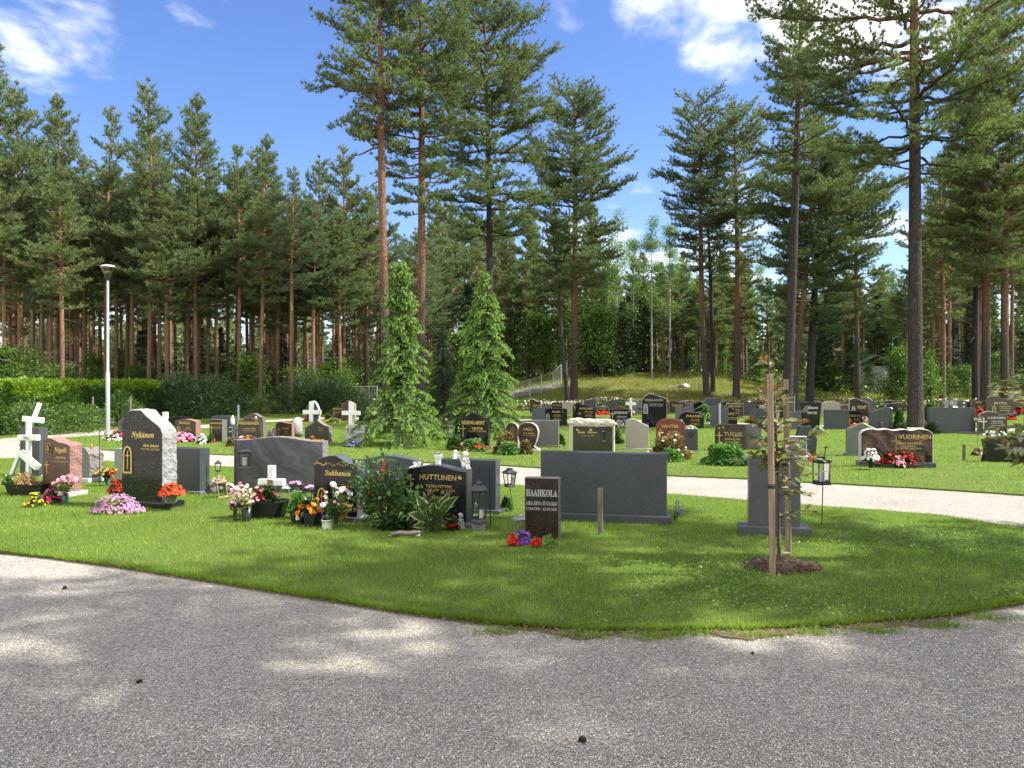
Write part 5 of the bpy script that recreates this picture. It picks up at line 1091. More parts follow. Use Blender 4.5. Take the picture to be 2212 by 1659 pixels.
stone(5, 690, 845, 435, 265, 'gable', 'dgrey', 'dark grey pointed stone with a dark rim left of the sapling', -7, .14, edge='black')
stone(5, 798, 1000, 550, 352, 'flat', 'dgrey', 'flat grey slab right behind the sapling crown', -9, .14)
stone(5, 902, 1060, 545, 372, 'soft', 'black', 'black stone with gilded lettering almost hidden by the sapling', -9, .13, tx=[('MUSTONEN', 's', 0, .66, .17, .86), ('AARO', 's', 0, .44, .1, .5)])
stone(5, 900, 1115, 440, 300, 'bell', 'beige', 'beige bell-topped stone far behind the sapling crown', -7, .13)
stone(5, 1268, 1440, 395, 250, 'bell', 'dgrey', 'dark grey bell-topped stone right of the thin steel pole', -6, .14)
stone(5, 1460, 1605, 390, 250, 'arch', 'black', 'black stone whose arched top shows above the tapering black one', -6, .13, tx=[('LEHTO', 's', 0, .76, .13, .6)])
stone(5, 1228, 1362, 585, 372, 'slantl', 'bgrey', 'blue grey stone with a slanting top left of the tapering black one', -8, .15)
stone(5, 1372, 1560, 585, 290, 'flat', 'black', 'black headstone tapering downwards with grey diagonal stripes at its corner', -9, .15, [(.0, 1.0), (.99, 1.24)], let='whitelet', tx=[('KALLIO', 's', .14, .78, .07, .56), ('JORMA KALEVI', 's', .08, .63, .038, .56), ('+16.4.1944  †12.6.2010', 's', .08, .58, .034, .6)], em=[('stripes', -.56, .64, .34, 'greylet')])
stone(5, 1585, 1792, 450, 275, 'arch', 'beige', 'pale beige arched stone right of the tapering black one', -7, .14)
stone(6, 152, 292, 398, 268, 'leftw', 'pinkred', 'reddish stone with dark lettering between the pale beige and the wavy black one', -6, .13, tx=[('RANTA-OPAS', 's', .1, .62, .1, .8)])
stone(6, 15, 285, 585, 365, 'flat', 'dgrey', 'flat blue grey slab left of the small black stone with the three-barred cross', -8, .15, edge='bgrey', pl=(.02, .02, 'dgrey'))
stone(6, 266, 428, 575, 380, 'soft', 'black', 'small black stone with a gilded three-barred cross above orange flowers', -8, .13, tx=[('SHIRVIS', 's', .02, .66, .13, .82), ('MARFA', 's', .14, .5, .08, .4), ('+4.7.1926 †2011', 's', .16, .42, .05, .5)], em=[('orthodox', -.34, .34, .5)])
stone(6, 290, 502, 470, 240, [(0, .9), (.1, .97), (.35, 1), (.6, .9), (.85, .83), (1, .72)], 'black', 'black wavy headstone with a gilded niche and pale outline', -7, .15, edge='light', tx=[('Jaana Jaakko', 'i', .14, .58, .07, .5), ('+1948 †2015', 's', .14, .5, .05, .5)], em=[('window', -.30, .45, .36, 'silver', 'inset')])
stone(6, 398, 562, 440, 230, 'bell', 'dgrey', 'dark grey round-topped stone behind the wavy black headstone', -6, .14)
stone(6, 512, 768, 600, 338, 'right', 'dgrey', 'dark grey stone with a one-sided rounded top left of the largest trunk', -8, .15)
stone(6, 265, 600, 875, 512, 'gable', 'ggrey', 'dark green grey gabled stone seen from behind, left of the widest veined one', -10, .16, pl=(.04, .05, 'ggrey'))
stone(6, 415, 1208, 1000, 575, 'waves', 'aurora', 'wide veined brown headstone with a four-wave top, red flowers before it', -10, .18, edge='hewn_white', rough=.008, pl=(.04, .10, 'dgrey'),
      tx=[('VUORINEN', 's', .25, .70, .125, .44), ('MARJO KRISTIINA', 's', .17, .535, .062, .36), ('O.S. OPPANA', 's', .17, .46, .045, .2), ('+17.6.1976  †22.5.2018', 's', .17, .39, .05, .34)], em=[('cross', -.01, .53, .50, 'bronze'), ('leaves', .0, .38, .2, 'bronze')])
stone(6, 695, 862, 400, 298, 'soft', 'black', 'low dark stone with a pale top left of the largest trunk', -6, .16, edge='light')
stone(6, 700, 900, 385, 268, 'soft', 'brown', 'low brown stone in front of the flowering bed, left of the largest trunk', -5, .14, tx=[('LAAKSONEN', 's', .1, .8, .12, .7)])
stone(6, 1162, 1678, 630, 343, 'flat', 'dgrey', 'wide dark grey slab right of the largest trunk', -8, .16, pl=(.05, .06, 'dgrey'))
stone(6, 1308, 1482, 400, 242, 'gable', 'black', 'black stone behind two lanterns on the wide slab', -6, .13, tx=[('ROTTI', 's', 0, .62, .14, .5)], let='silver')
stone(6, 1442, 1650, 400, 260, 'bell', 'dgrey', 'dark stone with a white oval plate above the wide grey slab', -6, .13, em=[('oval', .02, .78, .22, 'whitelet'), ('dove', .02, .5, .2, 'whitelet')])
stone(6, 1616, 1800, 402, 260, 'soft', 'brown', 'brown stone with gilded lettering right of the oval-plate stone', -6, .13, tx=[('NIEMI', 's', .02, .76, .13, .52), ('ESKO OLAVI', 's', .14, .52, .06, .5), ('+1938 †2008', 's', .14, .42, .05, .5)])
stone(6, 1812, 2096, 440, 215, 'leftw', 'inset', 'large dark veined headstone with a gilded arched niche near the right edge', -7, .15, edge='hewn_dark', rough=.006, tx=[('MATTILA', 's', .0, .60, .10, .68), ('RAIMO JUHANI', 's', .18, .46, .05, .52), ('+3.1.1939  †2.5.2010', 's', .18, .37, .04, .52), ('MAIJA ANNELI', 's', .18, .26, .05, .52)], em=[('window', -.26, .34, .4)])
stone(6, 2098, 2290, 420, 250, 'bell', 'brown', 'brown bell-topped stone cut by the right picture edge', -6, .13, tx=[('VIRTA', 's', .02, .7, .12, .4)])
stone(6, 1716, 2028, 640, 385, 'peakl', 'brown', 'brown headstone with a tall gilded cross at its left and silver lettering', -9, .15, edge='hewn_dark', rough=.01, pl=(.03, .04, 'grey'), let='silver', tx=[('LUNDGREN', 's', .12, .66, .10, .62), ('TOIMI OSKAR', 's', .12, .52, .055, .5), ('+14.10.1928  †5.6.2007', 's', .12, .44, .045, .54), ('VIENO ELINA', 's', .12, .33, .055, .46), ('+20.6.1930  †6.9.2017', 's', .12, .25, .045, .54)], em=[('cross', -.34, .40, .66)])
stone(6, 1775, 2330, 945, 668, [(0, .88), (.12, .92), (.5, 1), (.85, .96), (1, .9)], 'black', 'wide black stone with a waisted side behind the branch at the right edge', -9, .18, [(.1, .98), (.3, .93), (.55, .91), (.75, .96)])
# carved cloth and dark panel of the cream stone
r_, c_, w_, hp_, h_ = bei
b = MB(); b.prism([(-w_ * .42, .06), (-w_ * .42, h_ * .80), (w_ * .46, h_ * .80), (w_ * .46, .06)][::-1], -.004, .003); b.build('panel', M['inset'], r_)
b = MB()
for i in range(9):
    u = -.46 + .92 * i / 8; z = h_ * (.90 + .02 * math.sin(i * 2.1)); b.ell((u * w_, -.004, z), (w_ * .085, .02, h_ * (.06 + .045 * (i % 2))), 0, 8)
for i in range(4): b.ell((w_ * (-.42 + .13 * i), .06, h_ * (.985 + .02 * math.sin(i * 2))), (w_ * .11, .07, h_ * .05), 0, 8, Matrix.Rotation(.4 * math.sin(i * 3), 3, 'Y'))
b.build('carved_cloth', M['cream'], r_)
b = MB()
for txt, u, v, k in (('Merja   Mayara', -.10, .60, .06), ('+4.6.1952   †6.11.2019', -.10, .51, .03)):
    vv, ff = text_tris(txt, 'i' if k > .04 else 's'); x0, x1 = min(q[0] for q in vv), max(q[0] for q in vv); s_ = min(k * h_ / .68, .46 * w_ / (x1 - x0))
    b.add([((q[0] - (x0 + x1) / 2) * s_ + u * w_, -.0065, v * h_ + q[1] * s_) for q in vv], ff)
b.build('lettering', M['gold'], r_)
emblem('dove', w_, h_, -.32 * w_, h_ * .70, .10 * h_, [M['gold'], M['gold']], r_); emblem('dove', w_, h_, -.02 * w_, h_ * .70, .12 * h_, [M['gold'], M['gold']], r_)

# ---------------------------------------------------------------- furniture of the graves
OFF[11] = (1463.9, 759.1, .3268); OFF[12] = (759.1, 488, .3432); OFF[13] = (1409.7, 488, .3628)
def thing(name, label, cat, loc, rz=0, group=None): return empty(name, label, cat, loc, rz, group)

def cross_of(label, reg, xl, xr, yb, yt, bar_y, thick, rot=-15, depth=None, mat='white', lean=0, name='wooden_cross', plaque=None, loc=None, H=None, W_=None):
    c, w = fit_width(D(reg, xl, 0)[0], D(reg, xr, 0)[0], D(reg, 0, yb)[1], math.radians(rot)); h = (yb - yt) * OFF[reg][2] / FOC * c.y
    bz = (yb - bar_y) * OFF[reg][2] / FOC * c.y; t = thick * OFF[reg][2] / FOC * c.y / 2; d = depth or t
    r = thing(name, label, 'cross', c, math.radians(rot)); r.rotation_euler = (0, math.radians(lean), math.radians(rot))
    b = MB(); b.box(-t, t, -d, d, -.05, h, 0, .006); b.build('upright', M[mat], r)
    b = MB(); b.box(-w / 2, w / 2, -d - .006, d + .006, bz - t, bz + t, 0, .006); b.build('crossbar', M[mat], r)
    if plaque: b = MB(); b.box(-t * .9, t * .9, -d - .014, -d - .0065, bz - t * .9, bz + t * .9); b.build('plaque', M[plaque], r)
    return r
cross_of('low white cross with a bronze plaque standing in a flower trough', 2, 920, 1198, 1480, 980, 1163, 70, -8, plaque='bronze')
cross_of('white wooden cross in front of the grey pointed stone', 2, 1410, 1592, 500, 275, 393, 46, -14)
cross_of('white wooden cross above the light grey headstone', 2, 1840, 2030, 540, 285, 402, 46, -14)
cross_of('white wooden cross half hidden by the left garden spruce', 3, 252, 436, 505, 290, 412, 46, -12)
cross_of('cream wooden cross in the far rows left of the largest black headstone', 4, 1362, 1476, 440, 238, 302, 30, -8, mat='ivory')
cross_of('tiny white cross peeping over the rough shoulder of the tall black headstone', 1, 1780, 1862, 640, 392, 476, 46, -18)
# the white three-barred cross with another white cross leaning behind it
c = gp(1, 316, 1125); Yc = c.y; k = OFF[1][2] / FOC * Yc
r = thing('wooden_cross', 'white three-barred wooden cross with a slanted foot bar', 'cross', c, math.radians(-12))
def bar(par, name, x0, x1, z0, z1, sl=0, d=.035, y=0):
    b = MB(); b.M = Matrix.Translation(((x0 + x1) / 2, y, (z0 + z1) / 2)) @ Matrix.Rotation(sl, 4, 'Y'); b.box(-(x1 - x0) / 2, (x1 - x0) / 2, -d, d, -(z1 - z0) / 2, (z1 - z0) / 2, 0, .005); b.build(name, M['white'], par)
bar(r, 'upright', -.025 * Yc / 10, .025 * Yc / 10, -.05, k * 660); bar(r, 'crossbar', -k * 128, k * 128, k * 422, k * 482, 0, .04); bar(r, 'foot_bar', -k * 140, k * 150, k * 175, k * 238, .62, .045)
b = MB(); b.box(-k * 35, k * 35, -.052, -.0405, k * 437, k * 467); b.build('name_plate', M['greylet'], r)
c2 = gp(1, 125, 1085); k2 = OFF[1][2] / FOC * c2.y
r = thing('wooden_cross', 'white wooden cross leaning far to the right behind the three-barred one', 'cross', c2, math.radians(-8)); r.rotation_euler = (math.radians(-4), math.radians(20.5), math.radians(-8))
bar(r, 'upright', -.03, .03, -.04, k2 * 845, 0, .03); bar(r, 'crossbar', -k2 * 118, k2 * 120, k2 * 622, k2 * 682, -.28, .036)

def hook(label, foot, top_z, reach, hook_drop, mat='blackmetal', r=.006, rz=0, lean=0):
    b = MB(); n = 9; pts = [(0, 0, -.1), (lean * .5, 0, top_z * .5), (lean, 0, top_z - abs(reach) / 2)]
    R_ = reach / 2
    for i in range(1, n): a = math.pi * i / (n - 1); pts.append((lean + R_ - R_ * math.cos(a), 0, top_z - abs(R_) + abs(R_) * math.sin(a)))
    x = lean + reach; z = top_z - abs(R_); pts += [(x, 0, z - hook_drop * .6), (x + R_ * .12, 0, z - hook_drop), (x + R_ * .35, 0, z - hook_drop * .8), (x + R_ * .4, 0, z - hook_drop * .5)]
    b.tube(pts, r, 6); o = b.build('shepherd_hook', M[mat]); o.location = foot; o.rotation_euler = (0, 0, rz); return tag(o, label, 'hook')
def lantern(label, loc, w, h, mat='blackmetal', rz=0, roof='pyramid', ring=True, sides=4, flare=1.0, glassy=True, name='lantern', cat='lantern', group=None, legs=False):
    """lantern with floor, corner posts, panes, roof and carrying ring; loc is the middle of its floor"""
    r = thing(name, label, cat, loc, rz, group); a = w / 2; hb, hr = .10 * h, (.26 * h if roof != 'flat' else .07 * h); zt = h - hr; ph = math.pi / sides
    rr = a / math.cos(math.pi / sides)
    b = MB(); b.lathe([(rr * flare * 1.0, 0), (rr * flare * 1.0, hb * .5), (rr * flare * .9, hb)], sides, 0, False, ph=ph); b.build('base', M[mat], r)
    b = MB(); pw = w * .045
    for i in range(sides):
        an = ph + 2 * math.pi * i / sides; d = Vector((math.cos(an), math.sin(an), 0)); b.tube([d * (rr * flare * .84) + Vector((0, 0, hb)), d * (rr * .86) + Vector((0, 0, zt))], pw, 4)
        d2 = Vector((math.cos(an + 2 * math.pi / sides), math.sin(an + 2 * math.pi / sides), 0))
        for z, q in ((hb + pw, flare * .84), (zt - pw, .86)): b.tube([d * rr * q + Vector((0, 0, z)), d2 * rr * q + Vector((0, 0, z))], pw * .9, 4)
    b.build('frame', M[mat], r)
    if glassy: b = MB(); b.lathe([(rr * flare * .80, hb + .001), (rr * .82, zt - .001)], sides, 0, False, ph=ph, cap=False); b.build('panes', M['glass'], r)
    b = MB()
    if roof == 'pyramid': b.lathe([(rr * 1.08, zt), (rr * 1.1, zt + hr * .08), (rr * .42, zt + hr * .62), (rr * .40, zt + hr * .75), (rr * .46, zt + hr * .78), (rr * .46, zt + hr * .86), (.004, zt + hr)], sides, 0, False, ph=ph)
    elif roof == 'dome': b.lathe([(rr * 1.12, zt), (rr * 1.18, zt + hr * .05), (rr * 1.02, zt + hr * .15), (rr * .86, zt + hr * .34), (rr * .52, zt + hr * .5), (rr * .34, zt + hr * .56), (rr * .42, zt + hr * .62), (rr * .24, zt + hr * .75), (rr * .08, zt + hr * .9), (.004, zt + hr)], sides, 0, False, ph=ph)
    else: b.lathe([(rr * 1.06, zt), (rr * 1.06, zt + hr)], sides, 0, False, ph=ph); b.box(-a * .4, a * .4, -a * .4, a * .4, zt + hr, zt + hr * 2.6); b.box(-a * .5, a * .5, -a * .5, a * .5, zt + hr * 2.6, zt + hr * 3.0)
    b.build('roof', M[mat], r)
    if ring:
        b = MB(); n = 14; b.tube([(math.cos(6.2832 * i / n) * w * .26, 0, h + w * .22 + math.sin(6.2832 * i / n) * w * .26) for i in range(n + 1)], max(.002, w * .022), 5); b.build('carrying_ring', M[mat], r)
    return r
def candle(label, loc, r_, h, lid=None, name='candle'):
    b = MB(); b.lathe([(r_, 0), (r_, h), (r_ * .8, h * 1.01), (.003, h)], 14); o = b.build(name, M['wax'], loc=loc); tag(o, label, 'candle')
    b = MB(); b.tube([(0, 0, h), (0, 0, h + r_ * .5)], .0015, 4); b.build('wick', M['blackmetal'], o); return o
def lz(reg, x, yb, yt, Y): p = sp(reg, x, yb, Y); return p, (yb - yt) * OFF[reg][2] / FOC * Y
# hanging black lantern left of the swirled stone
ft = gp(2, 660, 1292); p, h = lz(2, 755, 1015, 770, ft.y); p.y += .02; w = m_of(135, ft.y, 2)
hook('black shepherd hook carrying the lantern in front of the swirled stone', ft, sp(2, 700, 572, ft.y).z, m_of(92, ft.y, 2), .03)
lantern('black hanging lantern with a white candle in front of the swirled stone', p, w, h, rz=.35); candle('white pillar candle inside the hanging black lantern', p + Vector((0, 0, h * .105)), w * .2, h * .4)
# black lantern on a pole right of the sapling
ft = gp(5, 1585, 1650); p, h = lz(5, 1618, 1200, 930, ft.y); w = m_of(150, ft.y, 5)
b = MB(); b.tube([(0, 0, -.1), (.02, 0, .7), (.05, 0, sp(5, 1585, 760, ft.y).z)], .006, 6); b.box(.02, .085, -.004, .004, sp(5, 1585, 785, ft.y).z, sp(5, 1585, 778, ft.y).z); o = b.build('lantern_pole', M['blackmetal'], loc=ft); tag(o, 'thin black pole holding the lantern right of the sapling', 'pole')
p.y += .09; lantern('black square lantern with scalloped panes hung on a pole right of the sapling', p, w, h, rz=.12, roof='flat'); candle('thick white candle inside the lantern right of the sapling', p + Vector((0, 0, h * .105)), w * .24, h * .42)
# large hexagonal lantern by the black stone with figures
ft = gp(3, 1535, 1660); hook('black shepherd hook beside the large hexagonal lantern', ft, sp(3, 1450, 965, ft.y).z, -m_of(110, ft.y, 3), .05, lean=-.02)
g0 = gp(3, 1405, 1690); p, h = lz(3, 1405, 1612, 1130, g0.y); p.y = g0.y; w = m_of(175, g0.y, 3); lantern('large dark hexagonal lantern with a pierced dome roof', p, w, h, 'greymetal', roof='dome', sides=6, ring=False)
b = MB(); b.box(-.075, .075, -.07, .07, -.02, p.z - .002, 0, .006); o = b.build('pedestal', M['grey'], loc=(p.x, p.y, 0)); tag(o, 'grey stone pedestal under the large hexagonal lantern', 'pedestal'); candle('white grave candle inside the large hexagonal lantern', p + Vector((.02, 0, h * .1)), w * .17, h * .2)
# open lantern on a stick
ft = gp(3, 1800, 1470); p, h = lz(3, 1742, 1215, 1005, ft.y); r = lantern('black tapering lantern on a stick in front of the gravel path', p, m_of(125, ft.y, 3), h, rz=.5, flare=.72, ring=False)
b = MB(); b.tube([(0, 0, -.08), (p.x - ft.x, 0, p.z)], .005, 6); o = b.build('lantern_stick', M['blackmetal'], loc=ft); tag(o, 'thin stick under the black tapering lantern', 'pole')
# grey garden lantern at the small brown stone
g0 = gp(8, 1712, 775); h = (775 - 590) * .2451 / FOC * g0.y; lantern('grey lantern with a domed roof beside the small dark brown stone', g0, m_of(112, g0.y, 8), h, 'zinc', .3, 'dome', False)
# small ones
ft = gp(2, 475, 1260); p, h = lz(2, 465, 1050, 925, ft.y); lantern('small grey lantern on a stick left of the swirled stone', p, m_of(70, ft.y, 2), h, 'greymetal', .4, flare=.75, ring=False); b = MB(); b.tube([(0, 0, -.05), (0, 0, p.z)], .004, 6); tag(b.build('lantern_stick', M['blackmetal'], loc=(p.x, p.y, 0)), 'thin stick under the small grey lantern', 'pole')
g0 = gp(2, 520, 1335); r = lantern('wooden lantern with a dark lid tilted beside white flowers', g0, m_of(105, g0.y, 2), m_of(185, g0.y, 2), 'palewood', .5, 'flat', False); r.rotation_euler = (0, math.radians(-7), .5)
g0 = gp(2, 1195, 1400); r = lantern('silver grey lantern behind the low white cross', g0, m_of(85, g0.y, 2), m_of(225, g0.y, 2), 'zinc', .2, 'pyramid', False); r.rotation_euler = (0, math.radians(6), .2)
g0 = gp(2, 690, 1600); lantern('low black lantern at the left end of the black flower trough', g0, m_of(85, g0.y, 2), m_of(185, g0.y, 2), 'plasticblack', -.2, 'flat', False)
for reg, x, yb, yt, w_, foot, mt, lab in [(4, 1125, 720, 570, 62, 850, 'greymetal', 'grey lantern on a stick before the cream sculpted headstone'), (4, 1920, 755, 632, 62, 845, 'zinc', 'pale metal lantern before the rounded red headstone'),
                                          (3, 1092, 640, 522, 70, 800, 'greymetal', 'grey lantern on a stick left of the black arched headstone'), (6, 1702, 498, 428, 70, 790, 'blackmetal', 'black pierced lantern on a pole left of the stone with silver lettering'),
                                          (2, 605, 612, 545, 40, 690, 'zinc', 'small pale lantern before the plain dark grey stone'), (1, 1247, 530, 455, 46, 640, 'greymetal', 'small grey lantern by the foot of the street lamp'), (5, 1560, 640, 572, 50, 660, 'blackmetal', 'small black lantern in front of the tapering black stone'),
                                          (5, 650, 470, 392, 46, 560, 'blackmetal', 'black lantern on a pole at the pointed blue black stone')]:
    ft = gp(reg, x, foot); p, h = lz(reg, x, yb, yt, ft.y); lantern(lab, p, m_of(w_, ft.y, reg), h, mt, .3, 'pyramid', reg in (4, 3))
    if p.z > .06: b = MB(); b.tube([(0, 0, -.05), (0, 0, p.z)], .005, 6); tag(b.build('lantern_stick', M['blackmetal'], loc=(p.x, p.y, 0)), 'stick under the ' + lab.split(' on a ')[0].split(' before ')[0].split(' by ')[0].split(' in front')[0].split(' at ')[0] + ' ' + ('left of ' if 'left of' in lab else 'at ') + lab.split(' before ')[-1].split(' left of ')[-1].split(' by ')[-1].split(' in front of ')[-1].split(' at ')[-1], 'pole')
for x, yt, lab in [(1345, 262, 'clear lantern with a white candle on the wide dark slab'), (1432, 250, 'square glass lantern on the wide dark slab beside the clear one')]:
    Yw = gp(6, 1420, 630).y + .06; p = sp(6, x, 341, Yw); lantern(lab, p, m_of(48 if x < 1400 else 60, Yw, 6), m_of(341 - yt, Yw, 6), 'zinc', .2, 'flat', False)
for reg, x, yb, yt, foot, lab in [(2, 626, 530, 430, 690, 'clear glass candle jar on a post before the dark grey stone'), (2, 882, 540, 442, 720, 'clear glass candle jar on a post before the stone with gilded capitals')]:
    ft = gp(reg, x, foot); p, h = lz(reg, x, yb, yt, ft.y); q = m_of(44, ft.y, reg) / 2; r = thing('candle_jar', lab, 'candle jar', p)
    b = MB(); b.lathe([(q * .7, 0), (q, h * .12), (q, h * .62), (q * .75, h * .74)], 12, cap=True); b.build('jar', M['terracotta'], r); b = MB(); b.lathe([(q * .78, h * .745), (q * .8, h * .86), (q * .3, h)], 12); b.build('lid', M['brassy'], r)
    b = MB(); b.tube([(0, 0, -.05), (0, 0, p.z - .001)], .008, 6); tag(b.build('post', M['zinc'], loc=(p.x, p.y, 0)), 'thin post under the ' + lab.split(' on a ')[0] + lab.split('post')[1], 'post')
hook('tall black shepherd hook between the brown red and the tall black headstone', gp(1, 1095, 1215), sp(1, 1100, 592, gp(1, 1095, 1215).y).z, m_of(72, 9.5, 1), .03)
hook('thin dark hook on the grass behind the brown red headstone', gp(1, 662, 800), sp(1, 700, 585, gp(1, 662, 800).y).z, m_of(100, 12, 1), .04)
for reg, x, yb, yt, r_, m_, lab in [(5, 1285, 420, 190, .028, 'zinc', 'thin grey steel pole standing in the far rows behind the sapling'), (5, 463, 560, 262, .045, 'galv', 'grey steel post with a dark cap beside the pointed blue black stone'), (2, 692, 500, 292, .05, 'galv', 'grey steel water post with a dark cap behind the brown stones')]:
    g0 = gp(reg, x, yb); h = (yb - yt) * OFF[reg][2] / FOC * g0.y; r = thing('steel_post', lab, 'post', g0); b = MB(); b.tube([(0, 0, -.05), (0, 0, h * .9)], r_, 10); b.build('post', M[m_], r); b = MB(); b.lathe([(r_ * 1.25, h * .9), (r_ * 1.25, h * .96), (r_ * .2, h)], 10); b.build('cap', M['blackmetal'], r)
# wooden markers
def post(label, g0, w, h, mat, rz=0, name='wooden_marker'):
    b = MB(); b.box(-w / 2, w / 2, -w * .22, w * .22, -.05, h, 0, .003); o = b.build(name, M[mat], loc=g0); o.rotation_euler = (0, 0, rz); return tag(o, label, 'post')
g0 = gp(4, 1083, 1740); post('weathered grey wooden marker before the widest dark slab', g0, m_of(58, g0.y, 4), (1740 - 1228) * .1961 / FOC * g0.y, 'oldwood', -.2)
g0 = gp(10, 520, 1415); b = MB(); b.lathe([(m_of(24, g0.y, 10), -.05), (m_of(23, g0.y, 10), (1415 - 1180) * .14705 / FOC * g0.y)], 12, ph=.2); tag(b.build('wooden_post', M['mosswood'], loc=g0), 'short mossy round wooden post on the grass right of the veined stone', 'post')
# street lamp
g0 = ground(233, 938); r = thing('street_lamp', 'tall grey steel street lamp with a glass bowl head beside the far path', 'street lamp', g0)
zl = lambda py: EYE + (829.5 - py) / FOC * g0.y
b = MB(); b.lathe([(.066, -.05), (.062, zl(806)), (.042, zl(800)), (.036, zl(606))], 14); b.build('pole', M['galv'], r)
b = MB(); b.lathe([(.045, zl(606)), (.052, zl(604)), (.105, zl(596)), (.11, zl(594))], 18); b.build('collar', M['blackmetal'], r)
b = MB(); b.lathe([(.112, zl(593.8)), (.18, zl(584)), (.212, zl(577.5))], 22, cap=False); b.build('glass_bowl', M['lampglass'], r)
b = MB(); b.lathe([(.06, zl(591)), (.1, zl(588)), (.1, zl(586)), (.04, zl(582))], 14); b.build('reflector', M['brassy'], r)
b = MB(); b.lathe([(.222, zl(577.3)), (.226, zl(576)), (.19, zl(573.4)), (.1, zl(571.9)), (.004, zl(571.4))], 22); b.build('cap', M['galv'], r)

# ---------------------------------------------------------------- small figures on the graves
def figure(name, label, cat, loc, blobs, mat, rz=0, scale=1.0):
    """a small plaster figure modelled from rounded masses melted into one skin"""
    b = MB()
    for c, r_, *rot in blobs:
        m = None
        if rot: m = Matrix.Rotation(rot[0][0], 3, 'X') @ Matrix.Rotation(rot[0][1], 3, 'Y') @ Matrix.Rotation(rot[0][2], 3, 'Z')
        b.ell(Vector(c) * scale, Vector(r_) * scale, 0, 9, m)
    o = b.build(name, mat, loc=loc); o.rotation_euler = (0, 0, rz); md = o.modifiers.new('melt', 'REMESH'); md.mode = 'VOXEL'; md.voxel_size = .0042 * scale * 5; md.use_smooth_shade = True
    s = o.modifiers.new('soft', 'SMOOTH'); s.factor = .5; s.iterations = 2; return tag(o, label, cat)
SIT = [((0, 0, .22), (.18, .16, .22)), ((0, -.03, .46), (.15, .13, .20)), ((.04, -.08, .78), (.155, .15, .165)), ((.03, -.02, .86), (.165, .16, .12)), ((.08, -.22, .26), (.075, .08, .24), (.5, 0, 0)), ((-.08, -.22, .26), (.075, .08, .24), (.5, 0, 0)), ((.08, -.30, .12), (.065, .07, .17), (-.3, 0, 0)), ((-.08, -.30, .12), (.065, .07, .17), (-.3, 0, 0)),
       ((.09, -.36, .03), (.06, .11, .045)), ((-.09, -.36, .03), (.06, .11, .045)), ((.13, -.16, .50), (.05, .17, .055), (.5, 0, -.5)), ((-.13, -.16, .50), (.05, .17, .055), (.5, 0, .5)), ((0, -.26, .56), (.10, .06, .06)), ((.15, .15, .52), (.06, .04, .30), (0, .35, .3)), ((-.15, .15, .52), (.06, .04, .30), (0, -.35, -.3)), ((.27, .17, .66), (.07, .035, .18), (0, .6, 0)), ((-.27, .17, .66), (.07, .035, .18), (0, -.6, 0)), ((.04, -.235, .76), (.02, .02, .02))]
LIE = [((-.10, 0, .17), (.26, .15, .15)), ((-.36, 0, .10), (.20, .11, .09)), ((.14, 0, .24), (.15, .13, .15)), ((.27, -.03, .42), (.15, .14, .15)), ((.28, 0, .48), (.155, .15, .11)), ((.22, -.16, .14), (.06, .13, .06)), ((.32, -.14, .22), (.055, .06, .16)), ((-.52, 0, .07), (.12, .09, .06)), ((-.02, .13, .38), (.17, .04, .12), (.2, -.4, 0)), ((-.18, .15, .48), (.13, .035, .08), (.2, -.5, 0)), ((.20, .13, .10), (.06, .12, .06))]
hr, hc, hw, hhp, hh_ = hut
def on_stone(z_px, reg, x, Y): return sp(reg, x, z_px, Y)
Yt = hc.y + .09
figure('angel_figure', 'white reclining angel figure on the left shoulder of the black stone with the candle jar', 'figurine', on_stone(1012, 3, 712, Yt + .02), LIE, M['ivory'], .15, m_of(128, Yt, 3))
figure('angel_figure', 'larger white seated angel resting on the right shoulder of the black arched stone', 'figurine', on_stone(1014, 3, 1245, Yt - .12), SIT, M['ivory'], .75, m_of(185, Yt, 3) / .95)
cs = s11[1]
figure('angel_figure', 'smaller white seated angel on the flat dark grey slab, looking over its edge', 'figurine', on_stone(914, 3, 1145, cs.y + .19), SIT, M['ivory'], -.6, m_of(105, cs.y, 3) / .95)
figure('angel_figure', 'grey weathered seated angel at the foot of the black arched stone', 'figurine', gp(3, 1195, 1668), SIT, M['greystat'], .7, m_of(165, 8.4, 3) / .95)
g0 = gp(8, 612, 790); figure('bird_figure', 'small grey plaster bird lying at the foot of the red-flowered shrub', 'figurine', g0, [((0, 0, .16), (.34, .16, .15), (0, -.35, 0)), ((.26, 0, .32), (.13, .12, .12)), ((-.36, 0, .08), (.2, .1, .05)), ((.38, 0, .33), (.08, .04, .03)), ((0, -.1, .2), (.24, .06, .09), (0, -.4, 0))], M['greystat'], .3, .14)
b = MB(); b.M = Matrix.Translation((0, 0, .02)) @ Matrix.Rotation(.2, 4, 'Z'); b.tube([(-.14, 0, .02), (-.05, .03, .025), (.04, 0, .02), (.10, -.02, .03), (.17, .02, .02)], [.018, .026, .022, .028, .012], 8); tag(b.build('driftwood', M['oldwood'], loc=gp(8, 690, 800)), 'short gnarled piece of driftwood before the bird figure', 'driftwood')
g0 = gp(1, 1010, 1165); Yg = g0.y + .12; figure('angel_figure', 'small golden angel on top of the leaf-shaped grey stone', 'figurine', sp(1, 1008, 788, Yg), SIT, M['brassy'], .4, m_of(52, Yg, 1))
p = sp(3, 955, 968, Yt); hq = m_of(150, Yt, 3); r = thing('candle_jar', 'white glass grave candle with a brass lid on top of the black arched stone', 'candle jar', p)
b = MB(); q = m_of(50, Yt, 3); b.lathe([(q * .62, 0), (q * .66, hq * .03), (q * .55, hq * .22), (q * .72, hq * .42), (q, hq * .62), (q * .96, hq * .74)], 18); b.build('jar', M['wax'], r)
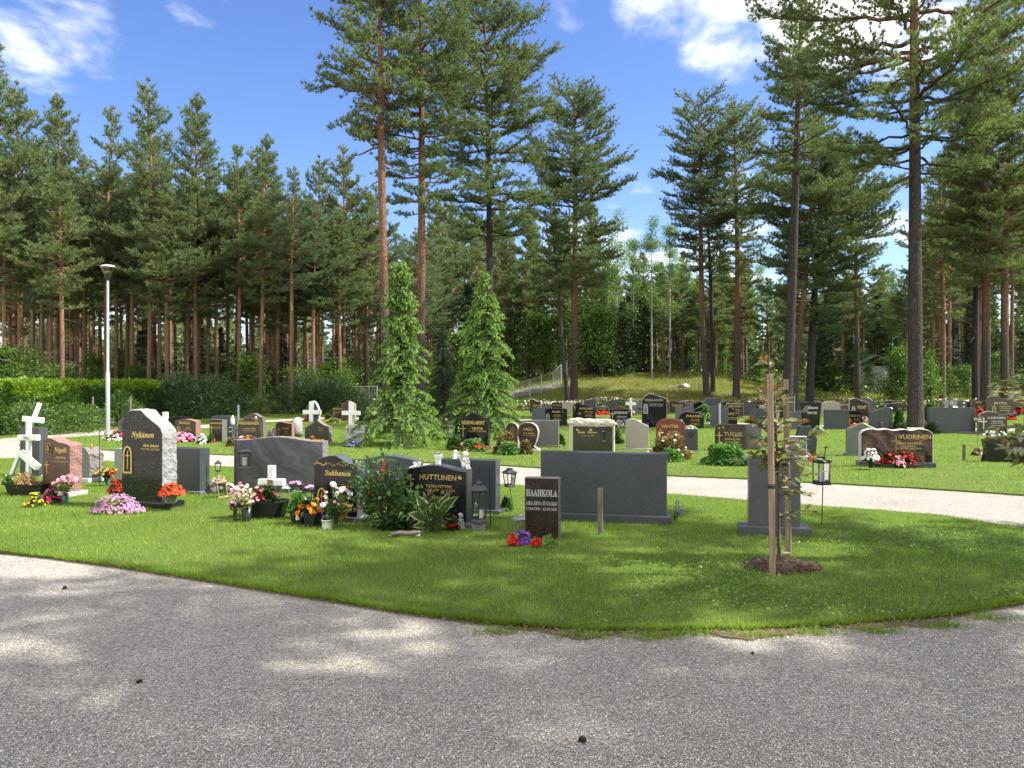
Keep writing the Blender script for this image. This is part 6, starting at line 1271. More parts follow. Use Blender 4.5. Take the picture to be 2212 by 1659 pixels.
b = MB(); b.lathe([(q * .955, hq * .742), (q * .7, hq * .86)], 18, cap=False); b.build('glass_neck', M['glass'], r); b = MB(); b.lathe([(q * .72, hq * .862), (q * .72, hq * .95), (q * .62, hq * .975), (q * .3, hq)], 18); b.build('lid', M['brassy'], r)
candle('squat white candle jar on the soil before the variegated hosta', gp(8, 806, 785), .026, .05)

# ---------------------------------------------------------------- plants
def fold_leaves(P, Dv, L, Wd, g, droop=.0):
    """broad leaf of two halves folded along its rib"""
    Dv = unit(Dv); S = unit(np.cross(Dv, np.array([0, 0, 1.0]) + g.normal(0, .35, Dv.shape))); N = np.cross(S, Dv)
    L = np.broadcast_to(np.asarray(L, float).reshape(-1, 1), (len(P), 1)); Wd = np.broadcast_to(np.asarray(Wd, float).reshape(-1, 1), (len(P), 1))
    C = P + Dv * L * .45; T = P + Dv * L - np.array([0, 0, 1.0]) * L * droop
    l, r = C - S * Wd * .5 + N * Wd * .14, C + S * Wd * .5 + N * Wd * .14
    return np.concatenate([np.stack([P, l, T, C], 1), np.stack([P, C, T, r], 1)])
def dome(n, rx, ry, rz, g, shell=.45, up=0.0):
    v = unit(g.normal(0, 1, (n, 3))); v[:, 2] = np.abs(v[:, 2]) * (1 - up) + up * g.random(n); rad = (shell + (1 - shell) * g.random(n)) ** .6
    lump = 1 + .13 * np.sin(v[:, 0] * 7 + rx * 40) * np.sin(v[:, 1] * 6 + 2) + .1 * np.sin(v[:, 2] * 9)
    return v * (rad * lump)[:, None] * np.array([rx, ry, rz]), v
PS = 0
def plant(label, cat, reg, x0, x1, yb, yt, leaf='leaf', bl=(), pot=None, L=.05, Wl=.55, n=None, deep=.8, name='flower_plant', droop=.2, shell=.45, dens=1.0, lift=0.0, Y=None, flat=False):
    """leafy clump with blossoms; pot = (share of the height, width share, material, taper, sides)"""
    global PS; PS += 1; g = np.random.default_rng(900 + PS)
    c = gp(reg, (x0 + x1) / 2, yb) if Y is None else sp(reg, (x0 + x1) / 2, yb, Y); Yc = c.y; w = m_of(x1 - x0, Yc, reg); h = (yb - yt) * OFF[reg][2] / FOC * Yc
    r = thing(name, label, cat, c, g.uniform(-.3, .3)); z0 = lift * h
    if pot:
        sh, ws, pm, tp, sd = pot; hp = sh * h; a = w * ws / 2; b = MB()
        b.lathe([(a * tp, 0), (a, hp * .9), (a * 1.06, hp * .92), (a * 1.06, hp), (a * .92, hp), (a * .9, hp * .86), (.002, hp * .85)], sd, 0, sd > 8, ph=math.pi / sd, sy=1 if sd > 4 else .75); b.build('pot', M[pm], r); z0 = hp * .82
    rz = h - z0
    if leaf:
        far = max(1.0, Yc / 14); n = n or int(min(3200, max(160, 2600 * dens * (w * rz) ** .6 / far)))
        P, v = dome(n, w / 2 * .92, w / 2 * deep, rz * .95, g, shell); P[:, 2] += z0
        d = v + np.array([0, 0, .25]) + g.normal(0, .5, v.shape); LL = L * far ** .5 * (.6 + .8 * g.random(n)) * min(1.0, (w / .12) ** .5)
        soup('foliage', [fold_leaves(P - unit(d) * LL[:, None] * .5, d, LL, LL * Wl, g, droop)], [M[leaf]], r)
    for m, k, s, *o in bl:
        up, pk = (o + [.25, 5][len(o):])[:2] if o else (.25, 5)
        P, v = dome(k, w / 2, w / 2 * deep, rz, g, .93, up); P[:, 2] += z0; N = v + np.array([0, -.35, .45]) + g.normal(0, .25, v.shape)
        if len(o) > 2: P[:, 0] = P[:, 0] * o[3] + o[2] * w
        soup('blossoms', [petal_quads(P, N, s * (.75 + .5 * g.random(k)), pk, .25, g), petal_quads(P + unit(N) * s * .2, N, s * .55, pk, .6, g)], [M[m], M[m]], r)
    return r
POT = lambda sh, ws, m, tp=.72, sd=14: (sh, ws, m, tp, sd)
def bouquet(label, reg, xb, yb, x0, x1, y0, y1, heads, leaf='leaf', stem='leaf', L=.09, n=60, pot=None, cat='flowers', name='bouquet'):
    """stems fanning from one foot, each ending in a blossom; heads = (material, count, radius, petals)"""
    global PS; PS += 1; g = np.random.default_rng(900 + PS); c = gp(reg, xb, yb); k = OFF[reg][2] / FOC * c.y
    r = thing(name, label, cat, c); st = MB(); zlo, zhi = (yb - y1) * k, (yb - y0) * k; xl, xr = (x0 - xb) * k, (x1 - xb) * k; dep = (xr - xl) * .35; lp, ld = [], []
    z0 = 0
    if pot: hp, a, pm, tp = pot; b = MB(); b.lathe([(a * tp, 0), (a, hp), (a * .9, hp), (a * .85, hp * .9), (.002, hp * .88)], 14); b.build('vase', M[pm], r); z0 = hp * .8
    for m, cnt, rad, pk in heads:
        T = np.stack([g.uniform(xl, xr, cnt), g.uniform(-dep, dep, cnt), zlo + (zhi - zlo) * g.random(cnt)], 1); q = []
        for t in T:
            st.tube([(t[0] * .08, 0, z0), (t[0] * .55, t[1] * .5, z0 + (t[2] - z0) * .55), tuple(t)], .0028, 4, 0, cap=False)
            for _ in range(max(1, n // (cnt + 1))): f = g.uniform(.2, .85); lp.append([t[0] * f, t[1] * f, z0 + (t[2] - z0) * f]); ld.append(g.normal(0, .6, 3) + [t[0] * 2, 0, .8])
        N = np.stack([T[:, 0] * 1.5, np.full(cnt, -.6), np.full(cnt, .75)], 1) + g.normal(0, .25, T.shape); N = unit(N)
        soup('blossoms', [petal_quads(T, N, rad, pk, .15, g), petal_quads(T + N * rad * .2, N, rad * .72, pk, .5, g), petal_quads(T + N * rad * .3, N, rad * .42, pk, .9, g)], [M[m]] * 3, r)
    st.build('stem', M[stem], r)
    lp, ld = np.array(lp), np.array(ld); soup('foliage', [fold_leaves(lp, ld, L * (.6 + .6 * g.random(len(lp))), L * .3, g, .15)], [M[leaf]], r); return r
def trough(label, reg, x0, x1, yb, yt, mat='plasticblack', rot=-15, deep=.55, name='planter'):
    c, w = fit_width(D(reg, x0, 0)[0], D(reg, x1, 0)[0], D(reg, 0, yb)[1], math.radians(rot)); h = (yb - yt) * OFF[reg][2] / FOC * c.y
    r = thing(name, label, 'planter', c, math.radians(rot)); b = MB(); a = w / 2; d = w * deep / 2
    ring = lambda k, z: [(x * k, d + y * k, z) for x, y in [(-a * .8, -d), (a * .8, -d), (a, -d * .5), (a, d * .5), (a * .8, d), (-a * .8, d), (-a, d * .5), (-a, -d * .5)]]
    R4 = [ring(.82, 0), ring(1, h * .93), ring(1.03, h * .94), ring(1.03, h), ring(.93, h), ring(.9, h * .85)]; vs = sum(R4, [])
    b.add(vs, [(i * 8 + j, i * 8 + (j + 1) % 8, i * 8 + 8 + (j + 1) % 8, i * 8 + 8 + j) for i in range(5) for j in range(8)] + [tuple(range(7, -1, -1))]); b.build('trough', M[mat], r)
    b = MB(); b.add(ring(.905, h * .86), [tuple(range(8))]); b.build('potting_soil', M['soil'], r); return r, c, w, h
# left end
trough('black flower trough with a withered brown plant before the white crosses', 1, 10, 380, 1322, 1190)
g0 = gp(1, 200, 1318); zt = m_of(1318 - 1190, g0.y, 1)
plant('withered brown plant hanging over the black trough by the white crosses', 'dried plant', 1, 150, 425, 1200, 1040, 'dried', name='dried_plant', Y=g0.y + .12, L=.06, Wl=.25, droop=.6, shell=.3)
plant('small green plant with whitish tips at the left end of the black trough', 'plant', 1, 12, 160, 1190, 1080, 'leaf', [('f_cream', 14, .012)], Y=g0.y + .1, L=.035, name='potted_plant')
plant('tall creamy chrysanthemum left of the brown red headstone foot', 'flowers', 1, 446, 590, 1262, 1060, 'leafp', [('f_cream', 26, .03, .55)], L=.06)
bouquet('pink hydrangea heads in a dark green vase before the brown red headstone', 1, 715, 1400, 625, 820, 1095, 1195, [('f_pink', 20, .035, 6)], 'leafp', 'leaf', .10, 90, (.11, .04, 'plasticgreen', .8))
plant('clump of yellow violas before the brown red headstone', 'flowers', 1, 285, 490, 1435, 1285, 'leaf', [('f_yellow', 34, .016, .3)], L=.035)
plant('deep magenta flowers between the yellow violas and the pink hydrangea', 'flowers', 1, 470, 668, 1400, 1258, 'leafd', [('f_mag', 44, .026, .35)], L=.045)
plant('small purple asters behind the yellow violas', 'flowers', 1, 310, 480, 1310, 1235, 'leaf', [('f_lilac', 22, .014, .4)], L=.03)
bouquet('mixed red, yellow and violet bouquet in a blue green cone vase', 1, 1180, 1205, 1065, 1262, 1025, 1110, [('f_red', 9, .03, 6), ('f_yellow', 12, .028, 6), ('f_purple', 5, .026, 5)], 'leaf', 'leaf', .08, 110, (.14, .05, 'plasticgreen', .25))
plant('dark red chrysanthemum in a grey green pot left of the tall black headstone', 'flowers', 1, 1190, 1378, 1345, 1135, 'leafd', [('f_dred', 120, .02, .1)], POT(.36, .55, 'plastickgreen'), L=.04)
plant('orange red chrysanthemum in a pale green pot on the plinth of the tall black headstone', 'flowers', 1, 1755, 2022, 1395, 1185, 'leaf', [('f_redor', 150, .02, .1)], POT(.50, .46, 'plastickgreen'), L=.04, Y=9.75)
plant('broad mound of lilac pink flowers before the tall black headstone', 'flowers', 1, 1002, 1560, 1505, 1312, 'leafp', [('f_lilac', 420, .016, .15)], L=.04, deep=.5, name='flower_mound')
plant('red flowers among white ones left behind the tall black headstone', 'flowers', 1, 1235, 1345, 690, 602, 'leaf', [('f_red', 26, .05, .3)], L=.07)
plant('low white flowers left behind the tall black headstone', 'flowers', 1, 1140, 1330, 704, 635, 'leaf', [('f_white', 60, .028, .2)], L=.06)
plant('pink flowers before the brown arched stone with the niche', 'flowers', 1, 1885, 2150, 722, 620, 'leaf', [('f_pink', 75, .05, .2), ('f_mag', 30, .05, .2)], L=.07)
plant('white flowers left of the narrow black headstone', 'flowers', 2, 235, 330, 745, 645, 'leaf', [('f_white', 30, .05, .3)], L=.08)
plant('small magenta-tipped plant before the narrow black headstone', 'flowers', 2, 345, 440, 735, 640, 'leaf', [('f_mag', 8, .04, .6)], L=.08)
plant('red and pink flowers behind the left shoulder of the swirled stone', 'flowers', 2, 650, 780, 755, 670, 'leaf', [('f_red', 20, .045, .3), ('f_pink', 16, .045, .3)], L=.07)
plant('orange flowers before the stone with gilded capitals', 'flowers', 2, 750, 860, 755, 650, 'dried', [('f_orange', 26, .04, .3)], L=.08)
plant('reddish brown leaves left of the swirled stone top', 'plant', 2, 562, 650, 770, 680, 'bronzeleaf', L=.10, name='leafy_plant')
plant('orange marigolds before the dark green ogee headstone', 'flowers', 2, 1440, 1565, 760, 672, 'leaf', [('f_orange', 26, .05, .3)], L=.07)
plant('yellow flowers before the dark green ogee headstone', 'flowers', 2, 1545, 1650, 762, 700, 'leaf', [('f_yellow', 40, .04, .2)], L=.05)
plant('violet blue flowers before the light grey headstone', 'flowers', 2, 1850, 2030, 775, 715, 'leafd', [('f_blue', 40, .035, .2)], L=.06)
plant('red flowers before the left white wooden cross', 'flowers', 2, 1425, 1475, 495, 430, 'leafd', [('f_red', 18, .09, .4)], L=.1)
plant('round green bush by the small brown rectangular stone', 'bush', 2, 1645, 1730, 480, 400, 'juniper', L=.1, name='round_bush')
plant('pale yellow leafy plant at the foot of the small brown rectangular stone', 'plant', 2, 1640, 1830, 512, 462, 'leafp', [('f_yellow', 14, .04, .2)], L=.12, name='leafy_plant')
# around the swirled stone
plant('pink and white hydrangea clump behind the wooden lantern', 'flowers', 2, 365, 625, 1270, 1105, 'leafp', [('f_white', 26, .04, .2), ('f_lpink', 16, .035, .3)], L=.06)
tr_ = trough('long black planter bowl at the low white cross', 2, 650, 1150, 1575, 1385, rot=-8, deep=.6)
plant('pink and cream begonias filling the left of the black planter bowl', 'flowers', 2, 600, 870, 1450, 1195, 'bronzeleaf', [('f_pink', 55, .028, .3), ('f_cream', 45, .026, .2)], L=.05, Y=tr_[1].y + .1)
plant('dark green rose leaves in the right of the black planter bowl', 'plant', 2, 880, 1150, 1400, 1185, 'leafd', [('f_mag', 8, .022, .4)], L=.06, Y=tr_[1].y + .2, name='leafy_plant')
plant('reddish leaved begonia in the middle of the black planter bowl', 'plant', 2, 830, 980, 1430, 1205, 'redleaf', [('f_pink', 12, .025, .4)], L=.05, Y=tr_[1].y + .12, name='leafy_plant')
bouquet('pale pink carnations in a black vase by the black planter bowl', 2, 790, 1598, 640, 860, 1240, 1420, [('f_lpink', 12, .02, 6), ('f_cream', 10, .02, 6)], 'leafp', 'leafp', .09, 90, (.165, .05, 'plasticblack', .75))
pp = trough('square black pot with a round white emblem', 7, 960, 1160, 1045, 840, rot=-16, deep=.9, name='square_pot')
b = MB(); pr_ = pp[2]; zc = pp[3] * .52; b.M = Matrix.Translation((pr_ * .16, -.003, zc)); b.prism([(math.cos(6.2832 * i / 24) * .022, math.sin(6.2832 * i / 24) * .026) for i in range(24)], -.004, .012)
b.prism([(-.013, .004), (-.004, .004), (-.004, .009), (-.013, .009)][::-1], -.0055, -.0042, 1); b.prism([(.0, -.008), (.009, -.008), (.013, .009), (-.001, .007)], -.0055, -.0042, 1); b.prism([(-.012, -.016), (.010, -.016), (.010, -.013), (-.012, -.013)], -.0055, -.0042, 1); b.build('emblem', [M['whitelet'], M['plasticblack']], pp[0])
trough('second dark pot with marigolds beside the emblem pot', 7, 1150, 1340, 1075, 880, 'plasticblack', -16, .9, 'square_pot')
plant('bright green leafy plant in the black emblem pot', 'plant', 7, 945, 1250, 860, 560, 'bushgreen', L=.06, Y=pp[1].y + .08, name='potted_plant')
plant('dark green marigold plant with three orange heads', 'flowers', 7, 1090, 1400, 900, 650, 'leafd', [('f_orange', 34, .032, .75, 8)], L=.06, Y=pp[1].y + .0, shell=.3)
bouquet('white roses and pale pink carnations before the black stone with italic lettering', 7, 1630, 1035, 1465, 1850, 445, 760, [('f_lpink', 16, .022, 7), ('f_white', 5, .042, 8)], 'leaf', 'leaf', .11, 80)
bouquet('dried golden flowers right of the white roses', 7, 1690, 1035, 1690, 1850, 720, 870, [('gilt', 14, .028, 7)], 'gilt', 'dried', .07, 40)
plant('violet blue lobelia trailing before the black stone with white roses', 'flowers', 7, 1300, 1480, 1015, 850, 'leafd', [('f_purple', 120, .013, .1)], L=.03)
plant('small green plant in a white pot before the white roses', 'plant', 7, 1415, 1610, 1095, 910, 'leaf', [], POT(.72, .82, 'terracotta', .85), L=.05, name='potted_plant')
for x, yb_, yt_, lab in [(1085, 640, 430, 'dark metal flower stand with a pink bloom right of the low white cross'), (1245, 700, 490, 'dark metal flower stand with pink blooms left of the black stone with notes')]:
    g0 = gp(7, x, 860); k7 = OFF[7][2] / FOC * g0.y; r = thing('flower_stand', lab, 'flower stand', g0); z1 = (860 - yt_ - 60) * k7
    b = MB(); [b.tube([(sx * .06, sy * .05, 0), (sx * .05, sy * .04, z1)], .006, 6) for sx in (-1, 1) for sy in (-1, 1)]; b.build('legs_frame', M['blackmetal'], r); b = MB(); b.lathe([(.05, z1), (.10, z1 + .012), (.105, z1 + .03), (.09, z1 + .03), (.02, z1 + .02)], 14); b.build('bowl', M['blackmetal'], r)
    g = np.random.default_rng(7 + x); P = np.column_stack([g.normal(0, .035, 9), g.normal(0, .03, 9), np.full(9, z1 + .045)]); soup('blossoms', [petal_quads(P, g.normal(0, .3, (9, 3)) + [0, -.3, 1], .03, 6, .3, g)], [M['f_lilac']], r)
# red-flowered shrub and hosta bed
def shrub(label, reg, xb, yb, tips, leaf, L, bl=None, n_leaf=46, rr=.007, spread=.35, name='flowering_shrub', cat='shrub', Wl=.42):
    global PS; PS += 1; g = np.random.default_rng(900 + PS); c = gp(reg, xb, yb); k = OFF[reg][2] / FOC * c.y; r = thing(name, label, cat, c); st = MB(); P, d, bp = [], [], []
    for x, y in tips:
        T = np.array([(x - xb) * k, g.uniform(-1, 1) * spread * abs(x - xb + 200) * k * .6, (yb - y) * k]); m1 = T * np.array([.3, .3, .5]) + g.normal(0, .02, 3); pth = [np.zeros(3), m1, T * np.array([.68, .7, .8]) + g.normal(0, .02, 3), T]
        st.tube(pth, [rr, rr * .8, rr * .6, rr * .3], 5, 0, cap=False)
        for i in range(n_leaf):
            f = g.uniform(.22, 1.0) ** .7 * 3; j = min(2, int(f)); q = pth[j] + (pth[j + 1] - pth[j]) * (f - j); o = g.normal(0, .055, 3); P.append(q + o); d.append(unit(o) * 1.2 + unit(T) * .5 + g.normal(0, .3, 3) + [0, 0, .2])
        bp.append(T)
    st.build('stem', M['twig'], r); P, d = np.array(P), np.array(d); soup('foliage', [fold_leaves(P, d, L * (.6 + .7 * g.random(len(P))), L * Wl, g, .18)], [M[leaf]], r)
    if bl: m, cnt, rad = bl; Q = np.array(bp)[g.integers(0, len(bp), cnt)] * np.array([.95, .95, .92]) + g.normal(0, .05, (cnt, 3)); soup('blossoms', [petal_quads(Q, g.normal(0, 1, Q.shape) + [0, -.6, -.2], rad, 5, .5, g)], [M[m]], r)
    return r
shrub('tall leafy shrub with hanging red flowers between the two black arched stones', 3, 385, 1670, [(360, 850), (60, 1000), (200, 960), (520, 1010), (600, 1150), (20, 1160), (120, 1080), (470, 1130), (560, 1290), (40, 1330), (180, 1230), (330, 1080), (610, 1400), (440, 1330), (250, 1380), (80, 1450), (560, 1500), (330, 1480)], 'leaf', .095, ('f_red', 40, .014), 40, Wl=.5)
b = MB(); Yb = gp(3, 385, 1670).y - .1
g0 = Vector((sp(3, 355, 960, Yb).x, Yb, 0)); rb = thing('flower_pendant', 'string of red heart-shaped blossoms hanging at the top of the leafy shrub', 'flowers', g0); b = MB()
for i in range(8): p = sp(3, 352 + 4 * math.sin(i * 2), 950 + i * 27, Yb); b.ell((p.x - g0.x, 0, p.z), (.011, .009, .013), 0, 6)
b.build('blossoms', M['f_red'], rb); b = MB(); b.tube([(0, 0, sp(3, 0, 935, Yb).z), (0, 0, sp(3, 0, 1160, Yb).z)], .0025, 4); b.build('stem', M['leafd'], rb)
shrub('dark glossy peony leaves before the lettering of the black arched stone', 3, 700, 1690, [(600, 1300), (690, 1255), (770, 1275), (815, 1340), (640, 1380), (740, 1350)], 'bushgreen', .08, None, 30, name='peony_plant', cat='plant')
shrub('bushy green rose-leaved plant in front of the variegated hosta', 3, 890, 1720, [(800, 1480), (850, 1420), (920, 1430), (990, 1470), (1020, 1560), (840, 1560), (930, 1540), (760, 1590)], 'leaf', .06, None, 44, name='leafy_plant', cat='plant')
shrub('dark bronze foliage above the variegated hosta', 3, 900, 1690, [(870, 1290), (930, 1320), (840, 1330), (960, 1340), (900, 1400)], 'bronzeleaf', .07, None, 18, name='leafy_plant', cat='plant')
plant('low green plants with red begonia heads beside the grey angel', 'flowers', 3, 1020, 1190, 1690, 1540, 'leafd', [('f_red', 14, .02, .5)], L=.05)
plant('low dark groundcover under the red-flowered shrub', 'plant', 3, 260, 700, 1690, 1530, 'leafd', L=.06, deep=.4, name='leafy_plant')
def hosta(label, reg, xb, yb, leaves, mats, cat='hosta'):
    c = gp(reg, xb, yb); k = OFF[reg][2] / FOC * c.y; r = thing('hosta_plant', label, cat, c)
    for i, (x, y, wd, dy) in enumerate(leaves):
        b = MB(); T = Vector(((x - xb) * k, dy, (yb - y) * k)); B = Vector((0, 0, .02)); mid = B + (T - B) * .45 + Vector((0, 0, .24 * T.length)); side = Vector((T.z, 0, -T.x)).normalized() if abs(T.z) < abs(T.x) * 3 else Vector((1, 0, 0)); side = (side + Vector((0, .5, .2))).normalized(); n = 8; rows = []
        for j in range(n + 1):
            t = .30 + .70 * j / n; q = B * (1 - t) ** 2 + mid * 2 * t * (1 - t) + T * t * t; u = j / n; ww = wd * k * math.sin(math.pi * min(1, u * .92 + .08)) ** .7 * (1 - .55 * u * u) * .62 + .002
            rows.append([q + side * ww * s + Vector((0, -.3, 1)) * (abs(s) * ww * .25) for s in (-1, -.72, 0, .72, 1)])
        vs = [p for rw in rows for p in rw]
        for j in range(n):
            for s in range(4): b.add([vs[j * 5 + s], vs[j * 5 + s + 1], vs[j * 5 + 6 + s], vs[j * 5 + 5 + s]], [(0, 1, 2, 3)], 1 if s in (0, 3) else 0, True)
        b.tube([B, B * .49 + mid * .42 + T * .09, rows[0][2]], .004, 5, 0); b.build('leaf', [M[mats[0]], M[mats[1]]], r)
    return r
for nm, c1 in (('hosta_green', [(.045, .11, .035), (.06, .13, .045)]), ('hosta_cream', [(.55, .52, .25), (.62, .58, .32)])): M[nm] = leafy(nm, c1, .3, .4)
hosta('variegated hosta with cream-edged leaves before the black arched stone', 8, 930, 745, [(800, 430, 84, -.05), (1090, 415, 74, .05), (1165, 435, 88, .0), (725, 575, 66, -.1), (960, 470, 66, -.15), (770, 690, 60, -.12), (1060, 560, 40, .05), (860, 470, 50, .08), (1075, 700, 32, -.1), (1010, 470, 46, .1), (750, 620, 40, .05), (900, 520, 40, -.2), (1120, 520, 40, .1)], ('hosta_green', 'hosta_cream'))
# small brown stone
plant('red begonia left of the pansies at the small dark brown stone', 'flowers', 8, 1600, 1690, 880, 745, 'bronzeleaf', [('f_red', 36, .02, .3)], L=.035)
plant('violet pansies at the foot of the small dark brown stone', 'flowers', 8, 1665, 1800, 865, 750, 'leafd', [('f_purple', 70, .018, .2)], L=.03)
plant('two small orange flowers behind the violet pansies', 'flowers', 8, 1685, 1810, 800, 742, 'leaf', [('f_orange', 12, .024, .6)], L=.03)
plant('red begonia right of the violet pansies', 'flowers', 8, 1815, 1905, 885, 800, 'bronzeleaf', [('f_red', 26, .02, .3)], L=.035)
hosta('young hosta leaves at the right foot of the small dark brown stone', 8, 1935, 885, [(1960, 770, 70, .0), (2050, 860, 80, -.06), (1890, 900, 60, -.1), (1990, 850, 70, -.12), (1925, 790, 50, .03)], ('bushgreen', 'leafp'))
bouquet('sprig of violet blue flowers at the right end of the widest slab', 4, 1880, 1600, 1905, 2000, 1355, 1510, [('f_blue', 9, .022, 5)], 'leaf', 'leaf', .05, 14)
plant('leafy green tuft right behind the flat-topped dark grey slab', 'plant', 3, 1650, 1760, 1480, 1310, 'leaf', L=.08, name='leafy_plant')
# second row plants
plant('green perennial leaves left of the black arched headstone', 'plant', 3, 1045, 1230, 810, 640, 'leaf', L=.13, name='leafy_plant')
plant('low green plants with red and pink blooms before the black arched headstone', 'flowers', 3, 1200, 1500, 820, 690, 'bushgreen', [('f_red', 10, .045, .5), ('f_pink', 6, .05, .7)], L=.11)
plant('dark climbing leaves left of the black arched headstone', 'plant', 3, 1130, 1215, 700, 470, 'leafd', L=.1, name='leafy_plant')
plant('bronze-leaved shrub before the brown double stone', 'shrub', 3, 1555, 1850, 850, 612, 'bronzeleaf', L=.09, name='bronze_shrub'); plant('fresh green plant in front of the bronze-leaved shrub', 'plant', 3, 1600, 1860, 862, 720, 'bushgreen', L=.10, name='leafy_plant'); plant('small bronze-leaved plant at the foot of the right heart lobe', 'plant', 3, 1840, 2005, 858, 700, 'bronzeleaf', L=.08, name='leafy_plant')
plant('bronze and cream leaved shrub before the rounded red headstone', 'shrub', 4, 1600, 2085, 905, 635, 'bronzeleaf', [('f_cream', 20, .03, .3)], L=.10, name='bronze_shrub', shell=.3); plant('bright green leaves at the foot of the bronze and cream shrub', 'plant', 4, 1730, 2010, 935, 800, 'bushgreen', L=.11, name='leafy_plant')
plant('largest round clump of fresh green leaves before the brown stone with two birds', 'plant', 5, 262, 815, 972, 745, 'bushgreen', L=.11, deep=.6, n=2600, name='green_clump', shell=.55)
plant('low yellow green leaves at the foot of the grey green stone', 'plant', 5, 1190, 1455, 962, 885, 'leafp', L=.08, deep=.5, name='leafy_plant')
plant('hosta tuft between the cream and the beige grey stone', 'plant', 4, 1235, 1325, 745, 590, 'leaf', L=.22, n=40, name='leafy_plant'); plant('leafy tuft right of the flat-topped grey slab', 'plant', 4, 612, 695, 760, 640, 'leaf', L=.14, n=120, name='leafy_plant')
plant('white chrysanthemum in a dark pot left of the wide veined stone', 'flowers', 6, 442, 605, 1005, 800, 'leaf', [('f_white', 110, .026, .15, 6)], POT(.42, .34, 'plasticblack', .8), L=.06, Y=14.35)
vr = trough('shallow grey planter before the wide veined stone', 6, 590, 1080, 1012, 968, 'dgrey', -10, .35)
plant('bright red geraniums before the wide veined stone', 'flowers', 6, 640, 1030, 985, 828, 'leafd', [('f_red', 130, .026, .3)], L=.06, Y=vr[1].y + .15, deep=.4); plant('pink flowers low in the middle of the red geraniums', 'flowers', 6, 770, 900, 985, 890, 'leafd', [('f_pink', 40, .03, .2)], L=.05, Y=vr[1].y + .02)
g0 = gp(6, 1150, 1005); b = MB(); b.lathe([(.035, 0), (.055, .24), (.062, .25), (.05, .25), (.03, .2)], 12); tag(b.build('grave_vase', M['plasticblack'], loc=g0), 'empty dark vase at the right end of the wide veined stone', 'vase')
g0 = gp(6, 628, 610); b = MB(); b.lathe([(.04, 0), (.07, .32), (.06, .33), (.03, .28)], 12); tag(b.build('grave_vase', M['plasticblack'], loc=g0), 'dark vase standing behind the gabled green grey stone', 'vase')
for reg, x0, x1, yb, yt, lf, bl, lab in [(6, 300, 385, 582, 522, 'leafd', [('f_orange', 40, .06, .2)], 'orange flowers before the small black stone with the three-barred cross'), (6, 425, 485, 500, 438, 'leaf', [('f_pink', 24, .06, .4)], 'pink flowers on a stand right of the small black stone'), (6, 1680, 1770, 430, 360, 'leaf', [('f_red', 40, .08, .3)], 'red flowers at the right end of the wide dark slab'),
    (6, 1775, 2005, 655, 598, 'leaf', [('f_white', 110, .035, .2)], 'white flowers before the stone with silver lettering'), (6, 1770, 1830, 640, 600, 'leafd', [('f_red', 16, .05, .4)], 'few red flowers left of the white ones'), (6, 2030, 2120, 480, 415, 'leafd', [('f_red', 40, .07, .3)], 'dark red flowers below the large dark veined headstone'), (6, 2100, 2200, 420, 335, 'leafd', [('f_red', 36, .08, .4)], 'red flowers before the stone cut by the picture edge'),
    (4, 1035, 1180, 422, 385, 'leaf', [('f_red', 60, .07, .2)], 'red begonias before the low black stone with a white side'), (4, 770, 830, 425, 380, 'leaf', [('f_lpink', 22, .07, .3)], 'pale pink flowers left of the black stone with the engraved flower'), (4, 1200, 1275, 560, 478, 'leafd', [('f_red', 16, .06, .5)], 'red flowers at the left of the black flat stone'), (4, 1240, 1350, 565, 490, 'leafp', [('f_white', 40, .04, .3)], 'silvery grey foliage before the black flat stone'),
    (4, 1585, 1670, 560, 425, 'leafd', [('f_purple', 46, .035, .5)], 'violet lupins before the largest black headstone'), (4, 1410, 1460, 430, 380, 'leaf', [('f_lpink', 14, .06, .4)], 'pale flowers beside the cream wooden cross'), (6, 1640, 1760, 870, 790, 'bronzeleaf', [('f_lpink', 20, .03, .3)], 'small bronze plant left of the wide waisted black stone'), (6, 195, 262, 370, 330, 'leafd', [('f_lpink', 30, .09, .2)], 'pale red flowers before the reddish stone with dark lettering'), (5, 1500, 1600, 615, 545, 'leafp', [('f_white', 20, .04, .4)], 'whitish withered flowers before the tapering black stone'), (4, 2010, 2140, 585, 540, 'leafp', [('f_white', 30, .04, .2)], 'white flowers behind the grey stone bearing a heart')]:
    plant(lab, 'flowers', reg, x0, x1, yb, yt, lf, bl, L=.09)
plant('fern-like green tuft left of the steel post', 'fern', 5, 240, 372, 500, 285, 'bushgreen', L=.45, Wl=.14, n=90, name='fern_plant', droop=.5)
plant('dark juniper bush at the right foot of the largest trunk', 'bush', 6, 1085, 1310, 630, 490, 'juniper', L=.10, Wl=.25, name='juniper_bush'); plant('bushy green plants left of the largest trunk', 'bush', 6, 770, 905, 590, 375, 'leaf', L=.12, name='leafy_bush'); plant('low bush at the left foot of the largest trunk', 'bush', 6, 790, 930, 610, 510, 'juniper', L=.1, Wl=.25, name='juniper_bush'); plant('leafy plants right behind the largest trunk', 'bush', 6, 1100, 1230, 500, 300, 'leaf', L=.16, name='leafy_bush')

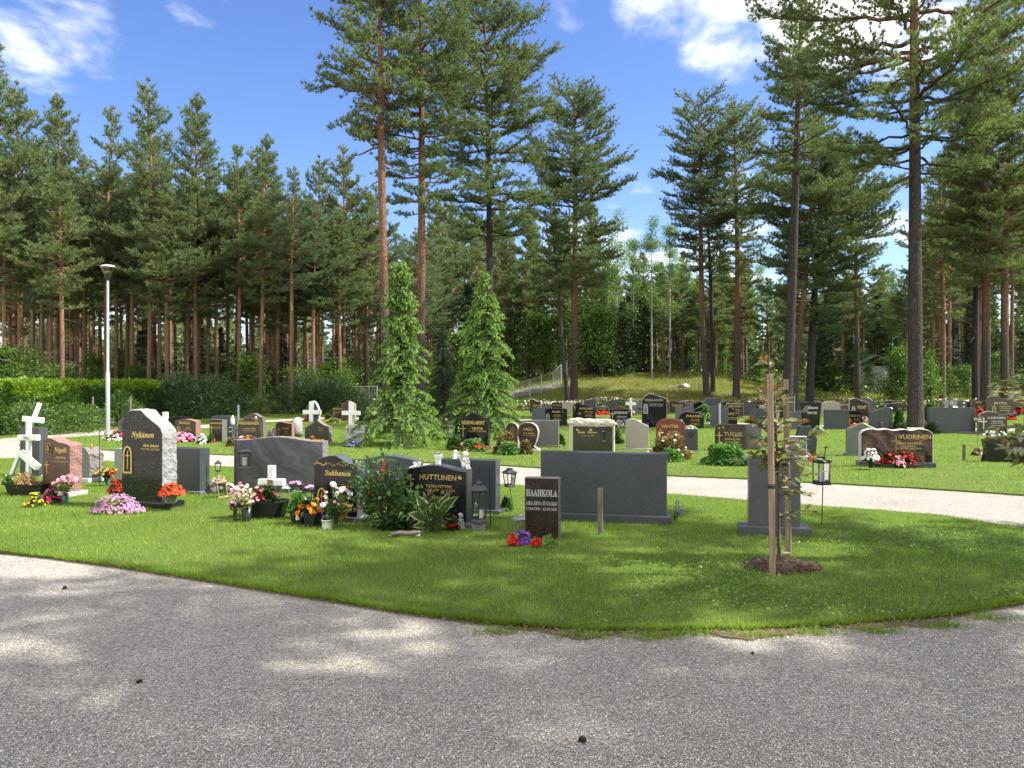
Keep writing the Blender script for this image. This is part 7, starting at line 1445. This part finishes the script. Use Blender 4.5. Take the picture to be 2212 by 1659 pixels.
# ---------------------------------------------------------------- staked saplings
def round_stake(label, base, top, r_, tie=None):
    b = MB(); n = 8; pts = [base + (top - base) * (i / n) for i in range(n + 1)]; pts[0] = pts[0] - Vector((0, 0, .1)); b.tube([p - base for p in pts], [r_ * (1 + .02 * math.sin(i * 2.3)) for i in range(n + 1)], 14); b.tube([top - base, top - base + Vector((0, 0, .008))], [r_, r_ * .8], 14)
    r = thing('wooden_stake', label, 'stake', base); b.build('stake', M['stakewood'], r)
    if tie is not None:
        q = base + (top - base) * tie - base; b = MB(); b.tube([q + Vector((0, 0, -.012)), q + Vector((0, 0, .012))], r_ * 1.12, 14); b.tube([q + Vector((0, 0, .016)), q + Vector((.0, 0, .024))], r_ * 1.1, 14); b.build('tie', M['blackmetal'], r)
    return r
s1b, s2b, stb = gp(11, 627, 1485), gp(11, 735, 1352), gp(11, 672, 1390)
round_stake('left, nearer and taller round wooden stake of the staked sapling', s1b, sp(11, 610, 155, s1b.y), m_of(21, s1b.y, 11), .443)
round_stake('right, farther and shorter round wooden stake of the staked sapling', s2b, sp(11, 714, 190, s2b.y), m_of(18.5, s2b.y, 11), .93)
b = MB(); b.tube([(0, 0, -.1), (sp(11, 668, 520, stb.y + .02).x - stb.x - .03, .02, sp(11, 0, 480, stb.y).z)], .008, 8); tag(b.build('bamboo_cane', M['palewood'], loc=gp(11, 681, 1388)), 'thin bamboo cane along the stem of the staked sapling', 'cane')
def sapling(label, base, stem_px, branches, reg, seed, green=False):
    g = np.random.default_rng(seed); Y = base.y; r = thing('young_sapling', label, 'sapling', base); st = MB()
    S = [sp(reg, x, y, Y) - base for x, y in stem_px]; S[0].z = -.06; S = [Vector((p.x, .01 * math.sin(i * 2), p.z)) for i, p in enumerate(S)]; st.tube(S, [.013 * (1 - .75 * i / len(S)) + .002 for i in range(len(S))], 8)
    def on_stem(y):
        z = sp(reg, 0, y, Y).z
        for a, c in zip(S, S[1:]):
            if a.z <= z <= c.z: return a + (c - a) * ((z - a.z) / (c.z - a.z))
        return S[-1].copy()
    G = {'sapleaf': [], 'sappale': [], 'redleaf': [], 'bronzeleaf': []}
    for y0, x1, y1 in branches:
        A = on_stem(y0); T = sp(reg, x1, y1, Y) - base; T.y = g.uniform(-.24, .24); mid = A + (T - A) * .5 + Vector((0, 0, .03)); path = [A, mid, T]; st.tube(path, [.006, .0045, .002], 5, 0, cap=False)
        n = max(5, int((T - A).length / .026))
        for i in range(n):
            u = (i + .6) / n; q = A + (mid - A) * (u * 2) if u < .5 else mid + (T - mid) * (u * 2 - 1); d = (T - A).normalized(); sd = d.cross(Vector((0, 0, 1))); sd = sd.normalized() if sd.length > .05 else Vector((0, 1, 0)); sg = 1 if i % 2 else -1
            dv = d * .6 + sd * sg * g.uniform(.4, 1.0) + Vector((0, 0, g.uniform(-.55, .35))) + Vector(g.normal(0, .25, 3)); hgt = (1659 - y1) / 1659; k = g.random()
            fam = ('redleaf' if k < .10 else 'bronzeleaf' if k < .34 else 'sappale' if k < .46 else 'sapleaf') if y1 < 760 and not green else ('sappale' if k < .35 else 'sapleaf' if k < .9 else 'bronzeleaf'); G[fam].append((q, dv, g.uniform(.08, .125)))
        G['redleaf' if y1 < 600 and not green else 'sapleaf'].append((T, (T - A) * 1.0 + Vector((0, 0, .02)), .09))
    st.build('stem', M['twig'], r)
    for fam, L in G.items():
        if L: P = np.array([tuple(a) for a, _, _ in L]); d = np.array([tuple(v) for _, v, _ in L]); l = np.array([x for _, _, x in L]); soup('foliage', [fold_leaves(P, d, l, l * .56, g, .12)], [M[fam]], r)
    return r
sapling('young staked sapling with bronze and green leaves in a ring of soil', stb, [(672, 1390), (666, 1200), (664, 900), (655, 650), (648, 420), (635, 260), (612, 130), (600, 62)],
        [(720, 445, 742), (700, 478, 605), (640, 455, 560), (590, 440, 432), (560, 540, 300), (640, 872, 700), (660, 952, 552), (720, 872, 762), (880, 902, 800), (900, 888, 962), (780, 772, 640), (500, 762, 462), (420, 750, 322), (380, 690, 262), (300, 560, 268), (1095, 872, 1052), (1105, 832, 1132), (800, 540, 742), (740, 520, 690), (960, 832, 940), (240, 570, 200), (130, 620, 60), (120, 570, 70), (460, 520, 470), (540, 700, 540), (620, 580, 500), (680, 720, 690), (600, 760, 600), (760, 640, 690), (350, 600, 330), (690, 560, 660), (730, 700, 760), (820, 730, 830)], 11, 31)
sb2 = Vector((SAPLING2.x, SAPLING2.y, 0)); Y2s = 7.0
def px_of(X, Y): return (X / Y * FOC + 1106 - OFF[6][0]) / OFF[6][2]
x6 = px_of(5.35, 7.0)
sapling('second sapling reaching in from the right edge with glossy green leaves', sb2, [(x6, 1950), (x6, 1300), (x6 - 6, 900), (x6 + 8, 500), (x6, 100), (x6 + 5, -150)],
        [(760, 1900, 770), (760, 1960, 640), (700, 1935, 700), (640, 2000, 560), (800, 1990, 800), (860, 2085, 900), (700, 2060, 700), (420, 2050, 330), (330, 1960, 90), (300, 1910, 120), (260, 2040, 60), (380, 2120, 180), (560, 2110, 560), (900, 2160, 860), (620, 2140, 660), (480, 2170, 430), (240, 2100, -10), (150, 2160, -60), (980, 2180, 960)], 6, 32, True)
b = MB(); b.box(-.035, .035, -.015, .015, 0, .006); o = b.build('plant_tag', M['white'], loc=gp(11, 718, 1372) + Vector((0, 0, .055))); o.rotation_euler = (.1, .1, .4); tag(o, 'small white plant tag lying on the soil by the staked sapling', 'tag')

# ---------------------------------------------------------------- hedge, bushes, fence, flowering bed, hut, boulders
def leaf_mass(name, label, cat, blobs, n, mats, L, Wl, seed, group=None, needle=False, kind=None, loc=None):
    """foliage over rounded masses (x, y, z, rx, ry, rz); stands on the ground"""
    g = np.random.default_rng(seed); B = np.array(blobs, float); vol = (B[:, 3] * B[:, 5] + B[:, 4] * B[:, 5]); k = g.choice(len(B), n, p=vol / vol.sum()); v = unit(g.normal(0, 1, (n, 3))); v[:, 2] = np.abs(v[:, 2]) * np.where(g.random(n) < .75, 1, -.5)
    rad = (.62 + .42 * g.random(n))[:, None]; P = B[k, :3] + v * rad * B[k, 3:6]; ok = P[:, 2] > -.02; P, v = P[ok], v[ok]; d = v + g.normal(0, .55, v.shape) + [0, 0, .35]
    loc = Vector(B[0, :2].tolist() + [0]) if loc is None else loc; P = P - np.array(loc); l = L * (.6 + .8 * g.random(len(P)))
    parts, ms = [], []; sel = g.integers(0, len(mats), len(P))
    for i, m in enumerate(mats):
        q = sel == i; parts.append(blade_tris(P[q], d[q], l[q], l[q] * Wl, g) if needle else leaf_quads(P[q], d[q], l[q], l[q] * Wl, g)); ms.append(M[m])
    r = thing(name, label, cat, loc, 0, group); soup('foliage', parts, ms, r)
    b = MB(); [b.tube([(x - loc[0], y - loc[1], -.05), (x - loc[0] + .05, y - loc[1], z + rz * .6)], [.03, .012], 6) for x, y, z, rx, ry, rz in blobs[:8]]; b.build('stem', M['twig'], r); return r
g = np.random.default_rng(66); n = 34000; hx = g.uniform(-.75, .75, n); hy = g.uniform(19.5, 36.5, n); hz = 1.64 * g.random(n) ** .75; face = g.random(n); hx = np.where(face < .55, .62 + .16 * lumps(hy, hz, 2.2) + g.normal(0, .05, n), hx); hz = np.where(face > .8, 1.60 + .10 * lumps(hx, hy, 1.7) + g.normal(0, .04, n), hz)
P = np.stack([hx, hy - 28, hz], 1); d = np.stack([np.where(face < .55, 1.0, 0) + g.normal(0, .5, n), g.normal(0, .5, n) - .4, np.where(face > .8, 1, .25) + g.normal(0, .4, n)], 1); l = .10 * (.6 + .8 * g.random(n)); top = hz > 1.05 + .5 * lumps(hy, hx, 1.1)  # leaf colour split by height: lighter as if sunlit above, shaded tone below
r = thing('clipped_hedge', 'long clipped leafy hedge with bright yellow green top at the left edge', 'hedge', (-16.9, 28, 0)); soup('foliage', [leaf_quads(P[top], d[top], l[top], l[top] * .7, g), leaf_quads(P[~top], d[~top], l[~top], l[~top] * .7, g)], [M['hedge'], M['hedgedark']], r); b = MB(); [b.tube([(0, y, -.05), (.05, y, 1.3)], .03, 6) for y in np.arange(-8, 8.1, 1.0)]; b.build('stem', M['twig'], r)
leaf_mass('leafy_bush', 'rounded light green bushes before the clipped hedge', 'bush', [(-15.3, 24.4, .1, .9, .7, .95), (-14.6, 25.6, .1, .8, .7, .85), (-15.0, 27.2, .1, .7, .7, .75)], 7000, ['cutleaf', 'hedgedark'], .09, .5, 61)
leaf_mass('leafy_bush', 'small drooping green bush by two thin stakes before the hedge', 'bush', [(-14.7, 28.9, .1, .6, .5, 1.25), (-14.4, 29.3, .1, .5, .5, .8)], 3200, ['hedgedark', 'cutleaf'], .10, .45, 62)
for x, y, lab in [(-14.95, 27.4, 'thin grey stake before the small drooping bush'), (-13.9, 28.0, 'thin pale stake right of the small drooping bush')]:
    b = MB(); b.tube([(0, 0, -.05), (0, 0, 1.15)], .035, 8); tag(b.build('thin_stake', M['oldwood'], loc=(x, y, 0)), lab, 'stake')
leaf_mass('dark_bush', 'largest dark green needle bush left of the wire fence', 'bush', [(-15.4, 35.5, .1, 1.8, 1.4, 1.95), (-14.0, 35.8, .1, 1.5, 1.4, 1.85), (-13.0, 36.2, .1, .8, 1.0, 1.2), (-16.8, 35.0, .1, 1.2, 1.2, 1.5)], 24000, ['juniper'], .20, .16, 63, needle=True)
leaf_mass('dark_bush', 'rounded dark green needle bush right of the wire fence', 'bush', [(-11.4, 41.5, .1, 1.5, 1.3, 1.9), (-9.8, 41.6, .1, 1.6, 1.3, 1.8), (-8.7, 42.0, .1, 1.0, 1.1, 1.3)], 17000, ['juniper'], .20, .16, 64, needle=True)
leaf_mass('leafy_bush', 'pale green wispy bush in front of the wire fence', 'bush', [(-13.3, 40.5, .1, .5, .5, .9), (-12.6, 41.0, .1, .4, .4, .6)], 3000, ['cutleaf', 'leafp'], .14, .25, 65)
def fence(label, pts, h, nm='wire_fence'):
    r = thing(nm, label, 'fence', (pts[0][0], pts[0][1], 0)); b = MB(); o = Vector((pts[0][0], pts[0][1], 0)); P = [Vector((x, y, tz(x, y) - .04)) - o for x, y in pts]
    for p in P: q = MB(); q.tube([p - Vector((0, 0, .2)), p + Vector((0, 0, h + .04))], .032, 8); q.build('post', M['galv'], r)
    for a, c in zip(P, P[1:]): b.add([a + Vector((0, 0, .03)), c + Vector((0, 0, .03)), c + Vector((0, 0, h)), a + Vector((0, 0, h))], [(0, 1, 2, 3)])
    b.build('wire_mesh', M['link'], r); t = MB(); t.tube([p + Vector((0, 0, h)) for p in P], .012, 5); t.build('top_rail', M['galv'], r); return r
fence('grey chain-link fence between the two dark needle bushes', [(-17, 43.5), (-14.6, 43.6), (-14.05, 43.6), (-11.4, 43.9), (-9, 44.2), (-7.8, 44.4)], 1.5)
fence('grey chain-link fence climbing the edge of the mound', [(-1.6, 49.6), (.1, 50.6), (1.2, 51.4), (2.0, 52.6), (2.9, 54.4), (3.6, 56.4), (4.2, 58.6), (5.0, 61.2), (6.2, 63.5), (7.6, 65), (9.2, 66)], 1.35)
g = np.random.default_rng(67); n = 22000; x = g.uniform(.3, 34, n); y = 46.4 + .5 * np.sin(x * .4) + g.normal(0, .42, n); zt_ = .35 + .35 * lumps(x, y, 1.2); z = terrain(x, y) + zt_ * g.random(n) ** .5
fb = [leaf_quads(np.stack([x, y, z], 1), g.normal(0, 1, (n, 3)) + [0, -.3, .5], .11, .07, g)]; m_ = 2600; i_ = g.integers(0, n, m_); Q = np.stack([x[i_], y[i_] - .1, z[i_] + .06], 1); fb += [petal_quads(Q[:1800], g.normal(0, .5, (1800, 3)) + [0, -.5, .8], .05, 5, .2, g), petal_quads(Q[1800:], g.normal(0, .5, (800, 3)) + [0, -.5, .8], .05, 5, .2, g)]
tag(soup('flowering_ground_cover', fb, [M['bushleaf'], M['f_lpink'], M['f_white']]), 'low rose bed with pale pink and white flowers along the foot of the mound', kind='stuff')
# hut
hx, hy = 27.3, 58.0; hz0 = tz(hx, hy); r = thing('garden_hut', 'small grey board hut with a mossy gable roof among the right-hand pines', 'hut', (hx, hy, hz0 - .05), -.25)
b = MB(); b.box(-1.3, 1.3, -1, 1, 0, 2.0); b.build('wall', M['hut'], r); b = MB(); b.prism([(-1.6, 1.9), (0, 2.75), (1.6, 1.9), (1.6, 2.0), (0, 2.87), (-1.6, 2.0)], -1.2, 1.2); b.build('roof', M['hutroof'], r); b = MB(); b.box(.55, 1.15, -1.04, -1.001, .5, 1.6); w_ = b.build('window', M['white'], r); b = MB(); b.box(.62, .83, -1.046, -1.041, .58, 1.52); b.box(.87, 1.08, -1.046, -1.041, .58, 1.52); b.build('pane', M['glass'], w_)
b = MB(); [b.box(x, x + .03, -1.02, -1.001, .02, 1.95) for x in (-1.29, -.6, .1)]; b.build('batten', M['hut'], r)
def boulder(label, c, r_, seed, mat='stoneblock', name='boulder'):
    b = MB(); n = 9; vs = []; prof = [(math.sin(math.pi * i / n), -math.cos(math.pi * i / n)) for i in range(n + 1)]; prof[0] = (.02, -1); prof[-1] = (.02, 1); b.lathe(prof, 14)
    b.v = [tuple(Vector((x * r_[0], y * r_[1], z * r_[2])) * (1 + .42 * noise.noise(Vector((x * 1.6 + seed, y * 1.6, z * 1.6))) + .2 * noise.noise(Vector((x * 5, y * 5 + seed, z * 5))))) for x, y, z in b.v]
    o = b.build(name, M[mat], loc=c); return tag(o, label, 'boulder')
p = gp(2, 1285, 668); boulder('pale rough boulder behind the small leaning brown headstone', (p.x + .05, p.y + .25, .26), (m_of(72, p.y, 2), .2, m_of(112, p.y, 2)), 3, 'hewn_grey'); p = gp(2, 1078, 668); boulder('low brownish rock left of the small leaning brown headstone', (p.x, p.y, .1), (.16, .15, .2), 5, 'hewn_dark')
for px, Y, s, lab in [(1562, 48.6, .26, 'white stone in the meadow behind the flowering bed'), (1578, 52, .28, 'flat pale stone higher up on the meadow'), (1478, 55, .3, 'small grey stone at the edge of the bare patch')]:
    X = (px - 1106) / FOC * Y; boulder(lab, (X, Y, tz(X, Y) + .12), (s * 1.2, s, s * .62), Y)
X = 11.2; Y = 55; b = MB(); b.tube([(0, 0, .1), (1.2, .2, .18), (2.4, .1, .12)], [.10, .08, .04], 7); b.tube([(.6, .1, .12), (1.0, -.6, .3)], [.05, .02], 6); b.tube([(1.3, .2, .15), (1.7, .7, .45)], [.05, .02], 6); tag(b.build('fallen_branch', M['oldwood'], loc=(X, Y, tz(X, Y))), 'dead branch lying on the bare patch of the mound', 'branch')
p = gp(2, 1230, 0) if False else None
for X, Y, h, lab in [(9.6, 47.5, .9, 'thin orange marking stick on the meadow'), (17.6, 50, .8, 'thin orange marking stick left of the hut pines')]:
    b = MB(); b.tube([(0, 0, 0), (0, 0, h)], .025, 6); tag(b.build('marking_stick', plain('orange_stick', (.7, .18, .04), .6), loc=(X, Y, tz(X, Y))), lab, 'stick')
for px, Y in [(1590, 51), (1712, 43), (1748, 44)]:
    pass
# pine cones on the gravel
def cone(label, c, s, rz):
    b = MB(); R_ = random.Random(int(c.x * 997))
    for i in range(9):
        t = i / 8; rad = s * .42 * math.sin(math.pi * (.12 + .80 * t)) ** .8
        for k in range(7):
            a = 6.2832 * (k + .5 * (i % 2)) / 7; d = Vector((math.cos(a), math.sin(a), 0)); p = Vector((0, 0, s * (t - .5))) + d * rad * .4; q = p + d * rad * .75 + Vector((0, 0, s * .10)); sd = Vector((-math.sin(a), math.cos(a), 0)) * s * .13
            b.add([p - sd * .5, p + sd * .5, q + sd, q + d * s * .05, q - sd], [(0, 1, 2, 3, 4)])
    b.lathe([(s * .08, -s * .5), (s * .22, -s * .2), (s * .2, s * .2), (s * .03, s * .55)], 8); o = b.build('pine_cone', M['cone'], loc=(c.x, c.y, -.025 + s * .36)); o.rotation_euler = (math.radians(78), 0, rz); return tag(o, label, 'pine cone')
cone('pine cone on the gravel near the left edge of the lawn', ground(140, 1266), .032, .4); cone('pine cone alone on the left of the near gravel', ground(300, 1466), .030, 2.0); cone('pine cone nearest to the viewer in the middle of the gravel', ground(1257, 1592), .034, 1.1); cone('small pine cone on the gravel below the staked sapling', ground(1625, 1405), .02, .2)
